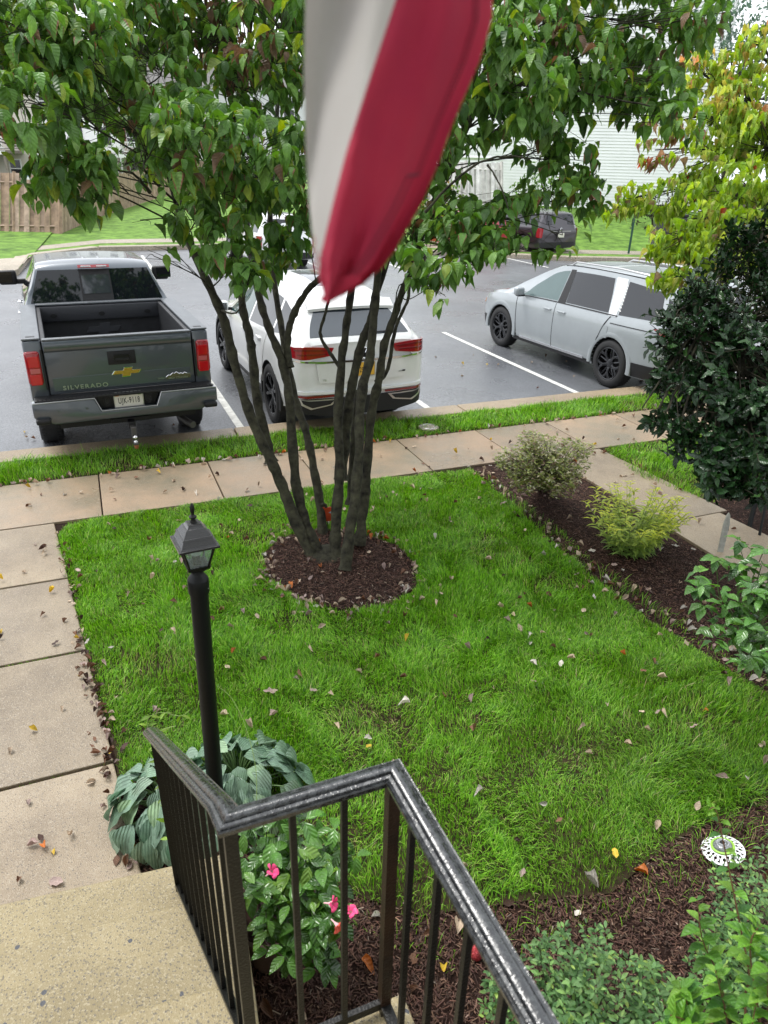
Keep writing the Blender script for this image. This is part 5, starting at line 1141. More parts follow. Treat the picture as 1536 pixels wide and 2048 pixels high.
# raised deck with white railing left of the white house
dk = empty('white_deck', A(900, 330, 38.5), 0, 'raised deck with white railing in front of the white house, above the grey fence', 'deck')
db = Vector(A(900, 330, 38.5)); e1 = Vector(A(820, 312, 38.2))-db; e2 = Vector(A(985, 316, 37.6))-db
mb = MB(); mb.tube([e1, e2], .10, n=4); mb.build('deck_beam', M['trim'], dk)
mb = MB(); mb.tube([e1+Vector((0, 0, .9)), e2+Vector((0, 0, .9))], .05, n=4); mb.build('hand_rail', M['trim'], dk)
for i in range(34):
    p = e1.lerp(e2, i/33); mb = MB(); mb.tube([p, p+Vector((0, 0, .9))], .03, n=4); mb.build('baluster', M['trim'], dk)
for f in (0, .5, 1):
    p = e1.lerp(e2, f); mb = MB(); mb.tube([p+Vector((0, 0, -3.0)), p+Vector((0, 0, 1))], .08, n=4); mb.build('post', M['trim'], dk)
# town houses on the left
def window(parent, c, w_, h_, ang, mat=None):
    mb = MB(); mb.box(c, (w_, .08, h_), rot=ang, bev=.01); f = mb.build('window', M['trim'], parent)
    n = Vector((math.sin(ang), -math.cos(ang), 0))
    for s_ in (-1, 1):
        cc = Vector(c)+n*.045+Vector((0, 0, s_*h_*.23)); mb = MB(); mb.box(cc, (w_*.84, .02, h_*.40), rot=ang); mb.build('pane', M['glass_sky2'], f)
ang = -YAW+math.radians(6)
fronts = [(-210, 95, 'pale beige town house behind the brown fence, leftmost of the far row', M['beige'], 66), (95, 255, 'white sided town house between the beige and the brick ones', M['siding'], 67), (255, 400, 'brick and white town house in the far row, third from the left', M['brickred'], 68), (400, 620, 'pale grey town house in the far row behind the tree stems', M['palegrey'], 69), (620, 850, 'cream town house in the far row behind the hanging flag', M['cream'], 70)]
for (ua, ub, lab, mt_, dp) in fronts:
    pa, pb = A(ua, 400, dp), A(ub, 400, dp); base = Vector(((pa[0]+pb[0])/2, (pa[1]+pb[1])/2, 0)); W_ = (Vector(pb)-Vector(pa)).length
    h = empty('town_house', base, math.atan2(pb[1]-pa[1], pb[0]-pa[0]), lab, 'house')
    H_ = 9.3+random.uniform(-.4, .5)
    mb = MB(); mb.box((0, 4.0, H_/2), (W_-.1, 8, H_)); mb.build('wall', mt_, h)
    sided_wall('siding', (-W_/2+.05, 0), (W_/2-.05, 0), 0.5, H_, mt_, h, .18, .02)
    mb = MB(); mb.prism([(-.5, 0), (8.5, 0), (4, 2.6)], -W_/2, W_/2, Matrix.Translation((0, 0, H_)) @ Matrix(((0, 0, 1, 0), (1, 0, 0, 0), (0, 1, 0, 0), (0, 0, 0, 1)))); mb.build('roof', M['roofgrey'], h)
    mb = MB(); mb.box((0, -.2, H_-.05), (W_+.1, .35, .2)); mb.build('gutter', M['trim'], h)
    for zz in (2.2, 5.0, 7.7):
        for k in range(3): window(h, (-W_/2+W_*(k+.5)/3, -.03, zz), 1.1, 1.6, 0)
    mb = MB(); mb.box((0, -1.8, 3.55), (W_*.8, 3.4, .22)); dkk = mb.build('deck', M['deckwood'], h)
    mb = MB(); mb.box((0, -3.5, 4.55), (W_*.8, .08, .08)); mb.box((0, -3.5, 3.8), (W_*.8, .08, .08)); mb.box((0, -3.52, 3.45), (W_*.8, .06, .3)); mb.build('hand_rail', M['trim'], dkk)
    mb = MB()
    for k in range(int(W_*.8/.16)): mb.box((-W_*.4+.08+k*.16, -3.5, 4.2), (.05, .05, .75))
    b_ = mb.build('balusters', M['trim'], dkk); b_['kind'] = 'stuff'
    for k in (-1, 0, 1): mb = MB(); mb.box((k*W_*.39, -3.4, 1.8), (.2, .2, 3.5)); mb.build('deck_post', M['deckwood'], h)
# green sign post and black mailbox stand
gp = G(1257, 507, .16); gpt = A(1270, 405, proj(gp)[2][0])
g_ = empty('sign_post', gp, 0, 'slim dark green steel post on the grass strip across the lot', 'post')
mb = MB(); mb.box((0, 0, (gpt[2]-gp[2])/2), (.075, .05, gpt[2]-gp[2]), bev=.008); mb.build('post', M['greenpost'], g_)
mbp = A(1330, 500, 27); m_ = empty('black_bin', (mbp[0], mbp[1], .3), math.radians(-30), 'dark grey bin with white marking half hidden by the yellow green tree', 'bin')
mb = MB(); mb.box((0, 0, .75), (1.0, .6, 1.3), bev=.05, taper=(1.08, 1.08)); mb.build('body', M['bin'], m_); mb = MB(); mb.box((0, 0, 1.45), (1.12, .72, .12), bev=.04); mb.build('lid', M['plastic'], m_)
mb = MB(); mb.lathe([(.10, 0), (.10, .01), (0, .01)], 12, Matrix.Translation((.12, -.345, 1.1)) @ Matrix.Rotation(PI/2, 4, 'X')); mb.box((.16, -.345, .85), (.14, .01, .2)); mb.build('marking', M['signwhite'], m_)
# ================================================================ FLAG
fl_depth = 0.46
fr = empty('striped_flag', A(800, -260, fl_depth), 0, 'faded red and white striped flag with a frayed tip hanging close to the camera', 'flag')
fb = Vector(A(800, -260, fl_depth))
LE = [(-420, 640), (-250, 622), (0, 611), (150, 608), (300, 612), (400, 618), (500, 628), (560, 640), (585, 648), (604, 650)]      # v, u left edge
RE = [(-420, 1000), (-250, 995), (0, 985), (40, 984), (120, 960), (250, 905), (350, 868), (420, 836), (500, 790), (540, 762), (570, 728), (604, 656)]
SE = [(-420, 900), (-250, 850), (0, 792), (150, 742), (300, 694), (400, 668), (480, 649), (520, 640), (604, 640)]
def I(tab, v): return float(np.interp(v, [a for a, b in tab], [b for a, b in tab]))
def cloth(sa, sb, nu, side):
    rows = []
    for v in np.concatenate([np.linspace(-420, 500, 40), np.linspace(515, 604, 14)]):
        L, R_, s_ = I(LE, v), I(RE, v), I(SE, v); s_ = max(s_, L); r = []
        a, b = (L, s_) if side == 'w' else (s_, R_)
        for i in range(nu):
            u = a+(b-a)*i/(nu-1); t = (u-L)/max(R_-L, 1)
            amp = 0.022*min(1, (620-v)/250)
            dep = fl_depth+amp*math.sin(t*7.2+v*0.0025+.6)+0.009*math.sin(t*13+v*.004)+0.02*(t-.5)+.0018*math.sin(t*31+v*.011)*math.sin(v*.013+1)
            jag = 0
            if v > 540: jag = 5*math.sin(v*.9+i*2.1)
            r.append(Vector(A(u+jag*.4, v+jag*.3, dep))-fb)
        rows.append(r)
    return rows
cn = Vector(Fv)*-1
for side, nm, mt_ in (('w', 'white_stripe', 'flagwhite'), ('r', 'red_stripe', 'flagred')):
    mb = MB(); mb.slab(cloth(0, 1, 16, side), cn, .0007); mb.build(nm, M[mt_], fr, smooth=70)
# hem stitching on the red stripe near its free edge
for k, off in enumerate((26, 33)):
    mb = MB(); pts = []
    for v in np.linspace(-300, 560, 200):
        R_, L = I(RE, v), I(LE, v); u = R_-off*(1.1 if v < 350 else 1.6); t = (u-L)/max(R_-L, 1); amp = 0.022*min(1, (620-v)/250)
        dep = fl_depth+amp*math.sin(t*7.2+v*0.0025+.6)+0.009*math.sin(t*13+v*.004)+0.02*(t-.5)+.0018*math.sin(t*31+v*.011)*math.sin(v*.013+1)-.0016; pts.append(Vector(A(u, v, dep))-fb)
    for i in range(0, 198, 2): mb.tube([pts[i], pts[i+1]], .0008, n=4)
    mb.build('hem_stitching', M['stitch'], fr)
mb = MB(); 
for i in range(26):
    v = 470+random.random()*120; u = I(LE, v)+random.random()*60; a = Vector(A(u, v, fl_depth-.01))-fb; b = a+Vector((random.uniform(-.004, .004), 0, -random.uniform(.004, .014))); mb.tube([a, (a+b)/2+Vector((.001, 0, 0)), b], .00035, n=4)
mb.build('frayed_threads', M['flagred'], fr)
# corner fold hanging to the left of the tip
mb = MB(); mb.slab([[Vector(A(705, 548, .452))-fb, Vector(A(676, 560, .454))-fb, Vector(A(640, 598, .456))-fb], [Vector(A(725, 562, .452))-fb, Vector(A(690, 582, .454))-fb, Vector(A(652, 608, .456))-fb]], cn, .001); mb.build('folded_tip', M['flagred'], fr, smooth=60)
# pole that carries it, out over the landing from the house wall behind
mb = MB(); pa = Vector(A(560, -430, .48)); pbk = Vector((0.35, -0.9, 3.35)); mb.tube([pa-fb, pbk-fb], .011, n=10); mb.build('flag_pole', M['polewood'], fr)
# ================================================================ SMALL GARDEN THINGS
p = G(1447, 1706, .14); sl_ = empty('solar_light', (p[0], p[1], .13), 0, 'round white solar garden light with scroll cut rim on the mulch', 'garden light')
mb = MB(); n = 48; R_in, R_out = .062, .108
def ringz(r): return .048-.022*((r-.05)/.058)**1.3 if r > .05 else .048
cells = 96
radii = [.058, .064, .076, .090, .100, .108]
for ri in range(len(radii)-1):
    for k in range(cells):
        q_ = k % 8
        hole = (ri == 1 and q_ in (0, 1, 2, 5)) or (ri == 2 and q_ in (1, 4, 5, 6)) or (ri == 3 and q_ in (0, 1, 5))
        if hole: continue
        a0, a1 = 2*PI*k/cells, 2*PI*(k+1)/cells; r0, r1 = radii[ri], radii[ri+1]
        P = [[Vector((r*math.cos(a), r*math.sin(a), ringz(r))) for a in (a0, a1)] for r in (r0, r1)]; mb.slab(P, (0, 0, -1), .003)
mb.build('scroll_rim', M['whiteplastic'], sl_)
mb = MB(); mb.lathe([(.046, .044), (.060, .047), (.060, .055), (.050, .057), (.046, .053)], 36, cap=False); mb.build('green_ring', M['greenring'], sl_, smooth=50)
mb = MB(); mb.lathe([(.048, .050), (.046, .062), (.036, .070), (.02, .075), (0, .076)], 36); mb.build('solar_dome', M['solar'], sl_, smooth=60)
for rr, zz in ((.012, .0755), (.026, .073)): mb = MB(); mb.lathe([(rr, zz), (rr+.003, zz+.002), (rr+.006, zz-.001)], 28, cap=False); mb.build('dome_ring', M['silver'], sl_)
mb = MB(); mb.tube([(0, 0, -.02), (0, 0, .08)], .012, n=8); mb.build('spike', M['plastic'], sl_); sl_.scale = (.92,)*3; sl_.rotation_euler = (math.radians(-13), math.radians(-9), 0); sl_.location.z = .135
p = G(655, 1055, .15); pk = empty('pumpkin_ornament', (p[0], p[1], .13), math.radians(-15), 'small flat orange red pumpkin ornament with a grey leaf, standing behind the tree stems', 'ornament')
mb = MB(); pts = [(.085*math.cos(a)*(1+.05*math.cos(6*a)), .075*math.sin(a)*(1-.12*math.exp(-((a-PI/2)**2)*12))) for a in np.linspace(0, 2*PI, 32)[:-1]]
XZ = Matrix(((1, 0, 0, 0), (0, 0, -1, 0), (0, 1, 0, 0), (0, 0, 0, 1)))
mb.prism(pts, -.006, .006, Matrix.Translation((0, 0, .16)) @ XZ, bev=.002); mb.build('pumpkin', M['pumpkin'], pk)
mb = MB(); mb.tube([(-.01, 0, .225), (-.015, 0, .25), (-.035, 0, .262), (-.05, 0, .25)], .014, n=8); mb.build('stem', M['bark'], pk)
mb = MB(); mb.prism([(0, .03), (.012, .012), (.03, .014), (.02, -.002), (.026, -.02), (.005, -.014), (-.01, -.026), (-.01, -.006), (-.028, 0), (-.01, .01)], .007, .010, Matrix.Translation((.045, 0, .175)) @ XZ @ Matrix.Diagonal((1.2, 1.2, 1, 1))); mb.build('leaf', M['greyleaf'], pk)
mb = MB(); mb.tube([(0, 0, 0), (0, 0, .1)], .004, n=6); mb.build('stake', M['plastic'], pk)
p = G(950, 1912, .14); rb = empty('red_ornament', (p[0], p[1], .12), math.radians(20), 'small bright red textured ornament standing in the mulch behind the balusters', 'ornament')
mb = MB(); mb.lathe([(0, .0), (.018, .004), (.026, .02), (.024, .05), (.015, .075), (.006, .10), (0, .115)], 20, Matrix.Rotation(math.radians(20), 4, 'Y')); mb.build('body', M['redglit'], rb, smooth=60)
mb = MB(); mb.lathe([(0, 0), (.012, .006), (.014, .018), (.006, .028), (0, .03)], 12, Matrix.Translation((.048, 0, .015))); mb.build('head', M['redglit'], rb, smooth=60)
mb = MB(); mb.tube([(0, 0, -.02), (0, 0, .02)], .003, n=5); mb.build('stake', M['plastic'], rb)
# stakes near the hydrangea
def stake(name, u0, v0, u1, v1, w_, mat, label, cat, pointed=False, z=.13):
    b = Vector(G(u0, v0, z)); dep = proj(b)[2][0]; t = Vector(A(u1, v1, dep)); r = empty(name, b, 0, label, cat); mb = MB()
    if pointed:
        d = t-b; s_ = Vector(R0)*w_/2; P = [[-s_*1.0, s_*1.0], [d*.75-s_*1.1, d*.75+s_*1.1], [d*.93-s_*.6, d*.93+s_*.6], [d-s_*.05, d+s_*.05]]; mb.slab(P, Vector((0, 1, 0)), .012)
    else: mb.tube([Vector((0, 0, 0)), (t-b)], w_/2, n=8)
    mb.build('board' if pointed else 'rod', mat, r); return r
stake('garden_stake', 1440, 1110, 1459, 1026, .045, M['greywood'], 'pale grey pointed wooden stake beside the hydrangea', 'stake', True)
stake('metal_stand', 1498, 1056, 1528, 930, .045, M['postblack'], 'thicker black stake leaning beneath the holly', 'stake')
stake('metal_stand', 1518, 1075, 1545, 940, .025, M['postblack'], 'thinner black rod just right of the thick black stake', 'stake')
p = G(857, 856, .15); wc = empty('utility_cover', (p[0], p[1], .145), 0, 'small round pale grey utility cover in the grass strip by the kerb', 'cover')
mb = MB(); mb.lathe([(.13, 0), (.13, .02), (.12, .026), (0, .026)], 28); mb.build('cover', M['kerb2'], wc)
mb = MB(); mb.lathe([(.085, .026), (.09, .030), (.095, .026)], 28, cap=False); mb.build('rim', M['silver'], wc)
# terracotta pot
pot = Vector(G(545, 1900, .13)); pt_ = empty('plant_pot', pot, 0, 'brown clay pot on the mulch holding the pink flowered plant', 'pot')
mb = MB(); mb.lathe([(.10, 0), (.145, .22), (.148, .225), (.160, .23), (.162, .262), (.150, .266), (.143, .255), (.14, .22)], 40, cap=False); mb.lathe([(0, .005), (.1, 0)], 40, cap=False); mb.build('pot', M['clay'], pt_, smooth=40)
mb = MB(); mb.lathe([(.142, .225), (.07, .232), (0, .235)], 30, cap=False); mb.build('potting_soil', M['soil'], pt_, smooth=60)
# ================================================================ VEGETATION
def unit(a): a = np.asarray(a, float); return a/np.maximum(np.linalg.norm(a, axis=-1, keepdims=True), 1e-9)
def leaf_t(W=0.5, nseg=5, fold=0.25, droop=0.25, peak=0.42, tip=1.0, cup=0.0, twist=0.0, wave=0.0):
    "leaf of length 1 along +y, face up +z: verts, quads, uv (x along, y side)"
    V = []; UV = []; Q = []
    for i in range(nseg+1):
        t = i/nseg
        if t <= peak: w = math.sin(PI/2*(t/peak)**0.75)
        else: w = math.cos(PI/2*((t-peak)/(1-peak))**tip)
        w = max(w, 0)*W/2; 
        if i == 0: w = 0.012
        if i == nseg: w = 0.004
        y = t; z = -droop*t*t
        for s_ in (-1, 0, 1):
            zz = z+abs(s_)*(fold*w+cup*w*w*4)+(wave*math.sin(t*14+s_)*w if s_ else 0)
            V.append((s_*w, y*(1-abs(droop)*0.18*t), zz)); UV.append((t, s_*w/(W/2) if w > .02 else s_*.3))
    for i in range(nseg):
        a = i*3; Q += [(a, a+1, a+4, a+3), (a+1, a+2, a+5, a+4)]
    return np.array(V, float), np.array(Q), np.array(UV, float)
def frames(d, n):
    d = unit(d); n = n-d*np.sum(n*d, -1, keepdims=True); n = unit(n); x = np.cross(d, n)
    return np.stack([x, d, n], -1)          # columns
def scatter_mesh(name, tm, pos, fr, sc, col, smooth=True):
    "tm: list of templates; instances picked round robin"
    Vs = []; Qs = []; Us = []; Cs = []; off = 0
    for k, (V, Q, U) in enumerate(tm):
        idx = np.arange(k, len(pos), len(tm))
        if not len(idx): continue
        P = np.einsum('nij,vj->nvi', fr[idx], V)*sc[idx][:, None, None]+pos[idx][:, None, :]
        n, v = len(idx), len(V)
        Vs.append(P.reshape(-1, 3)); Qs.append((Q[None]+(np.arange(n)*v)[:, None, None]+off).reshape(-1, Q.shape[1]))
        Us.append(np.tile(U, (n, 1))); Cs.append(np.repeat(col[idx], v, 0)); off += n*v
    V = np.concatenate(Vs); Q = np.concatenate(Qs); U = np.concatenate(Us); C = np.concatenate(Cs)
    if Q.shape[1] == 4: return np_mesh(name, V, Q=Q, cols=C, uv=U, smooth=smooth)
    return np_mesh(name, V, T=Q, cols=C, uv=U, smooth=smooth)
def foliage(root, base, tm, pos, d, n, sc, col, mat, npart=300, pname='leaf', sname='foliage', minpx=9, mat2=None, m2frac=0):
    pos = np.asarray(pos, float); fr = frames(np.asarray(d, float), np.asarray(n, float)); sc = np.asarray(sc, float); col = np.clip(np.asarray(col, float), 0.002, 1)
    base = np.array(base, float)
    u, v, z = proj(pos); vis = (u > -10) & (u < 1546) & (v > -10) & (v < 2058) & (z > 0.2)
    px = np.where(vis, sc*FPX/np.maximum(z, .2), 0)
    order = np.argsort(-px); order = order[px[order] > minpx][:npart]
    sel = np.zeros(len(pos), bool); sel[order] = True
    # shared meshes: template x colour bin
    K = 6; lum = col[order].sum(1) if len(order) else np.array([]); bins = {}
    if len(order):
        rk = np.argsort(np.argsort(lum+RNG.random(len(lum))*.02)); bi = (rk*K//len(order))
        for q, i in enumerate(order):
            key = (int(i % len(tm)), int(bi[q])); bins.setdefault(key, []).append(i)
        for key, idx in bins.items():
            V, Q, U = tm[key[0]]
            for part in (idx[::2], idx[1::2]):
                if not part: continue
                c = col[part[0]]
                me = np_mesh(pname, V, Q=Q if Q.shape[1] == 4 else None, T=Q if Q.shape[1] == 3 else None, cols=np.tile(c, (len(V), 1)), uv=U)
                me.materials.append(mat2 if (mat2 and random.random() < m2frac) else mat)
                for i in part:
                    o = bpy.data.objects.new(pname, me); COL.objects.link(o); o.parent = root
                    F = fr[i]*sc[i]; p = pos[i]-base
                    o.matrix_basis = Matrix(((F[0, 0], F[0, 1], F[0, 2], p[0]), (F[1, 0], F[1, 1], F[1, 2], p[1]), (F[2, 0], F[2, 1], F[2, 2], p[2]), (0, 0, 0, 1)))
    rest = np.where(~sel)[0]
    if len(rest):
        if mat2 is not None and m2frac:
            r = RNG.random(len(rest)) < m2frac; groups = [(rest[~r], mat, sname), (rest[r], mat2, sname)]
        else: groups = [(rest, mat, sname)]
        for g, m_, nm in groups:
            if not len(g): continue
            me = scatter_mesh(nm, tm, pos[g]-base, fr[g], sc[g], col[g]); me.materials.append(m_); o = link(nm, me, root); o['kind'] = 'stuff'
def tubes(name, paths, mat, parent, base, sides=5, stuff=True):
    "many tapering tubes in one mesh: paths list of (pts Nx3, radii N)"
    Vs = []; Qs = []; off = 0; base = np.array(base, float)
    for P, r in paths:
        P = np.asarray(P, float)-base; n = len(P); r = np.broadcast_to(np.asarray(r, float), (n,))
        T = unit(np.gradient(P, axis=0)); up = np.array([0.3, 0.2, 1.0]) if abs(T[0][2]) < .9 else np.array([1.0, .2, 0]); a = unit(np.cross(T, up)); b = np.cross(T, a)
        th = np.arange(sides)*2*PI/sides
        V = P[:, None, :]+(a[:, None, :]*np.cos(th)[None, :, None]+b[:, None, :]*np.sin(th)[None, :, None])*r[:, None, None]
        Vs.append(V.reshape(-1, 3)); i, k = np.meshgrid(np.arange(n-1), np.arange(sides), indexing='ij'); i = i.ravel(); k = k.ravel()
        Qs.append(np.stack([i*sides+k, i*sides+(k+1) % sides, (i+1)*sides+(k+1) % sides, (i+1)*sides+k], 1)+off); off += n*sides
    me = np_mesh(name, np.concatenate(Vs), Q=np.concatenate(Qs)); me.materials.append(mat); o = link(name, me, parent)
    if stuff: o['kind'] = 'stuff'
    return o
def smoothpath(P, n):
    P = np.asarray(P, float); t = np.linspace(0, len(P)-1, n); out = []
    for q in t:
        i = min(int(q), len(P)-2); f = q-i; p0 = P[max(i-1, 0)]; p1 = P[i]; p2 = P[i+1]; p3 = P[min(i+2, len(P)-1)]
        out.append(0.5*((2*p1)+(-p0+p2)*f+(2*p0-5*p1+4*p2-p3)*f*f+(-p0+3*p1-3*p2+p3)*f**3))
    return np.array(out)
def blobpts(blobs, per, shell=0.35):
    "random points in 3D blobs given as (u, v, radius px, depth)"
    out = []; own = []
    for bi, b in enumerate(blobs):
        c = A(b[0], b[1], b[3]); R_ = b[2]*b[3]/FPX; n = max(1, int(per*(b[2]/100)**2*(b[4] if len(b) > 4 else 1)))
        d = unit(RNG.normal(size=(n, 3))); r = R_*(shell+(1-shell)*RNG.random(n))**(1/2.2); out.append(c+d*r[:, None]*np.array([1, 1, .9])); own += [bi]*n
    return np.concatenate(out), np.array(own)
def whorl(P, nl, L, up=0.0, hang=(0.3, 1.1), centre=None, Lvar=.25, petiole=.02):
    "leaves round each twig tip"
    N_ = len(P); pos = []; d = []; n = []; sc = []
    for i in range(N_):
        k = nl+int(RNG.integers(-1, 2)); a0 = RNG.random()*2*PI
        for j in range(k):
            a = a0+2*PI*j/k+RNG.normal()*.3; h = RNG.uniform(*hang)
            dd = np.array([math.cos(a)*math.cos(h), math.sin(a)*math.cos(h), -math.sin(h)+up]); dd /= np.linalg.norm(dd)
            nn = np.array([math.cos(a)*math.sin(h), math.sin(a)*math.sin(h), math.cos(h)])+RNG.normal(size=3)*.22
            pos.append(P[i]+dd*petiole+np.array([0, 0, RNG.normal()*.012])); d.append(dd); n.append(nn); sc.append(L*(1+RNG.normal()*Lvar*.7))
    return np.array(pos), np.array(d), np.array(n), np.clip(np.array(sc), L*.45, L*1.5)
def pick(cols, probs, n, var=.12):
    c = np.array(cols)[RNG.choice(len(cols), n, p=np.array(probs)/sum(probs))]
    return c*(1+RNG.normal(size=(n, 1))*var)*(1+RNG.normal(size=(n, 3))*var*.25)
ML = {}
ML['dog'] = leafmat('dogwood_leaf', trans=.30, rough=.42, veins=6, vein_amt=.3)
ML['dogb'] = leafmat('dogwood_leaf_scorched', trans=.25, rough=.5, veins=6, vein_amt=.25, brown=.50)
ML['ydog'] = leafmat('yellow_dogwood_leaf', trans=.35, rough=.5, veins=6, vein_amt=.25)
ML['holly'] = leafmat('holly_leaf', trans=.06, rough=.20, veins=5, vein_amt=.25, spec=.45)
ML['hosta'] = leafmat('hosta_leaf', trans=.15, rough=.32, veins=5.0, rib=True, vein_amt=.25, spec=.6)
ML['gloss'] = leafmat('glossy_leaf', trans=.22, rough=.25, veins=5, vein_amt=.12, spec=.6)
ML['soft'] = leafmat('soft_leaf', trans=.35, rough=.45, veins=4, vein_amt=.25)
# ---------------------------------------------------------------- main multi stem dogwood
tb = Vector(G(655, 1112, .13)); dz0 = proj(tb)[2][0]
dog = empty('dogwood_tree', tb, 0, 'multi stemmed green dogwood tree growing from the round mulch bed in the lawn', 'tree')
def trace(pts, d0, d1, r0, r1, n=None):
    m = len(pts); P = [A(u, v, d0+(d1-d0)*(i/(m-1))) for i, (u, v) in enumerate(pts)]
    n = n or m*5; Q = smoothpath(P, n); r = np.linspace(r0, r1, n)*(1+.09*np.sin(np.arange(n)*1.7+RNG.random()*6)+.04*RNG.normal(size=n)+.14*(RNG.random(n) < .09)); Q[2:-1] += RNG.normal(size=(n-3, 3))*.0022
    r *= .92; r[0] *= 1.3; r[1] *= 1.12
    return Q, r
D = dz0
stems = [
 ([(628, 1122), (590, 1040), (566, 975), (543, 925), (507, 847), (478, 759), (459, 684), (442, 622), (405, 545), (372, 465), (348, 380), (322, 300), (290, 230), (240, 150), (200, 60), (180, -60)], D, D-.75, .054, .020),
 ([(645, 1118), (612, 1050), (596, 985), (589, 940), (579, 800), (563, 723), (540, 661), (520, 600), (505, 520), (490, 430), (478, 300), (455, 160), (432, 40), (420, -80)], D, D+.1, .052, .020),
 ([(543, 925), (528, 860), (514, 798), (505, 710), (498, 668), (484, 603), (478, 500), (470, 400), (462, 300), (480, 180), (500, 60), (505, -60)], D-.03, D-.2, .048, .020),
 ([(648, 1090), (640, 1010), (628, 940), (612, 863), (595, 814), (578, 740), (560, 640), (545, 540), (540, 440), (548, 300), (560, 160), (575, -20)], D+.35, D+.5, .046, .018),
 ([(579, 735), (574, 690), (580, 650), (595, 612), (620, 575), (650, 550), (690, 520), (730, 450), (770, 350), (800, 200), (830, 40)], D+.05, D-.1, .036, .016),
 ([(670, 1112), (672, 1040), (680, 940), (676, 860), (680, 760), (690, 668), (700, 600), (712, 500), (720, 380), (735, 240), (750, 60), (760, -60)], D-.02, D+.2, .052, .018),
 ([(680, 735), (656, 700), (640, 668), (652, 620), (662, 585), (668, 540)], D+.1, D+.15, .018, .010),
 ([(682, 960), (692, 860), (704, 770), (722, 690), (742, 640), (752, 590), (790, 480), (850, 380), (905, 300), (950, 200), (990, 60)], D+.2, D-.3, .050, .016),
 ([(690, 1140), (700, 1060), (716, 940), (722, 798), (739, 717), (748, 635), (757, 538), (770, 440), (800, 330), (840, 200), (870, 40), (880, -60)], D-.22, D-.2, .052, .018),
 ([(718, 1090), (728, 1000), (734, 940), (742, 830), (757, 765), (768, 694), (786, 640), (804, 586), (830, 520), (852, 440), (900, 330), (960, 200), (1020, 80), (1060, -40)], D+.1, D-.45, .048, .016),
 ([(752, 765), (775, 740), (790, 660), (815, 600), (822, 540), (835, 470)], D+.15, D+.3, .020, .012),
 ([(700, 1010), (704, 940), (708, 860), (716, 780)], D+.35, D+.3, .040, .03)]
skel = []
for k, (pts, d0, d1, r0, r1) in enumerate(stems):
    Q, r = trace(pts, d0, d1, r0, r1); skel.append((Q, r))
    o = tubes('stem', [(Q, r)], M['bark'], dog, tb, sides=12, stuff=False)
mb = MB(); mb.lathe([(.24, -.06), (.20, -.01), (.13, .035), (.05, .06), (0, .06)], 20, Matrix.Translation((0.0, .02, 0))); mb.build('root_flare', M['bark'], dog, smooth=60)
blobs = [(40, 60, 110, 4.2), (150, 80, 120, 4.6), (60, 200, 80, 3.9), (170, 215, 95, 4.6), (270, 100, 110, 5.2), (330, 240, 100, 5.0), (420, 90, 105, 5.6), (400, 260, 95, 4.4), (300, 310, 80, 4.3), (140, 310, 75, 4.4), (200, 370, 60, 4.5), (90, 355, 50, 4.6),
 (520, 150, 110, 5.3), (560, 60, 100, 5), (520, 300, 105, 4.7), (450, 380, 75, 4.8), (560, 410, 85, 5.2), (380, 440, 45, 5), (308, 512, 38, 4.9), (280, 440, 30, 4.9), (230, 180, 90, 5.6), (100, 150, 90, 5.2), (260, 255, 70, 5.4), (10, 20, 80, 4.8), (330, 130, 80, 6.0), (470, 60, 80, 6.1), (250, 330, 45, 5.5), (340, 350, 50, 5.6), (925, 470, 42, 5.2), (970, 470, 28, 5.2), (470, 500, 60, 5.1), (560, 490, 55, 5.4), (590, 350, 60, 4.9), (230, 20, 95, 5.8), (380, 10, 95, 5.8), (510, 10, 95, 5.6), (430, 470, 45, 4.7), (500, 550, 30, 4.9),
 (700, 100, 120, 5.5), (700, 280, 110, 5.6), (720, 420, 80, 5.6), (820, 470, 65, 5.3), (850, 120, 110, 5.6), (850, 300, 90, 5.5),
 (1000, 60, 100, 4.6), (1080, 30, 110, 5.2), (1050, 160, 85, 4.6), (1150, 120, 100, 5.2), (1200, 50, 105, 5.6), (1260, 140, 75, 5.4), (1330, 60, 85, 5.6), (1335, 170, 50, 5.2), (1370, 235, 40, 5.0, .8), (1295, 205, 55, 5.4), (1120, 240, 80, 5.3), (1000, 220, 65, 5.0), (1085, 300, 62, 5.5), (1150, 320, 62, 5.6), (930, 240, 60, 5), (960, 120, 80, 5.0),
 (1100, 390, 75, 5.4), (1175, 385, 50, 5.5), (1030, 440, 70, 5.2), (935, 450, 70, 5.2), (890, 400, 50, 5.4), (872, 520, 45, 4.9), (890, 590, 24, 4.7, 1.4), (985, 500, 45, 5.0), (1060, 495, 42, 5.2), (1125, 470, 45, 5.2), (910, 540, 30, 4.8), (1400, 30, 55, 5.2), (850, 560, 32, 4.9), (1450, 25, 30, 5.0, .5), (-60, 100, 110, 4.4), (-50, 260, 70, 4.5),
 (300, -110, 150, 5.3), (600, -120, 150, 5.4), (900, -120, 150, 5.3), (1150, -110, 150, 5.3), (50, -120, 140, 4.8), (1350, -90, 110, 5.4)]
tips, own = blobpts(blobs, 56)
pos, dd, nn, sc = whorl(tips, 5, .106, hang=(.05, 1.25), Lvar=.4)
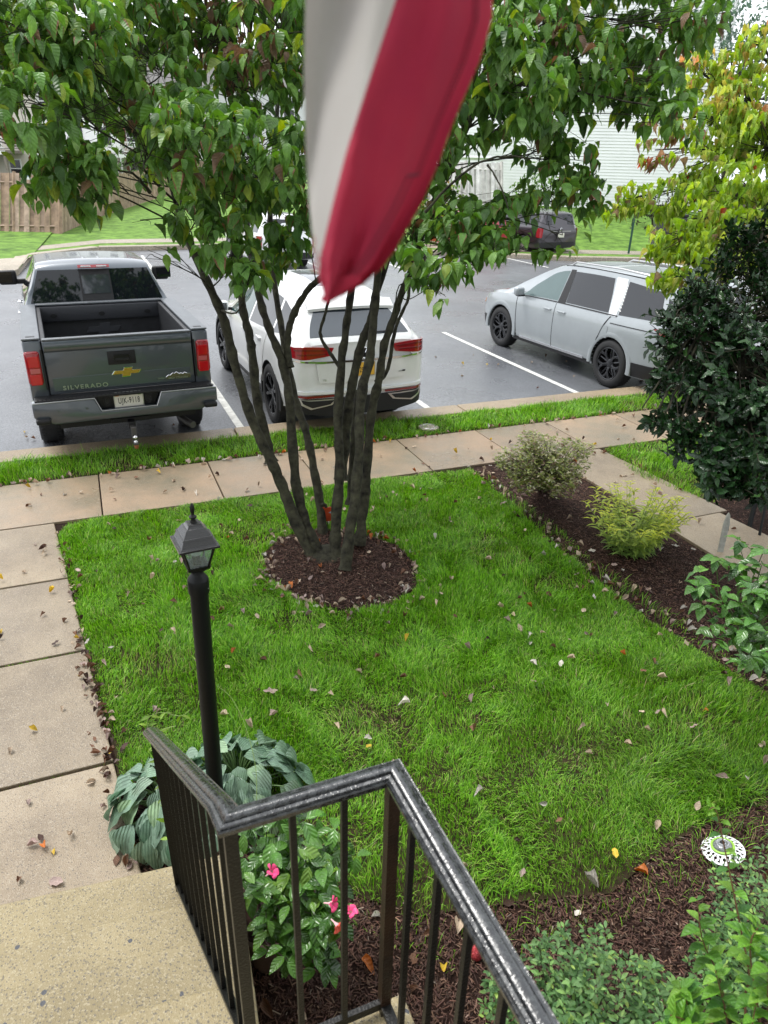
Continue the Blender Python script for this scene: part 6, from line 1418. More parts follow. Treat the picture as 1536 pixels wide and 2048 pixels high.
# thinner in chance holes so the light shows through
keep = vnoise(pos[:, 0]*2.6+9, pos[:, 2]*2.6+pos[:, 1]*1.3, 2) > .24
gap = np.zeros(len(pos), bool); uu, vv, _ = proj(pos)
for (gu, gv, gr, gy) in ((968, 355, 38, 42), (1245, 300, 55, 55), (1300, 345, 60, 60), (70, 195, 30, 26), (10, 310, 25, 35), (490, 60, 26, 34), (305, 130, 22, 20), (30, 400, 34, 26), (1190, 430, 16, 22), (1112, 452, 56, 50), (985, 550, 60, 26), (1080, 555, 50, 22), (350, 400, 22, 20), (1395, 130, 30, 45)):
    gap |= (((uu-gu)/gr)**2+((vv-gv)/gy)**2 < 1)
keep &= ~gap | (RNG.random(len(pos)) < .06)
pos, dd, nn, sc = pos[keep], dd[keep], nn[keep], sc[keep]
col = pick([(.085, .190, .034), (.115, .245, .046), (.165, .31, .065), (.055, .13, .028), (.26, .36, .05), (.17, .10, .05), (.30, .20, .13)], [30, 34, 22, 12, 6, .8, .6], len(pos), .14)
bm_ = vnoise(pos[:, 0]*1.5, pos[:, 2]*1.5, 3) > .86
col[bm_ & (RNG.random(len(pos)) < .3)] = (.17, .105, .06)
DT = [leaf_t(.56, 6, .35, .30, .42, .85, cup=.5, wave=.10), leaf_t(.60, 6, .15, .45, .45, .9, wave=.16), leaf_t(.50, 6, .5, .2, .4, .8, cup=1.0, wave=.1), leaf_t(.54, 6, .22, .6, .44, .85, wave=.2)]
foliage(dog, tb, DT, pos, dd, nn, sc, col, ML['dog'], 300, mat2=ML['dogb'], m2frac=.10)
# branches: blob centre joined to the nearest stem, twigs to every tip
allp = np.concatenate([q for q, r in skel]); paths = []; cent = np.array([A(b[0], b[1], b[3]) for b in blobs])
for bi, c in enumerate(cent):
    low = allp[(allp[:, 2] < c[2]-.12) & (allp[:, 2] > 1.15)]
    if not len(low): low = allp[allp[:, 2] > 1.0]
    j = np.argmin(np.linalg.norm(low-c, axis=1)+.5*np.abs(low[:, 2]-c[2]+.35)); s_ = low[j]; m1 = s_*.55+c*.45+np.array([0, 0, .06])+RNG.normal(size=3)*.11
    P = smoothpath([s_, m1, c], 10); paths.append((P, np.linspace(.008, .003, 10)*(.7+.6*RNG.random())))
    for t in tips[own == bi]:
        if RNG.random() < .6:
            k = int(RNG.integers(4, 10)); a = P[k]; mdl = (a+t)/2+np.array([0, 0, .03])+RNG.normal(size=3)*.02; paths.append((smoothpath([a, mdl, t], 5), np.linspace(.003, .0014, 5)))
tubes('branches', paths, M['bark'], dog, tb, sides=5)
for pts, d0, d1, r0, r1 in (([(850, 425), (900, 370), (960, 325), (1012, 313), (1060, 318)], 5.0, 4.6, .011, .006), ([(975, 330), (1000, 370), (1018, 420)], 4.8, 4.7, .007, .004), ([(1000, 170), (1060, 168), (1130, 178), (1215, 195), (1300, 212)], 5.2, 5.0, .013, .006), ([(1330, 50), (1400, 28), (1470, -6)], 5.2, 5.0, .006, .003), ([(300, 385), (270, 350), (235, 340)], 4.9, 4.6, .012, .006)):
    Q, r = trace(pts, d0, d1, r0, r1); tubes('branch', [(Q, r)], M['bark'], dog, tb, sides=8, stuff=False)
# ---------------------------------------------------------------- yellow green dogwood on the right
yb = Vector(G(1640, 800, .13)); yb = Vector(A(1600, 700, 8.0)); yb.z = .13
yt = empty('yellow_dogwood_tree', yb, 0, 'yellow green dogwood with curled leaves turning red, behind the dark holly', 'tree')
yblobs = [(1480, 130, 46, 7.2), (1525, 70, 34, 7.1), (1400, 145, 52, 7.4), (1500, 200, 75, 7.2), (1430, 240, 62, 7.2), (1530, 300, 80, 7.0), (1330, 250, 38, 7.2, .6), (1310, 300, 34, 7.0, .55), (1390, 330, 60, 7.0, .8), (1470, 390, 80, 6.8), (1340, 385, 46, 6.8), (1270, 395, 36, 6.8), (1225, 415, 22, 6.8), (1400, 440, 70, 6.6), (1345, 480, 45, 6.5), (1375, 530, 48, 6.4), (1450, 500, 70, 6.5), (1332, 558, 28, 6.3), (1400, 560, 24, 6.3), (1536, 450, 90, 6.8), (1620, 250, 110, 7), (1620, 400, 110, 7), (1640, 100, 90, 7.2), (1500, 90, 20, 7)]
tips, own = blobpts(yblobs, 120)
pos, dd, nn, sc = whorl(tips, 5, .085, hang=(.1, 1.3), Lvar=.3)
keep = vnoise(pos[:, 0]*2.2+3, pos[:, 2]*2.2+pos[:, 1], 4) > .22; pos, dd, nn, sc = pos[keep], dd[keep], nn[keep], sc[keep]
col = pick([(.29, .45, .06), (.38, .54, .09), (.21, .35, .045), (.48, .58, .13), (.44, .44, .12), (.38, .12, .06), (.32, .24, .15)], [30, 28, 20, 12, 3, 1, 2], len(pos), .12)
uu, vv, _ = proj(pos); top = (vv < 230) & (RNG.random(len(pos)) < .28); col[top] = pick([(.50, .38, .10), (.55, .30, .15), (.48, .46, .10)], [3, 1, 3], int(top.sum()))
mid = (vv > 230) & (vv < 350) & (uu < 1380) & (RNG.random(len(pos)) < .55); col[mid] = pick([(.30, .20, .12), (.36, .24, .14), (.40, .12, .05)], [3, 3, 1], int(mid.sum()))
YT = [leaf_t(.52, 5, .9, .5, .45, .8, cup=2.0), leaf_t(.55, 5, .6, .9, .45, .8, cup=1.2, wave=.15), leaf_t(.48, 5, 1.2, .3, .42, .8, cup=1.5, wave=.1)]
foliage(yt, yb, YT, pos, dd, nn, sc, col, ML['ydog'], 300)
cent = np.array([A(b[0], b[1], b[3]) for b in yblobs]); paths = []; trunk = []
for k, (du, dv) in enumerate(((1600, 40), (1540, 20), (1480, 250), (1560, 330))):
    top_ = A(du, dv, 7.3); P = smoothpath([np.array(yb)+[0, 0, 0], np.array(yb)*.6+top_*.4+np.array([.05*k, .0, .2]), top_], 16); trunk.append(P)
    tubes('stem', [(P, np.linspace(.05, .014, 16))], M['bark'], yt, yb, sides=9, stuff=False)
tp = np.concatenate(trunk)
for bi, c in enumerate(cent):
    low = tp[tp[:, 2] < c[2]+.1]; low = low[low[:, 2] > .9] if (low[:, 2] > .9).any() else tp; j = np.argmin(np.linalg.norm(low-c, axis=1)); P = smoothpath([low[j], low[j]*.5+c*.5+np.array([0, 0, .08]), c], 8); paths.append((P, np.linspace(.016, .006, 8)))
    for t in tips[own == bi]:
        if RNG.random() < .5: a = P[int(RNG.integers(3, 8))]; paths.append((smoothpath([a, (a+t)/2+RNG.normal(size=3)*.02, t], 4), np.linspace(.005, .002, 4)))
tubes('branches', paths, M['bark'], yt, yb, sides=5)
# ---------------------------------------------------------------- holly
hbs = Vector(G(1560, 1040, .13)); hl_ = empty('holly_tree', hbs, 0, 'dark glossy holly tree at the right edge in front of the silver minivan', 'tree')
hblobs = [(1490, 500, 62, 5.3), (1430, 560, 62, 5.2), (1530, 450, 40, 5.4), (1410, 620, 80, 5.1), (1500, 640, 110, 5.0), (1385, 700, 75, 5.0), (1490, 760, 120, 4.9), (1400, 820, 85, 4.9), (1500, 880, 100, 4.8), (1450, 930, 62, 4.8), (1345, 640, 42, 5.0), (1325, 760, 40, 4.9), (1322, 700, 34, 4.9), (1330, 830, 34, 4.8), (1285, 815, 12, 4.8, 5), (1420, 950, 42, 4.7), (1450, 985, 30, 4.7), (1520, 990, 40, 4.6), (1400, 900, 55, 4.8), (1300, 850, 12, 4.8, 4), (1490, 960, 50, 4.7), (1470, 470, 30, 5.2), (1620, 560, 130, 5.2), (1640, 760, 150, 5.0), (1620, 930, 100, 4.8), (1380, 590, 34, 5.1), (1350, 880, 26, 4.8)]
tips, own = blobpts(hblobs, 95, shell=.25); kk = vnoise(tips[:, 0]*3.3, tips[:, 2]*3.3+tips[:, 1]*2, 11) > .27; tips, own = tips[kk], own[kk]; cent = np.array([A(b[0], b[1], b[3]) for b in hblobs])
# shoots with alternate leaves
pos = []; dd = []; nn = []; sc = []; shoots = []; C0 = np.array(A(1520, 760, 5.2))
for i, t in enumerate(tips):
    o_ = unit(t-C0)+RNG.normal(size=3)*.45+np.array([0, 0, .15]); o_ = o_/np.linalg.norm(o_); L = RNG.uniform(.10, .2)*(1+.9*(RNG.random() < .12)); t = t+o_*(L-.15)*.8; shoots.append((np.array([t-o_*L, t-o_*L*.4+RNG.normal(size=3)*.006, t]), np.array([.0035, .0028, .002])))
    k = int(RNG.integers(6, 10))
    for j in range(k):
        f = j/k; p = t-o_*L*(1-f); a = j*2.4+RNG.normal()*.3; s1 = unit(np.cross(o_, [.2, .1, 1])); s2 = np.cross(o_, s1); r_ = s1*math.cos(a)+s2*math.sin(a)
        q = o_*(.45+.5*f)+r_*.9+RNG.normal(size=3)*.12; pos.append(p); dd.append(q); nn.append(o_*.8-r_*.35+np.array([0, 0, .55])+RNG.normal(size=3)*.15); sc.append(RNG.uniform(.066, .104))
pos = np.array(pos); col = pick([(.014, .042, .013), (.022, .060, .018), (.009, .028, .009), (.036, .090, .024)], [30, 30, 20, 12], len(pos), .15)
HT = [leaf_t(.40, 5, .5, .12, .48, .9, wave=.35), leaf_t(.42, 5, .3, .25, .48, .9, wave=.5)]
foliage(hl_, hbs, HT, pos, np.array(dd), np.array(nn), np.array(sc), col, ML['holly'], 300)
paths = list(shoots); trunk = []
for (du, dv, dp) in ((1520, 480, 5.3), (1440, 600, 5.1), (1600, 600, 5.2)):
    P = smoothpath([np.array(hbs), np.array(hbs)*.6+A(du, dv, dp)*.4+np.array([.08, 0, .1]), A(du, dv, dp)], 14); trunk.append(P); tubes('stem', [(P, np.linspace(.04, .012, 14))], M['bark'], hl_, hbs, sides=9, stuff=False)
tp = np.concatenate(trunk)
for bi, c in enumerate(cent):
    j = np.argmin(np.linalg.norm(tp-c, axis=1)); P = smoothpath([tp[j], tp[j]*.5+c*.5+np.array([0, 0, .05]), c], 7); paths.append((P, np.linspace(.014, .006, 7)))
    for t in tips[own == bi]:
        if RNG.random() < .5: a = P[int(RNG.integers(3, 7))]; paths.append((np.array([a, (a+t)/2, t-unit(t-C0)*.1]), np.linspace(.005, .0035, 3)))
tubes('branches', paths, M['bark'], hl_, hbs, sides=4)
# ---------------------------------------------------------------- hosta clumps
def hosta(u, v, z, n, R_, label, seed):
    rg = np.random.default_rng(seed); b = np.array(G(u, v, z)); r = empty('hosta', b, 0, label, 'hosta'); pos = []; dd = []; nn = []; sc = []; st = []
    for i in range(n):
        ring = (i/n)**.9; a = i*2.399+rg.normal()*.2; rad = R_*(.12+.88*ring); h = .30-.16*ring+rg.normal()*.015
        p = b+np.array([math.cos(a)*rad, math.sin(a)*rad, h]); out_ = np.array([math.cos(a), math.sin(a), 0]); dr = .15+ring*.85+rg.normal()*.12
        d_ = out_*math.cos(dr)+np.array([0, 0, -math.sin(dr)]); pos.append(p); dd.append(d_+rg.normal(size=3)*.12); nn.append(out_*math.sin(dr)+np.array([0, 0, math.cos(dr)])+rg.normal(size=3)*.12); sc.append(rg.uniform(.135, .205)*(1 if ring > .25 else .75))
        st.append((smoothpath([b+out_*.01, b+out_*rad*.5+np.array([0, 0, h*.75]), p], 6), np.linspace(.006, .0035, 6)))
    col = pick([(.17, .27, .185), (.21, .32, .22), (.12, .21, .135), (.22, .33, .19)], [30, 30, 20, 10], n, .10)
    HS = [leaf_t(.74, 8, .28, .35, .40, .9, cup=.25, wave=.05), leaf_t(.68, 8, .35, .5, .40, .9, cup=.3, wave=.08), leaf_t(.78, 8, .15, .28, .38, .95, wave=.06)]
    foliage(r, b, HS, np.array(pos), np.array(dd), np.array(nn), np.array(sc), col, ML['hosta'], 300, minpx=5)
    tubes('stalks', st, M['stalk'], r, b, sides=5)
hosta(340, 1640, .13, 64, .27, 'blue green hosta clump between the walk and the stair railing', 3)
hosta(480, 1600, .13, 76, .32, 'blue green hosta clump round the foot of the lamp post', 4)
# ---------------------------------------------------------------- flowering plant in the pot
def bushy(name, b, tips_, nl, L, cols, probs, mat, T_, label, cat, hang=(-.2, .9), stems_mat=None, npart=300, up=.2, group=None, srad=.0022):
    b = np.array(b, float); r = empty(name, b, 0, label, cat, group); pos, dd, nn, sc = whorl(tips_, nl, L, hang=hang, up=up, petiole=.008)
    foliage(r, b, T_, pos, dd, nn, sc, pick(cols, probs, len(pos), .13), mat, npart)
    paths = [(smoothpath([b+RNG.normal(size=3)*[.02, .02, 0], (b+t)/2+RNG.normal(size=3)*.03+[0, 0, .04], t], 6), np.linspace(srad*1.7, srad*.7, 6)) for t in tips_[::2]]
    tubes('stems', paths, stems_mat or M['twig'], r, b, sides=4); return r
MT = [leaf_t(.50, 5, .25, .2, .48, .9, cup=.3), leaf_t(.54, 5, .35, .35, .5, .95, cup=.2)]
mblobs = [(530, 1660, 50, 2.75), (620, 1690, 60, 2.8), (560, 1740, 60, 2.7), (640, 1760, 60, 2.7), (530, 1790, 50, 2.62), (600, 1820, 60, 2.62), (655, 1830, 45, 2.62), (560, 1880, 50, 2.6), (650, 1880, 40, 2.6), (690, 1700, 35, 2.85), (510, 1720, 35, 2.7), (630, 1920, 18, 2.6)]
tips, own = blobpts(mblobs, 40)
mdv = bushy('mandevilla', (pot.x, pot.y, pot.z+.23), tips, 4, .075, [(.06, .16, .022), (.09, .22, .034), (.15, .30, .045), (.04, .105, .018)], [30, 30, 14, 18], ML['gloss'], MT, 'glossy green mandevilla with pink trumpet flowers growing from the clay pot', 'flowering plant')
def trumpet(u, v, dep, du, dv, mat, size=1.0):
    p = Vector(A(u, v, dep))-Vector((pot.x, pot.y, pot.z+.23)); e = Vector(A(u+du, v+dv, dep-.02))-Vector((pot.x, pot.y, pot.z+.23)); ax = (e-p); size *= .8; L = .055*size; q = ax.to_track_quat('Z', 'Y').to_matrix().to_4x4(); Mx = Matrix.Translation(p) @ q
    mb = MB(); mb.lathe([(.0025, 0), (.003, .02*size), (.007, .035*size), (.009, .045*size)], 12, Mx, cap=False); f = mb.build('flower', M['pinkpale'], mdv, smooth=60)
    for k in range(5):
        a = 2*PI*k/5; P = []
        for r_, z_, w_ in ((.008, .045, .006), (.017, .055, .013), (.026, .058, .014), (.033, .053, .006)):
            P.append([Mx @ Vector((r_*size*math.cos(a)-s_*w_*size*math.sin(a+.3), r_*size*math.sin(a)+s_*w_*size*math.cos(a+.3), z_*size-abs(s_)*.004+.004*(s_ > 0))) for s_ in (-1, 0, 1)])
        mb = MB(); mb.slab(P, (Mx.to_3x3() @ Vector((0, 0, -1))), .0008); mb.build('petal', mat, f, smooth=60)
for a in ((555, 1632, 2.62, 10, -20, M['pink']), (532, 1752, 2.5, 18, -14, M['pink']), (648, 1806, 2.5, 22, 2, M['pink']), (700, 1838, 2.5, 2, -22, M['pink']), (662, 1838, 2.5, 14, 14, M['coral'])): trumpet(*a)
# ---------------------------------------------------------------- vine on the railing
vb = np.array(G(352, 1760, .13)); vn = empty('climbing_vine', vb, 0, 'thin green vine with narrow leaves twining up the descending stair railing', 'vine')
vp = smoothpath([vb, A(336, 1660, 2.86), A(330, 1600, 2.85), A(318, 1540, 2.86), A(312, 1490, 2.85), A(322, 1462, 2.83), A(352, 1452, 2.8)], 30)
vp2 = smoothpath([A(318, 1540, 2.86), A(300, 1470, 2.9), A(295, 1440, 2.92), A(320, 1425, 2.9), A(360, 1432, 2.88), A(380, 1420, 2.86)], 24)
tubes('vine_stem', [(vp, np.full(30, .0018)), (vp2, np.full(24, .0012))], M['vine'], vn, vb, sides=5, stuff=False)
vpos = np.concatenate([vp[4:26:2], vp2[3:20:4]]); k = len(vpos)
foliage(vn, vb, [leaf_t(.34, 4, .3, .3, .4, .9)], np.repeat(vpos, 2, 0), np.tile(R0*.8, (k*2, 1))*np.where(np.arange(k*2) % 2, 1, -1)[:, None]+RNG.normal(size=(k*2, 3))*.4+np.array([0, 0, .2]), np.tile([0, -.4, 1.], (k*2, 1))+RNG.normal(size=(k*2, 3))*.3, RNG.uniform(.028, .055, k*2), pick([(.14, .26, .03), (.20, .33, .05)], [1, 1], k*2), ML['soft'])
# long arching stems through lawn edge
vl = np.array(G(600, 1700, .14)); v2 = empty('wild_vine', vl, 0, 'long thin pale runner arching over the lawn beside the lamp post', 'vine')
tubes('runner', [(smoothpath([A(512, 1640, 2.95), A(512, 1540, 3.0), A(490, 1450, 3.05), A(462, 1395, 3.1), A(434, 1372, 3.12)], 24), np.full(24, .0013)), (smoothpath([vl, A(690, 1712, 2.9), A(740, 1690, 2.95), A(775, 1660, 3.0)], 16), np.full(16, .0012))], M['vine'], v2, vl, sides=5, stuff=False)
# ---------------------------------------------------------------- low azalea mounds bottom right
SB = [leaf_t(.46, 4, .3, .15, .55, .9), leaf_t(.42, 4, .2, .3, .55, .95)]
def mound(name, blist, per, L, cols, probs, label, cat, nl=6, T_=SB, mat='soft', npart=300, hang=(-.5, .5), base=None, group=None, srad=.0016):
    tips_, own_ = blobpts(blist, per, shell=.3); b = base if base is not None else np.array([np.mean(tips_[:, 0]), np.mean(tips_[:, 1]), .12]); tips_[:, 2] = np.maximum(tips_[:, 2], .17)
    return bushy(name, b, tips_, nl, L, cols, probs, ML[mat], T_, label, cat, hang=hang, npart=npart, up=.35, group=group, srad=srad)
azc = [(.10, .21, .065), (.15, .28, .10), (.19, .34, .10), (.32, .48, .11), (.07, .15, .05)]
mound('azalea_bush', [(1120, 1935, 70, 2.55), (1200, 1900, 45, 2.65), (1230, 1970, 80, 2.5), (1150, 2010, 70, 2.45), (1320, 2030, 70, 2.45), (1060, 1990, 60, 2.5), (1010, 2010, 50, 2.5), (985, 1960, 22, 2.6), (1300, 1970, 40, 2.55), (1120, 2090, 90, 2.35), (1300, 2110, 90, 2.3), (1340, 1995, 30, 2.5), (1080, 1900, 25, 2.65)], 100, .026, azc, [30, 30, 20, 6, 16], 'low dense azalea mound behind the sloping right hand rail', 'shrub', npart=300)
mound('azalea_bush', [(1480, 1760, 50, 2.75), (1440, 1820, 45, 2.7), (1520, 1840, 70, 2.6), (1470, 1900, 70, 2.5), (1420, 1870, 35, 2.6), (1410, 1930, 35, 2.5), (1450, 1980, 60, 2.4), (1400, 1990, 35, 2.45), (1530, 1950, 80, 2.4), (1530, 1730, 35, 2.85), (1600, 1850, 90, 2.6), (1600, 1700, 60, 2.9)], 95, .024, azc, [30, 26, 20, 8, 16], 'azalea mound in the lower right corner beside the white solar light', 'shrub', npart=300)
# bright green shoots in the corner
b = np.array(A(1500, 2330, 1.95)); b[2] = .3
tp_ = []; paths = []; pos = []; dd = []; nn = []; sc = []
for (pts, dp) in (([(1500, 2250), (1490, 2000), (1500, 1960), (1480, 1850), (1450, 1700), (1432, 1620), (1418, 1570 + 50)], 1.9), ([(1440, 2250), (1450, 2050), (1440, 1960), (1405, 1880), (1395, 1800)], 2.0), ([(1400, 2200), (1390, 2080), (1375, 2010), (1360, 1975)], 1.85), ([(1530, 2250), (1520, 2050), (1500, 1900), (1520, 1850)], 1.8), ([(1470, 2250), (1460, 2100), (1450, 2020), (1430, 1940)], 1.85), ([(1560, 2250), (1540, 2100), (1536, 1980), (1540, 1900)], 1.75), ([(1420, 2250), (1400, 2120), (1380, 2050), (1340, 2030)], 1.8), ([(1500, 2250), (1495, 2150), (1500, 2080), (1515, 1990)], 1.75), ([(1380, 2250), (1370, 2150), (1345, 2090), (1325, 2060)], 1.8)):
    P = smoothpath([A(u, v, dp) for u, v in pts], 22); paths.append((P, np.linspace(.0035, .0012, 22)))
    for j in range(5, 22):
        for s_ in (-1, 1):
            if RNG.random() < .2: continue
            t = unit(P[min(j+1, 21)]-P[j-1]); a = j*1.57+(0 if s_ > 0 else PI); s1 = unit(np.cross(t, [.3, .2, .4])); s2 = np.cross(t, s1); r_ = s1*math.cos(a)+s2*math.sin(a)
            f = (j/21); pos.append(P[j]); dd.append(r_+t*.35); nn.append(t*.9+np.array([0, 0, .6])-r_*.2); sc.append(np.interp(f, [0, .7, 1], [.06, .045, .02]) if pts[0][0] == 1500 and pts[1][0] == 1490 and f > .5 else np.interp(f, [0, .85, 1], [.062, .055, .03]))
eu = empty('euonymus_shrub', b, 0, 'bright green leafy shoots rising in the bottom right corner', 'shrub')
pos = np.array(pos); foliage(eu, b, MT, pos, np.array(dd), np.array(nn), np.array(sc)*RNG.uniform(.8, 1.2, len(pos)), pick([(.13, .30, .035), (.18, .36, .05), (.09, .22, .03), (.06, .16, .03)], [30, 26, 20, 14], len(pos)), ML['soft'])
tubes('stems', paths, M['redtwig'], eu, b, sides=5)
# hydrangea by the side walk
HY = [leaf_t(.52, 6, .3, .3, .45, .9, wave=.12), leaf_t(.56, 6, .4, .45, .45, .95, wave=.16)]
bh_ = np.array(G(1480, 1290, .12)); hyb = [(1465, 1110, 42, 4.0), (1530, 1130, 45, 3.9), (1420, 1160, 38, 3.9), (1490, 1190, 48, 3.8), (1540, 1200, 40, 3.8), (1425, 1215, 30, 3.8), (1470, 1250, 32, 3.7), (1530, 1270, 45, 3.6), (1510, 1320, 30, 3.5), (1600, 1200, 60, 3.8), (1490, 1300, 34, 3.75), (1440, 1255, 26, 3.8), (1540, 1330, 36, 3.6), (1465, 1085, 14, 4.0, 2), (1440, 1270, 18, 3.7)]
tips, own = blobpts(hyb, 40)
bushy('hydrangea', bh_, tips, 5, .085, [(.07, .17, .035), (.10, .23, .045), (.05, .12, .03), (.14, .30, .055)], [30, 26, 20, 10], ML['gloss'], HY, 'broad leaved green hydrangea at the right edge by the side walk', 'shrub', hang=(-.3, .7), srad=.003, stems_mat=M['stalk'])
# yellow green phlox with lance leaves
pb = np.array(G(1258, 1100, .13)); ph = empty('yellow_green_phlox', pb, 0, 'bushy yellow green plant of upright stems with narrow leaves in the mulch', 'plant')
pos = []; dd = []; nn = []; sc = []; cc = []; paths = []
for i in range(62):
    a = RNG.random()*2*PI; r_ = math.sqrt(RNG.random()); base_ = pb+np.array([math.cos(a)*r_*.16, math.sin(a)*r_*.16, 0]); lean = .08+.22*r_; H = RNG.uniform(.42, .60)*(1-.2*r_); top_ = base_+np.array([math.cos(a)*lean, math.sin(a)*lean, H]); P = smoothpath([base_, (base_+top_)/2+np.array([math.cos(a), math.sin(a), 0])*-.02, top_], 12); paths.append((P, np.linspace(.0035, .0018, 12)))
    nl_ = 24
    for j in range(nl_):
        f = (j+1)/nl_; p = P[min(int(f*11), 11)]+(P[min(int(f*11)+1, 11)]-P[min(int(f*11), 11)])*((f*11) % 1); aa = j*2.4; out_ = np.array([math.cos(aa), math.sin(aa), .25+.5*f]); pos.append(p); dd.append(out_+RNG.normal(size=3)*.15); nn.append(np.array([-math.cos(aa)*.3, -math.sin(aa)*.3, 1])); sc.append(np.interp(f, [0, .5, 1], [.07, .105, .06])*RNG.uniform(.8, 1.2)); c_ = np.array([.20, .33, .08])*(1-f**2)+np.array([.62, .66, .06])*f**2; cc.append(c_*RNG.uniform(.85, 1.15))
foliage(ph, pb, [leaf_t(.24, 4, .4, .35, .4, .9), leaf_t(.28, 4, .3, .5, .4, .9)], np.array(pos), np.array(dd), np.array(nn), np.array(sc), np.array(cc), ML['soft'])
tubes('stems', paths, M['vine'], ph, pb, sides=4)
# thin azalea, sparse, pale leaves
mound('thin_azalea', [(1085, 935, 55, 6.6), (1040, 930, 42, 6.6), (1135, 925, 45, 6.6), (1090, 900, 42, 6.7), (1010, 915, 20, 6.7), (1165, 900, 24, 6.7), (1060, 885, 26, 6.7), (1120, 960, 40, 6.5), (1050, 960, 32, 6.5)], 800, .036, [(.24, .30, .07), (.55, .52, .36), (.15, .20, .06), (.38, .42, .14), (.26, .17, .12)], [24, 26, 14, 22, 8], 'sparse twiggy azalea with pale variegated leaves at the head of the mulch bed', 'shrub', npart=0, base=np.array(G(1085, 980, .13)), nl=5, srad=.0022)
# ---------------------------------------------------------------- far trees and bushes
def far_bush(name, blist, per, L, cols, probs, label, cat='bush', trunk=None):
    tips_, own_ = blobpts(blist, per, shell=.2); b = np.array([np.mean(tips_[:, 0]), np.mean(tips_[:, 1]), 0.2]); r = empty(name, b, 0, label, cat)
    n = len(tips_)*6; p = np.repeat(tips_, 6, 0)+RNG.normal(size=(n, 3))*L*.9; d = RNG.normal(size=(n, 3))+[0, 0, -.4]; nn_ = RNG.normal(size=(n, 3))*.6+[0, -.4, 1]
    foliage(r, b, [leaf_t(.5, 2, .3, .2, .45, .9)], p, d, nn_, RNG.uniform(.6, 1.3, n)*L, pick(cols, probs, n, .18), ML['soft'], npart=0, sname='crown')
    c = np.mean([A(q[0], q[1], q[3]) for q in blist], 0); tr_ = smoothpath([b, (b+c)/2, c], 8); tubes('trunk', [(tr_, np.linspace(.18 if trunk is None else trunk, .05, 8))]+[(smoothpath([tr_[5], A(q[0], q[1], q[3])], 4), np.linspace(.05, .02, 4)) for q in blist], M['bark'], r, b, sides=6)
    return r
GG = [(.10, .16, .11), (.14, .20, .15), (.08, .13, .09)]
far_bush('grey_green_tree', [(1440, 70, 60, 26), (1500, 40, 70, 26), (1400, 110, 45, 26), (1480, 120, 55, 26), (1560, 90, 70, 26), (1460, 10, 50, 26), (1430, 190, 60, 27), (1500, 220, 70, 27), (1560, 300, 90, 27)], 110, .20, GG, [1, 1, 1], 'grey green willow like tree behind the yellow green dogwood', 'tree')
far_bush('dark_bush', [(1300, 415, 28, 34), (1340, 405, 30, 34), (1270, 425, 14, 34)], 220, .22, [(.05, .05, .035), (.04, .06, .03), (.07, .06, .04)], [1, 1, 1], 'dark low bush at the top of the far lawn on the right', trunk=.05)
far_bush('green_bush', [(1060, 385, 38, 33), (1110, 380, 40, 33), (1140, 395, 30, 33), (1080, 355, 26, 33)], 200, .2, [(.08, .18, .03), (.14, .26, .04), (.06, .12, .03)], [1, 1, 1], 'bright green bush against the foot of the white house', trunk=.05)
far_bush('green_bush', [(860, 400, 40, 32), (900, 395, 34, 32)], 200, .2, [(.08, .18, .03), (.16, .24, .04), (.22, .16, .05)], [1, 1, 1], 'bush turning yellow in front of the grey board fence', trunk=.05)
far_bush('street_tree', [(330, 300, 70, 58), (280, 330, 50, 58), (230, 300, 40, 58), (400, 310, 60, 58), (360, 250, 50, 58)], 80, .45, [(.06, .12, .035), (.09, .17, .04)], [1, 1], 'distant round green tree behind the long picket fence', 'tree')
far_bush('street_tree', [(520, 330, 60, 60), (580, 300, 60, 60), (470, 340, 40, 60)], 80, .45, [(.05, .10, .035), (.08, .14, .04)], [1, 1], 'distant dark green tree seen between the dogwood stems', 'tree')
# ================================================================ GRASS, MULCH, LITTER
LAWN = [(-.545, 6.17), (-.45, 6.36), (-.11, 6.425), (1.5, 6.43), (3.0, 6.41), (3.70, 6.36), (3.65, 5.68), (3.58, 4.67), (3.52, 3.87), (3.55, 3.3), (3.62, 2.89), (3.70, 2.36), (3.55, 1.98), (2.98, 1.76), (2.3, 1.72), (1.85, 1.60), (1.5, 1.70), (.98, 1.82), (.74, 2.02), (.55, 2.36), (.36, 2.75), (.05, 2.98), (-.215, 3.05), (-.22, 3.3), (-.262, 3.6), (-.352, 4.34), (-.47, 5.42)]
RING = [tuple(G(u, v)[:2]) for u, v in ((525, 1110), (540, 1160), (590, 1195), (680, 1220), (780, 1212), (832, 1180), (832, 1130), (795, 1090), (735, 1070), (640, 1058), (560, 1075))]
STRIP = [(-9, 7.49), (12, 7.49), (12, 8.16), (-9, 8.16)]
RIGHTP = [(5.50, 6.43), (12, 6.43), (12, 3.6), (6.9, 4.6), (6.0, 5.2), (5.62, 4.75), (5.52, 4.9), (5.3, 5.6)]
LEFTP = [(-9, 6.43), (-9, 2), (-1.9, 2), (-1.92, 6.43)]
sheet('lawn_soil', [(p[0], p[1]) for p in LAWN], 0.135, M['turf'])
sheet('verge_soil', STRIP, 0.135, M['turf']); sheet('right_lawn_soil', RIGHTP, 0.135, M['turf'])
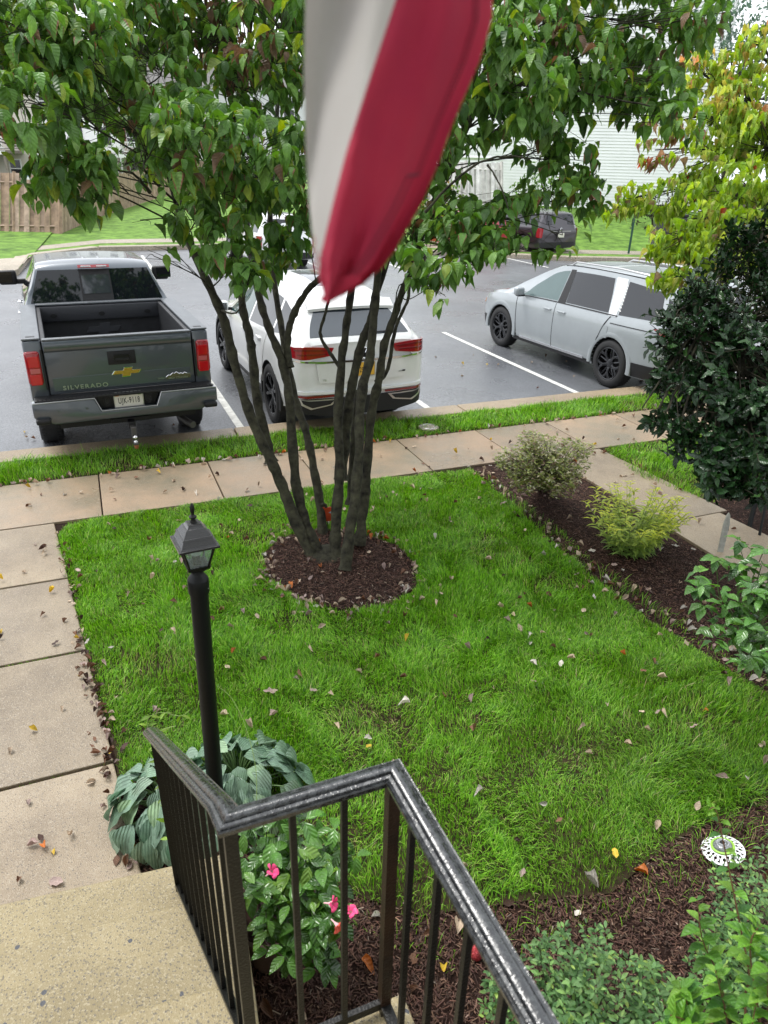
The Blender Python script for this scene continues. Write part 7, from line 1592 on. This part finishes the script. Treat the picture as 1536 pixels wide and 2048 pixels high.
def blades(name, poly, dens, hole=None, L=(.034, .066), W=.0034, label='', minz=.133, seed=1, far=0, edge=.06, parent=None):
    rg = np.random.default_rng(seed); P = np.array(poly); x0, y0 = P.min(0); x1, y1 = P.max(0); n = int((x1-x0)*(y1-y0)*dens)
    x = rg.uniform(x0, x1, n); y = rg.uniform(y0, y1, n)
    wob = .035*(vnoise(x*5, y*5, 7)-.5)+.02*(vnoise(x*19, y*19, 8)-.5)
    k = inpoly(x+wob, y+wob, poly)
    if hole is not None: k &= ~inpoly(x, y, hole)
    uu, vv, zz = proj(np.stack([x, y, np.full(n, .15)], 1)); k &= (uu > -60) & (uu < 1600) & (vv < 2120)
    x, y, zz = x[k], y[k], zz[k]
    pn = vnoise(x*2.1, y*2.1, 0)*.6+vnoise(x*5.5, y*5.5, 1)*.4                     # clumps
    bare = vnoise(x*1.7+31, y*1.7+7, 2)*.6+vnoise(x*6+3, y*6, 3)*.4
    ed = polydist(x, y, poly);
    if hole is not None: ed = np.minimum(ed, polydist(x, y, hole)+.03)
    keep = rg.random(len(x)) < np.clip(.45+1.5*(bare-.28), .3, 1)*np.clip(.35+ed/edge, 0, 1)*np.clip(1.25-(zz-3)*.09, .45, 1)
    x, y, zz, pn, bare, ed = [a[keep] for a in (x, y, zz, pn, bare, ed)]; n = len(x)
    a = (vnoise(x*1.3, y*1.3, 4)*2.2+vnoise(x*4.3, y*4.3, 5)*1.2)*2*PI+rg.normal(size=n)*1.0
    lean = np.clip(.48+.6*(vnoise(x*3.1, y*3.1, 6)-.5)+rg.normal(size=n)*.32, .03, 1.3)
    ln = rg.uniform(L[0], L[1], n)*(.35+1.3*pn)*np.clip(.6+ed/.12, .6, 1.05); long_ = rg.random(n) < .02; ln[long_] *= 1.5
    w = W*rg.uniform(.7, 1.25, n)*np.clip(.75+(zz-3)*.16, .8, 2.2)
    d = np.stack([np.cos(a), np.sin(a)], 1); s = np.stack([-d[:, 1], d[:, 0]], 1); tw = rg.normal(size=n)*.5; s = np.stack([s[:, 0]*np.cos(tw)-s[:, 1]*np.sin(tw), s[:, 0]*np.sin(tw)+s[:, 1]*np.cos(tw)], 1)
    V = np.zeros((n, 7, 3)); base = np.stack([x, y, np.full(n, minz)], 1)
    for i, (t, wt) in enumerate(((0, .8), (.42, 1.0), (.76, .7))):
        th = lean*(.35+.95*t); r = ln*t*np.sin(th); h = ln*t*np.cos(th*.85)
        c = base+np.concatenate([d*r[:, None], h[:, None]], 1)
        for q, sg in ((0, -1), (1, 1)): V[:, i*2+q] = c+np.concatenate([s*(sg*w*wt/2)[:, None], np.zeros((n, 1))], 1)
    th = lean*1.35; V[:, 6] = base+np.concatenate([d*(ln*np.sin(th))[:, None], (ln*np.cos(th*.85))[:, None]], 1)
    V[:, 6, 2] = np.maximum(V[:, 6, 2], minz+.004)
    g = np.array([[.125, .31, .016], [.185, .41, .024], [.28, .52, .052], [.055, .16, .010], [.34, .48, .09], [.42, .36, .18]])
    pr = np.tile(np.array([28, 32, 14, 18, 5, 2.0]), (n, 1)); pr[:, 4] += 26*np.clip((.42-bare)*3, 0, 1); pr[:, 5] += 14*np.clip((.34-bare)*4, 0, 1); pr[:, 3] += 16*(pn > .62); cum = np.cumsum(pr, 1)/pr.sum(1, keepdims=True)
    ci = (rg.random(n)[:, None] > cum).sum(1); C = g[np.minimum(ci, 5)]*rg.uniform(.8, 1.22, (n, 1))
    C = C*(0.72+.55*(vnoise(x*.9, y*.9, 9)*.5+vnoise(x*4.2, y*4.2, 12)*.5))[:, None]
    b = np.arange(n)*7; Q = np.concatenate([np.stack([b, b+1, b+3, b+2], 1), np.stack([b+2, b+3, b+5, b+4], 1)]); T = np.stack([b+4, b+5, b+6], 1)
    me = np_mesh(name, V.reshape(-1, 3), Q=Q, T=T, cols=np.repeat(C, 7, 0)); me.materials.append(M['grass']); o = link(name, me); return tag(o, label, 'grass', kind='stuff')
blades('lawn_grass', LAWN, 19500, RING, label='lush wet green grass of the main front lawn', seed=21)
blades('verge_grass', STRIP, 7000, None, L=(.05, .10), label='strip of bright green grass between kerb and sidewalk', seed=22, edge=.05)
blades('side_lawn_grass', RIGHTP, 6500, None, L=(.05, .09), label='patch of green grass right of the side walk', seed=23)
# thin grass that strays into the beds and grows out of the walk joints
for nm, pl, de, lab, sd_, LL in (('joint_grass', [(-1.1, 4.325), (-.36, 4.325), (-.36, 4.365), (-1.1, 4.355)], 9000, 'grass and moss growing out of a joint of the front walk', 31, (.012, .03)),
    ('stray_grass', [(3.5, 6.3), (3.8, 6.2), (3.72, 3.5), (3.85, 2.3), (3.3, 1.55), (2.6, 1.45), (1.6, 1.42), (.95, 1.55), (.6, 2.0), (.98, 1.82), (1.5, 1.7), (1.85, 1.6), (2.3, 1.72), (2.98, 1.76), (3.55, 1.98), (3.7, 2.36), (3.52, 3.87)], 1500, 'thin straggling grass along the edge of the mulch', 32, (.04, .09)),
    ('joint_grass', [(-.92, 5.35), (-.44, 5.35), (-.44, 5.385), (-.92, 5.38)], 1500, 'sparse moss in the upper joint of the front walk', 33, (.01, .02)),
    ('far_grass_tufts', [(-1.1, 3.215), (-.25, 3.215), (-.25, 3.245), (-1.1, 3.24)], 5000, 'thin line of grass in the lower joint of the front walk', 34, (.01, .022))):
    blades('joint_grass' if 'far' in nm else nm, pl, de, None, L=LL, label=lab, seed=sd_, minz=.135, edge=.02)
# mulch chips
def chips(name, poly, dens, label, hole=None, z=.128, seed=3):
    rg = np.random.default_rng(seed); P = np.array(poly); x0, y0 = P.min(0); x1, y1 = P.max(0); n = int((x1-x0)*(y1-y0)*dens); x = rg.uniform(x0, x1, n); y = rg.uniform(y0, y1, n); k = inpoly(x, y, poly)
    if hole is not None: k &= ~inpoly(x, y, hole)
    uu, vv, zz = proj(np.stack([x, y, np.full(n, .15)], 1)); k &= (uu > -40) & (uu < 1580) & (vv < 2100); x, y, zz = x[k], y[k], zz[k]; n = len(x)
    V = np.array([(-.5, 0, 0), (.5, 0, 0), (-.45, .5, .5), (.42, .5, .55), (-.5, 1, 0), (.5, 1, 0)])-[0, .5, 0]; Q = np.array([(0, 1, 3, 2), (2, 3, 5, 4)])
    ln = rg.uniform(.007, .032, n)*np.where(rg.random(n) < .12, 1.6, 1); wd = rg.uniform(.0018, .0055, n); a = rg.random(n)*2*PI; ti = rg.normal(size=n)*.22
    L = V[None]*np.stack([ln, wd, wd*.8], 1)[:, None, :]
    X = L[..., 0]*np.cos(ti)[:, None]; Z = L[..., 2]+L[..., 0]*np.sin(ti)[:, None]
    px = X*np.cos(a)[:, None]-L[..., 1]*np.sin(a)[:, None]+x[:, None]; py = X*np.sin(a)[:, None]+L[..., 1]*np.cos(a)[:, None]+y[:, None]; hz = .012*vnoise(x*9, y*9, 10)+rg.random(n)*.010
    VV = np.stack([px, py, Z+z+hz[:, None]], -1)
    c = pick([(.065, .032, .022), (.105, .056, .038), (.040, .021, .015), (.16, .095, .065), (.24, .18, .14)], [34, 28, 26, 9, 1.5], n, .2)
    me = np_mesh(name, VV.reshape(-1, 3), Q=(Q[None]+(np.arange(n)*6)[:, None, None]).reshape(-1, 4), cols=np.repeat(np.clip(c, .003, 1), 6, 0), smooth=False); me.materials.append(M['chips']); return tag(link(name, me), label, 'mulch', kind='stuff')
RB = [(3.70, 6.36), (4.62, 6.36), (4.72, 5.4), (4.73, 4.4), (4.73, 1.0), (5.6, -.2), (4.4, -.4), (3.2, 1.0), (3.0, 1.75), (3.55, 1.98), (3.70, 2.36), (3.62, 2.89), (3.55, 3.3), (3.52, 3.87), (3.58, 4.67), (3.65, 5.68)]
FB = [(-.16, 2.2), (-.2, 3.04), (.05, 2.98), (.36, 2.75), (.55, 2.36), (.74, 2.02), (.98, 1.82), (1.5, 1.70), (1.85, 1.60), (2.3, 1.72), (3.0, 1.76), (3.2, 1.0), (3.4, .2), (.55, .3), (.55, 1.06), (.2, 1.08), (.12, 2.15)]
RR = [(5.55, 4.9), (6.2, 5.3), (8.5, 4.4), (8.5, 1), (5.6, 1), (5.5, 3.9)]
sheet('tree_bed_soil', RING, 0.141, M['soil'])
chips('mulch', RING, 7500, 'dark brown wood mulch in the round bed at the foot of the tree', seed=41, z=.143)
chips('mulch', RB, 6000, 'dark brown wood mulch in the long bed beside the side walk', seed=42)
chips('mulch', FB, 9500, 'dark red brown wood mulch in the bed below the railing', seed=43)
chips('mulch', RR, 2500, 'dark mulch on the far side of the side walk', seed=44)
# fallen leaves, each a thing of its own
CL = {'pale tan': (.46, .36, .26), 'brown': (.15, .075, .042), 'dark brown': (.055, .028, .02), 'pinkish grey': (.34, .25, .22), 'yellow': (.55, .38, .04), 'orange': (.45, .14, .03), 'greyish white': (.52, .48, .42)}
FT = [leaf_t(.5, 6, .5, -.35, .42, .85, cup=1.6, wave=.3), leaf_t(.46, 6, 1.0, -.6, .42, .85, cup=2.0, wave=.4), leaf_t(.55, 6, .1, -.15, .45, .9, wave=.35), leaf_t(.42, 6, 1.4, .5, .42, .85, cup=1.0, wave=.5)]
fl = []
def sprinkle(n, poly, zone, z, cols, probs, L=(.045, .08), seed=1, hole=None, along=None, wd=.05):
    rg = np.random.default_rng(seed); k = 0; names = list(cols)
    P = np.array(poly) if poly is not None else None
    while k < n:
        if along is not None:
            i = int(rg.integers(0, len(along)-1)); t = rg.random(); a, b = np.array(along[i]), np.array(along[i+1]); q = a*(1-t)+b*t+rg.normal(size=2)*wd; x, y = q
        else:
            x, y = rg.uniform(P[:, 0].min(), P[:, 0].max()), rg.uniform(P[:, 1].min(), P[:, 1].max())
            if not inpoly(np.array([x]), np.array([y]), poly)[0]: continue
            if hole is not None and inpoly(np.array([x]), np.array([y]), hole)[0]: continue
        k += 1; u, v, zz = proj([x, y, z])
        if not (-20 < u[0] < 1556 and -10 < v[0] < 2060): continue
        c = names[int(rg.choice(len(names), p=np.array(probs)/sum(probs)))]; L_ = rg.uniform(*L)*.85
        fl.append((x, y, z+rg.uniform(.0, .012), c, zone, L_, rg.random()*2*PI, rg.normal()*.3, rg.normal()*.3, L_*FPX/zz[0], int(rg.integers(0, 4))))
sprinkle(210, LAWN, 'lying on the wet lawn', .175, ['pale tan', 'brown', 'dark brown', 'pinkish grey', 'yellow', 'orange', 'greyish white'], [34, 22, 8, 22, 2, 3, 8], seed=51, hole=RING)
ringc = list(RING)+[RING[0]]
sprinkle(190, None, 'round the tree bed', .15, ['pale tan', 'pinkish grey', 'brown', 'greyish white', 'orange'], [34, 26, 14, 16, 3], seed=52, along=ringc, wd=.07, L=(.045, .085))
sprinkle(30, RING, 'on the mulch under the tree', .15, ['pale tan', 'pinkish grey', 'brown', 'orange'], [30, 26, 14, 3], seed=53, L=(.05, .085))
sprinkle(60, [(-1.5, 2.3), (-.22, 2.3), (-.55, 6.2), (-1.5, 6.2)], 'lying on the front walk', .156, ['pale tan', 'brown', 'dark brown', 'yellow', 'orange', 'pinkish grey'], [14, 20, 16, 8, 6, 10], seed=54, L=(.045, .075))
sprinkle(130, None, 'piled along the lawn edge', .158, ['brown', 'dark brown', 'pinkish grey', 'pale tan', 'yellow'], [26, 24, 18, 16, 3], seed=55, along=[(-.50, 5.9), (-.44, 5.0), (-.36, 4.3), (-.28, 3.7), (-.24, 3.2), (-.20, 2.45)], wd=.028, L=(.04, .07))
sprinkle(70, [(-1.2, 6.5), (8, 6.5), (8, 7.45), (-1.2, 7.45)], 'lying on the street sidewalk', .156, ['pale tan', 'brown', 'dark brown', 'greyish white', 'yellow'], [26, 22, 12, 16, 3], seed=56, L=(.05, .085))
sprinkle(110, None, 'along the edge of the grass strip', .158, ['pale tan', 'brown', 'pinkish grey', 'greyish white', 'orange'], [30, 22, 18, 12, 3], seed=57, along=[(-1.3, 7.47), (2, 7.46), (7.6, 7.46)], wd=.03, L=(.05, .085))
sprinkle(85, None, 'along the mulch edge', .15, ['pale tan', 'pinkish grey', 'brown', 'greyish white'], [30, 26, 18, 20], seed=58, along=[(3.75, 6.3), (3.72, 5.68), (3.66, 4.67), (3.62, 3.87), (3.66, 3.3), (3.8, 2.36)], wd=.08, L=(.05, .09))
sprinkle(60, RB, 'on the long mulch bed', .15, ['pale tan', 'pinkish grey', 'brown', 'greyish white'], [30, 26, 18, 20], seed=59, L=(.05, .09))
sprinkle(75, FB, 'on the mulch below the railing', .148, ['brown', 'dark brown', 'pale tan', 'yellow', 'orange', 'greyish white'], [26, 22, 14, 3, 6, 5], seed=60, L=(.05, .10))
sprinkle(26, [(4.9, 6.3), (5.5, 6.3), (5.45, 3.2), (4.9, 3.2)], 'lying on the side walk', .156, ['brown', 'pale tan', 'orange'], [20, 14, 3], seed=61, L=(.05, .09))
sprinkle(70, RR, 'in the bed beyond the side walk', .15, ['pale tan', 'pinkish grey', 'brown', 'orange'], [30, 26, 18, 3], seed=62, L=(.05, .09))
sprinkle(40, [(-1, 8.6), (9, 8.6), (9, 12.5), (-1, 12.5)], 'on the wet asphalt', .004, ['pale tan', 'yellow', 'brown'], [14, 8, 8], seed=63, L=(.05, .09))
sprinkle(14, RIGHTP, 'on the grass right of the side walk', .18, ['pale tan', 'pinkish grey', 'brown', 'orange'], [30, 26, 18, 6], seed=64, L=(.06, .10))
sprinkle(10, [(-1.4, 1.2), (-.1, 1.2), (-.1, 2.0), (-1.4, 2.0)], 'on the steps', .5, ['brown'], [1], seed=65, L=(.03, .04)) if False else None
for (u, v, z, c, zn, L_) in ((85, 1687, .156, 'orange', 'lying on the front walk near the steps', .062), (108, 1710, .156, 'yellow', 'standing out on the front walk near the steps', .05), (145, 1665, .156, 'pale tan', 'alone on the front walk left of the hosta', .05), (98, 1760, .156, 'pinkish grey', 'curled up on the front walk near the first step', .085), (50, 1845, .156, 'brown', 'long and narrow, at the foot of the steps', .085),
    (820, 1405, .19, 'greyish white', 'on the lawn right of the tree bed', .08), (742, 1488, .19, 'yellow', 'on the lawn just above the railing corner', .05), (556, 1380, .18, 'pinkish grey', 'on the lawn right of the lamp post', .10), (893, 1392, .18, 'brown', 'lying curled in the middle of the lawn', .09), (1065, 1268, .18, 'greyish white', 'alone on the lawn below the tree bed', .06), (1197, 1775, .15, 'greyish white', 'on the mulch left of the solar light', .09), (1296, 1750, .15, 'orange', 'on the mulch beside the solar light', .08), (725, 1915, .15, 'orange', 'flat on the mulch between the balusters', .085), (915, 1868, .15, 'pale tan', 'broad, beside the red ornament', .11), (888, 1930, .15, 'yellow', 'small, on the mulch behind a baluster', .07), (62, 975, .16, 'yellow', 'at the far end of the front walk', .06), (640, 1084, .17, 'orange', 'caught between the tree stems', .09), (1160, 1820, .15, 'greyish white', 'by the lawn edge above the azalea', .05)):
    q = G(u, v, z); fl.append((q[0], q[1], z, c, zn, L_, random.random()*6.28, .1, .1, 1e4, random.randrange(4)))
for (x_, y_) in ((-.55, .62), (-.62, .5), (-.5, .45)):
    pw = Matrix.Translation((0.20, 9.24, 0)) @ Matrix.Rotation(math.radians(93), 4, 'Z') @ Vector((x_-.35, y_, .88)); fl.append((pw.x, pw.y, .88, 'yellow', 'inside the bed of the pickup truck', .13, random.random()*6, .4, .2, 1e4, 1))
fl.sort(key=lambda f: -f[9])
mesh_c = {}
def flmesh(t, c, var):
    k = (t, c, var)
    if k not in mesh_c:
        V, Q, U = FT[t]; cc = np.array(CL[c])*(0.8+.2*var); me = np_mesh('fallen_leaf', V, Q=Q, cols=np.tile(cc, (len(V), 1)), uv=U); me.materials.append(M['dryleaf']); mesh_c[k] = me
    return mesh_c[k]
MXF = 330
LM = [('near the lamp post', (.35, 2.9)), ('near the front walk', (-.1, 4.6)), ('below the tree bed', (1.7, 3.7)), ('left of the tree bed', (.6, 4.9)), ('behind the tree', (1.9, 5.9)), ('right of the tree bed', (2.9, 4.7)), ('above the railing corner', (.9, 2.4)), ('in the middle', (2.0, 2.9)), ('towards the solar light', (3.0, 2.1)), ('towards the hydrangea', (3.5, 3.1)), ('by the sparse azalea', (3.9, 6.0)), ('by the yellow green phlox', (4.1, 4.4)), ('behind the pickup truck', (.2, 7.4)), ('behind the white crossover', (2.9, 7.4)), ('behind the silver minivan', (6.6, 7.4)), ('by the pot', (.5, 1.5)), ('by the azalea mound', (1.6, 1.2)), ('close to the steps', (-.5, 2.6)), ('at the far walk corner', (-.5, 5.9))]
def leaf_label(f):
    x, y, z, c, zone, L_, a, rx_, ry_, px, t = f
    if px > 9e3: return '%s fallen leaf %s%s' % (c, zone, '')
    lm = min(LM, key=lambda q: (q[1][0]-x)**2+(q[1][1]-y)**2)[0]
    shp = ('curled', 'tightly rolled', 'flat', 'folded')[t]
    return '%s %s fallen leaf %s, %s' % (shp, c, zone, lm)
rest = []
for i, f in enumerate(fl):
    x, y, z, c, zone, L_, a, rx_, ry_, px, t = f
    Mx = Matrix.Translation((x, y, z)) @ Matrix.Rotation(a, 4, 'Z') @ Matrix.Rotation(rx_, 4, 'X') @ Matrix.Rotation(ry_, 4, 'Y') @ Matrix.Scale(L_, 4)
    if i < 298:
        o = bpy.data.objects.new('fallen_leaf', flmesh(t, c, random.randrange(3))); COL.objects.link(o); o.matrix_world = Mx
        lab = leaf_label(f); tag(o, lab, 'leaf', None if px > 9e3 and 'pickup' not in zone else '%s fallen leaves %s' % (c, zone))
    else: rest.append((Mx, c, t))
pos = []; fr = []; colr = []
if rest:
    idx = {0: [], 1: [], 2: [], 3: []}
    for Mx, c, t in rest: idx[t].append((Mx, c))
    Vs = []; Qs = []; Us = []; Cs = []; off = 0
    for t, lst in idx.items():
        V, Q, U = FT[t]
        for Mx, c in lst:
            m_ = np.array(Mx); Vs.append(V@m_[:3, :3].T+m_[:3, 3]); Qs.append(Q+off); Us.append(U); Cs.append(np.tile(np.array(CL[c])*random.uniform(.7, 1.2), (len(V), 1))); off += len(V)
    me = np_mesh('leaf_litter', np.concatenate(Vs), Q=np.concatenate(Qs), cols=np.concatenate(Cs), uv=np.concatenate(Us)); me.materials.append(M['dryleaf']); tag(link('leaf_litter', me), 'small scattered dead leaves on walks, mulch and lawn edges', 'leaves', kind='stuff')
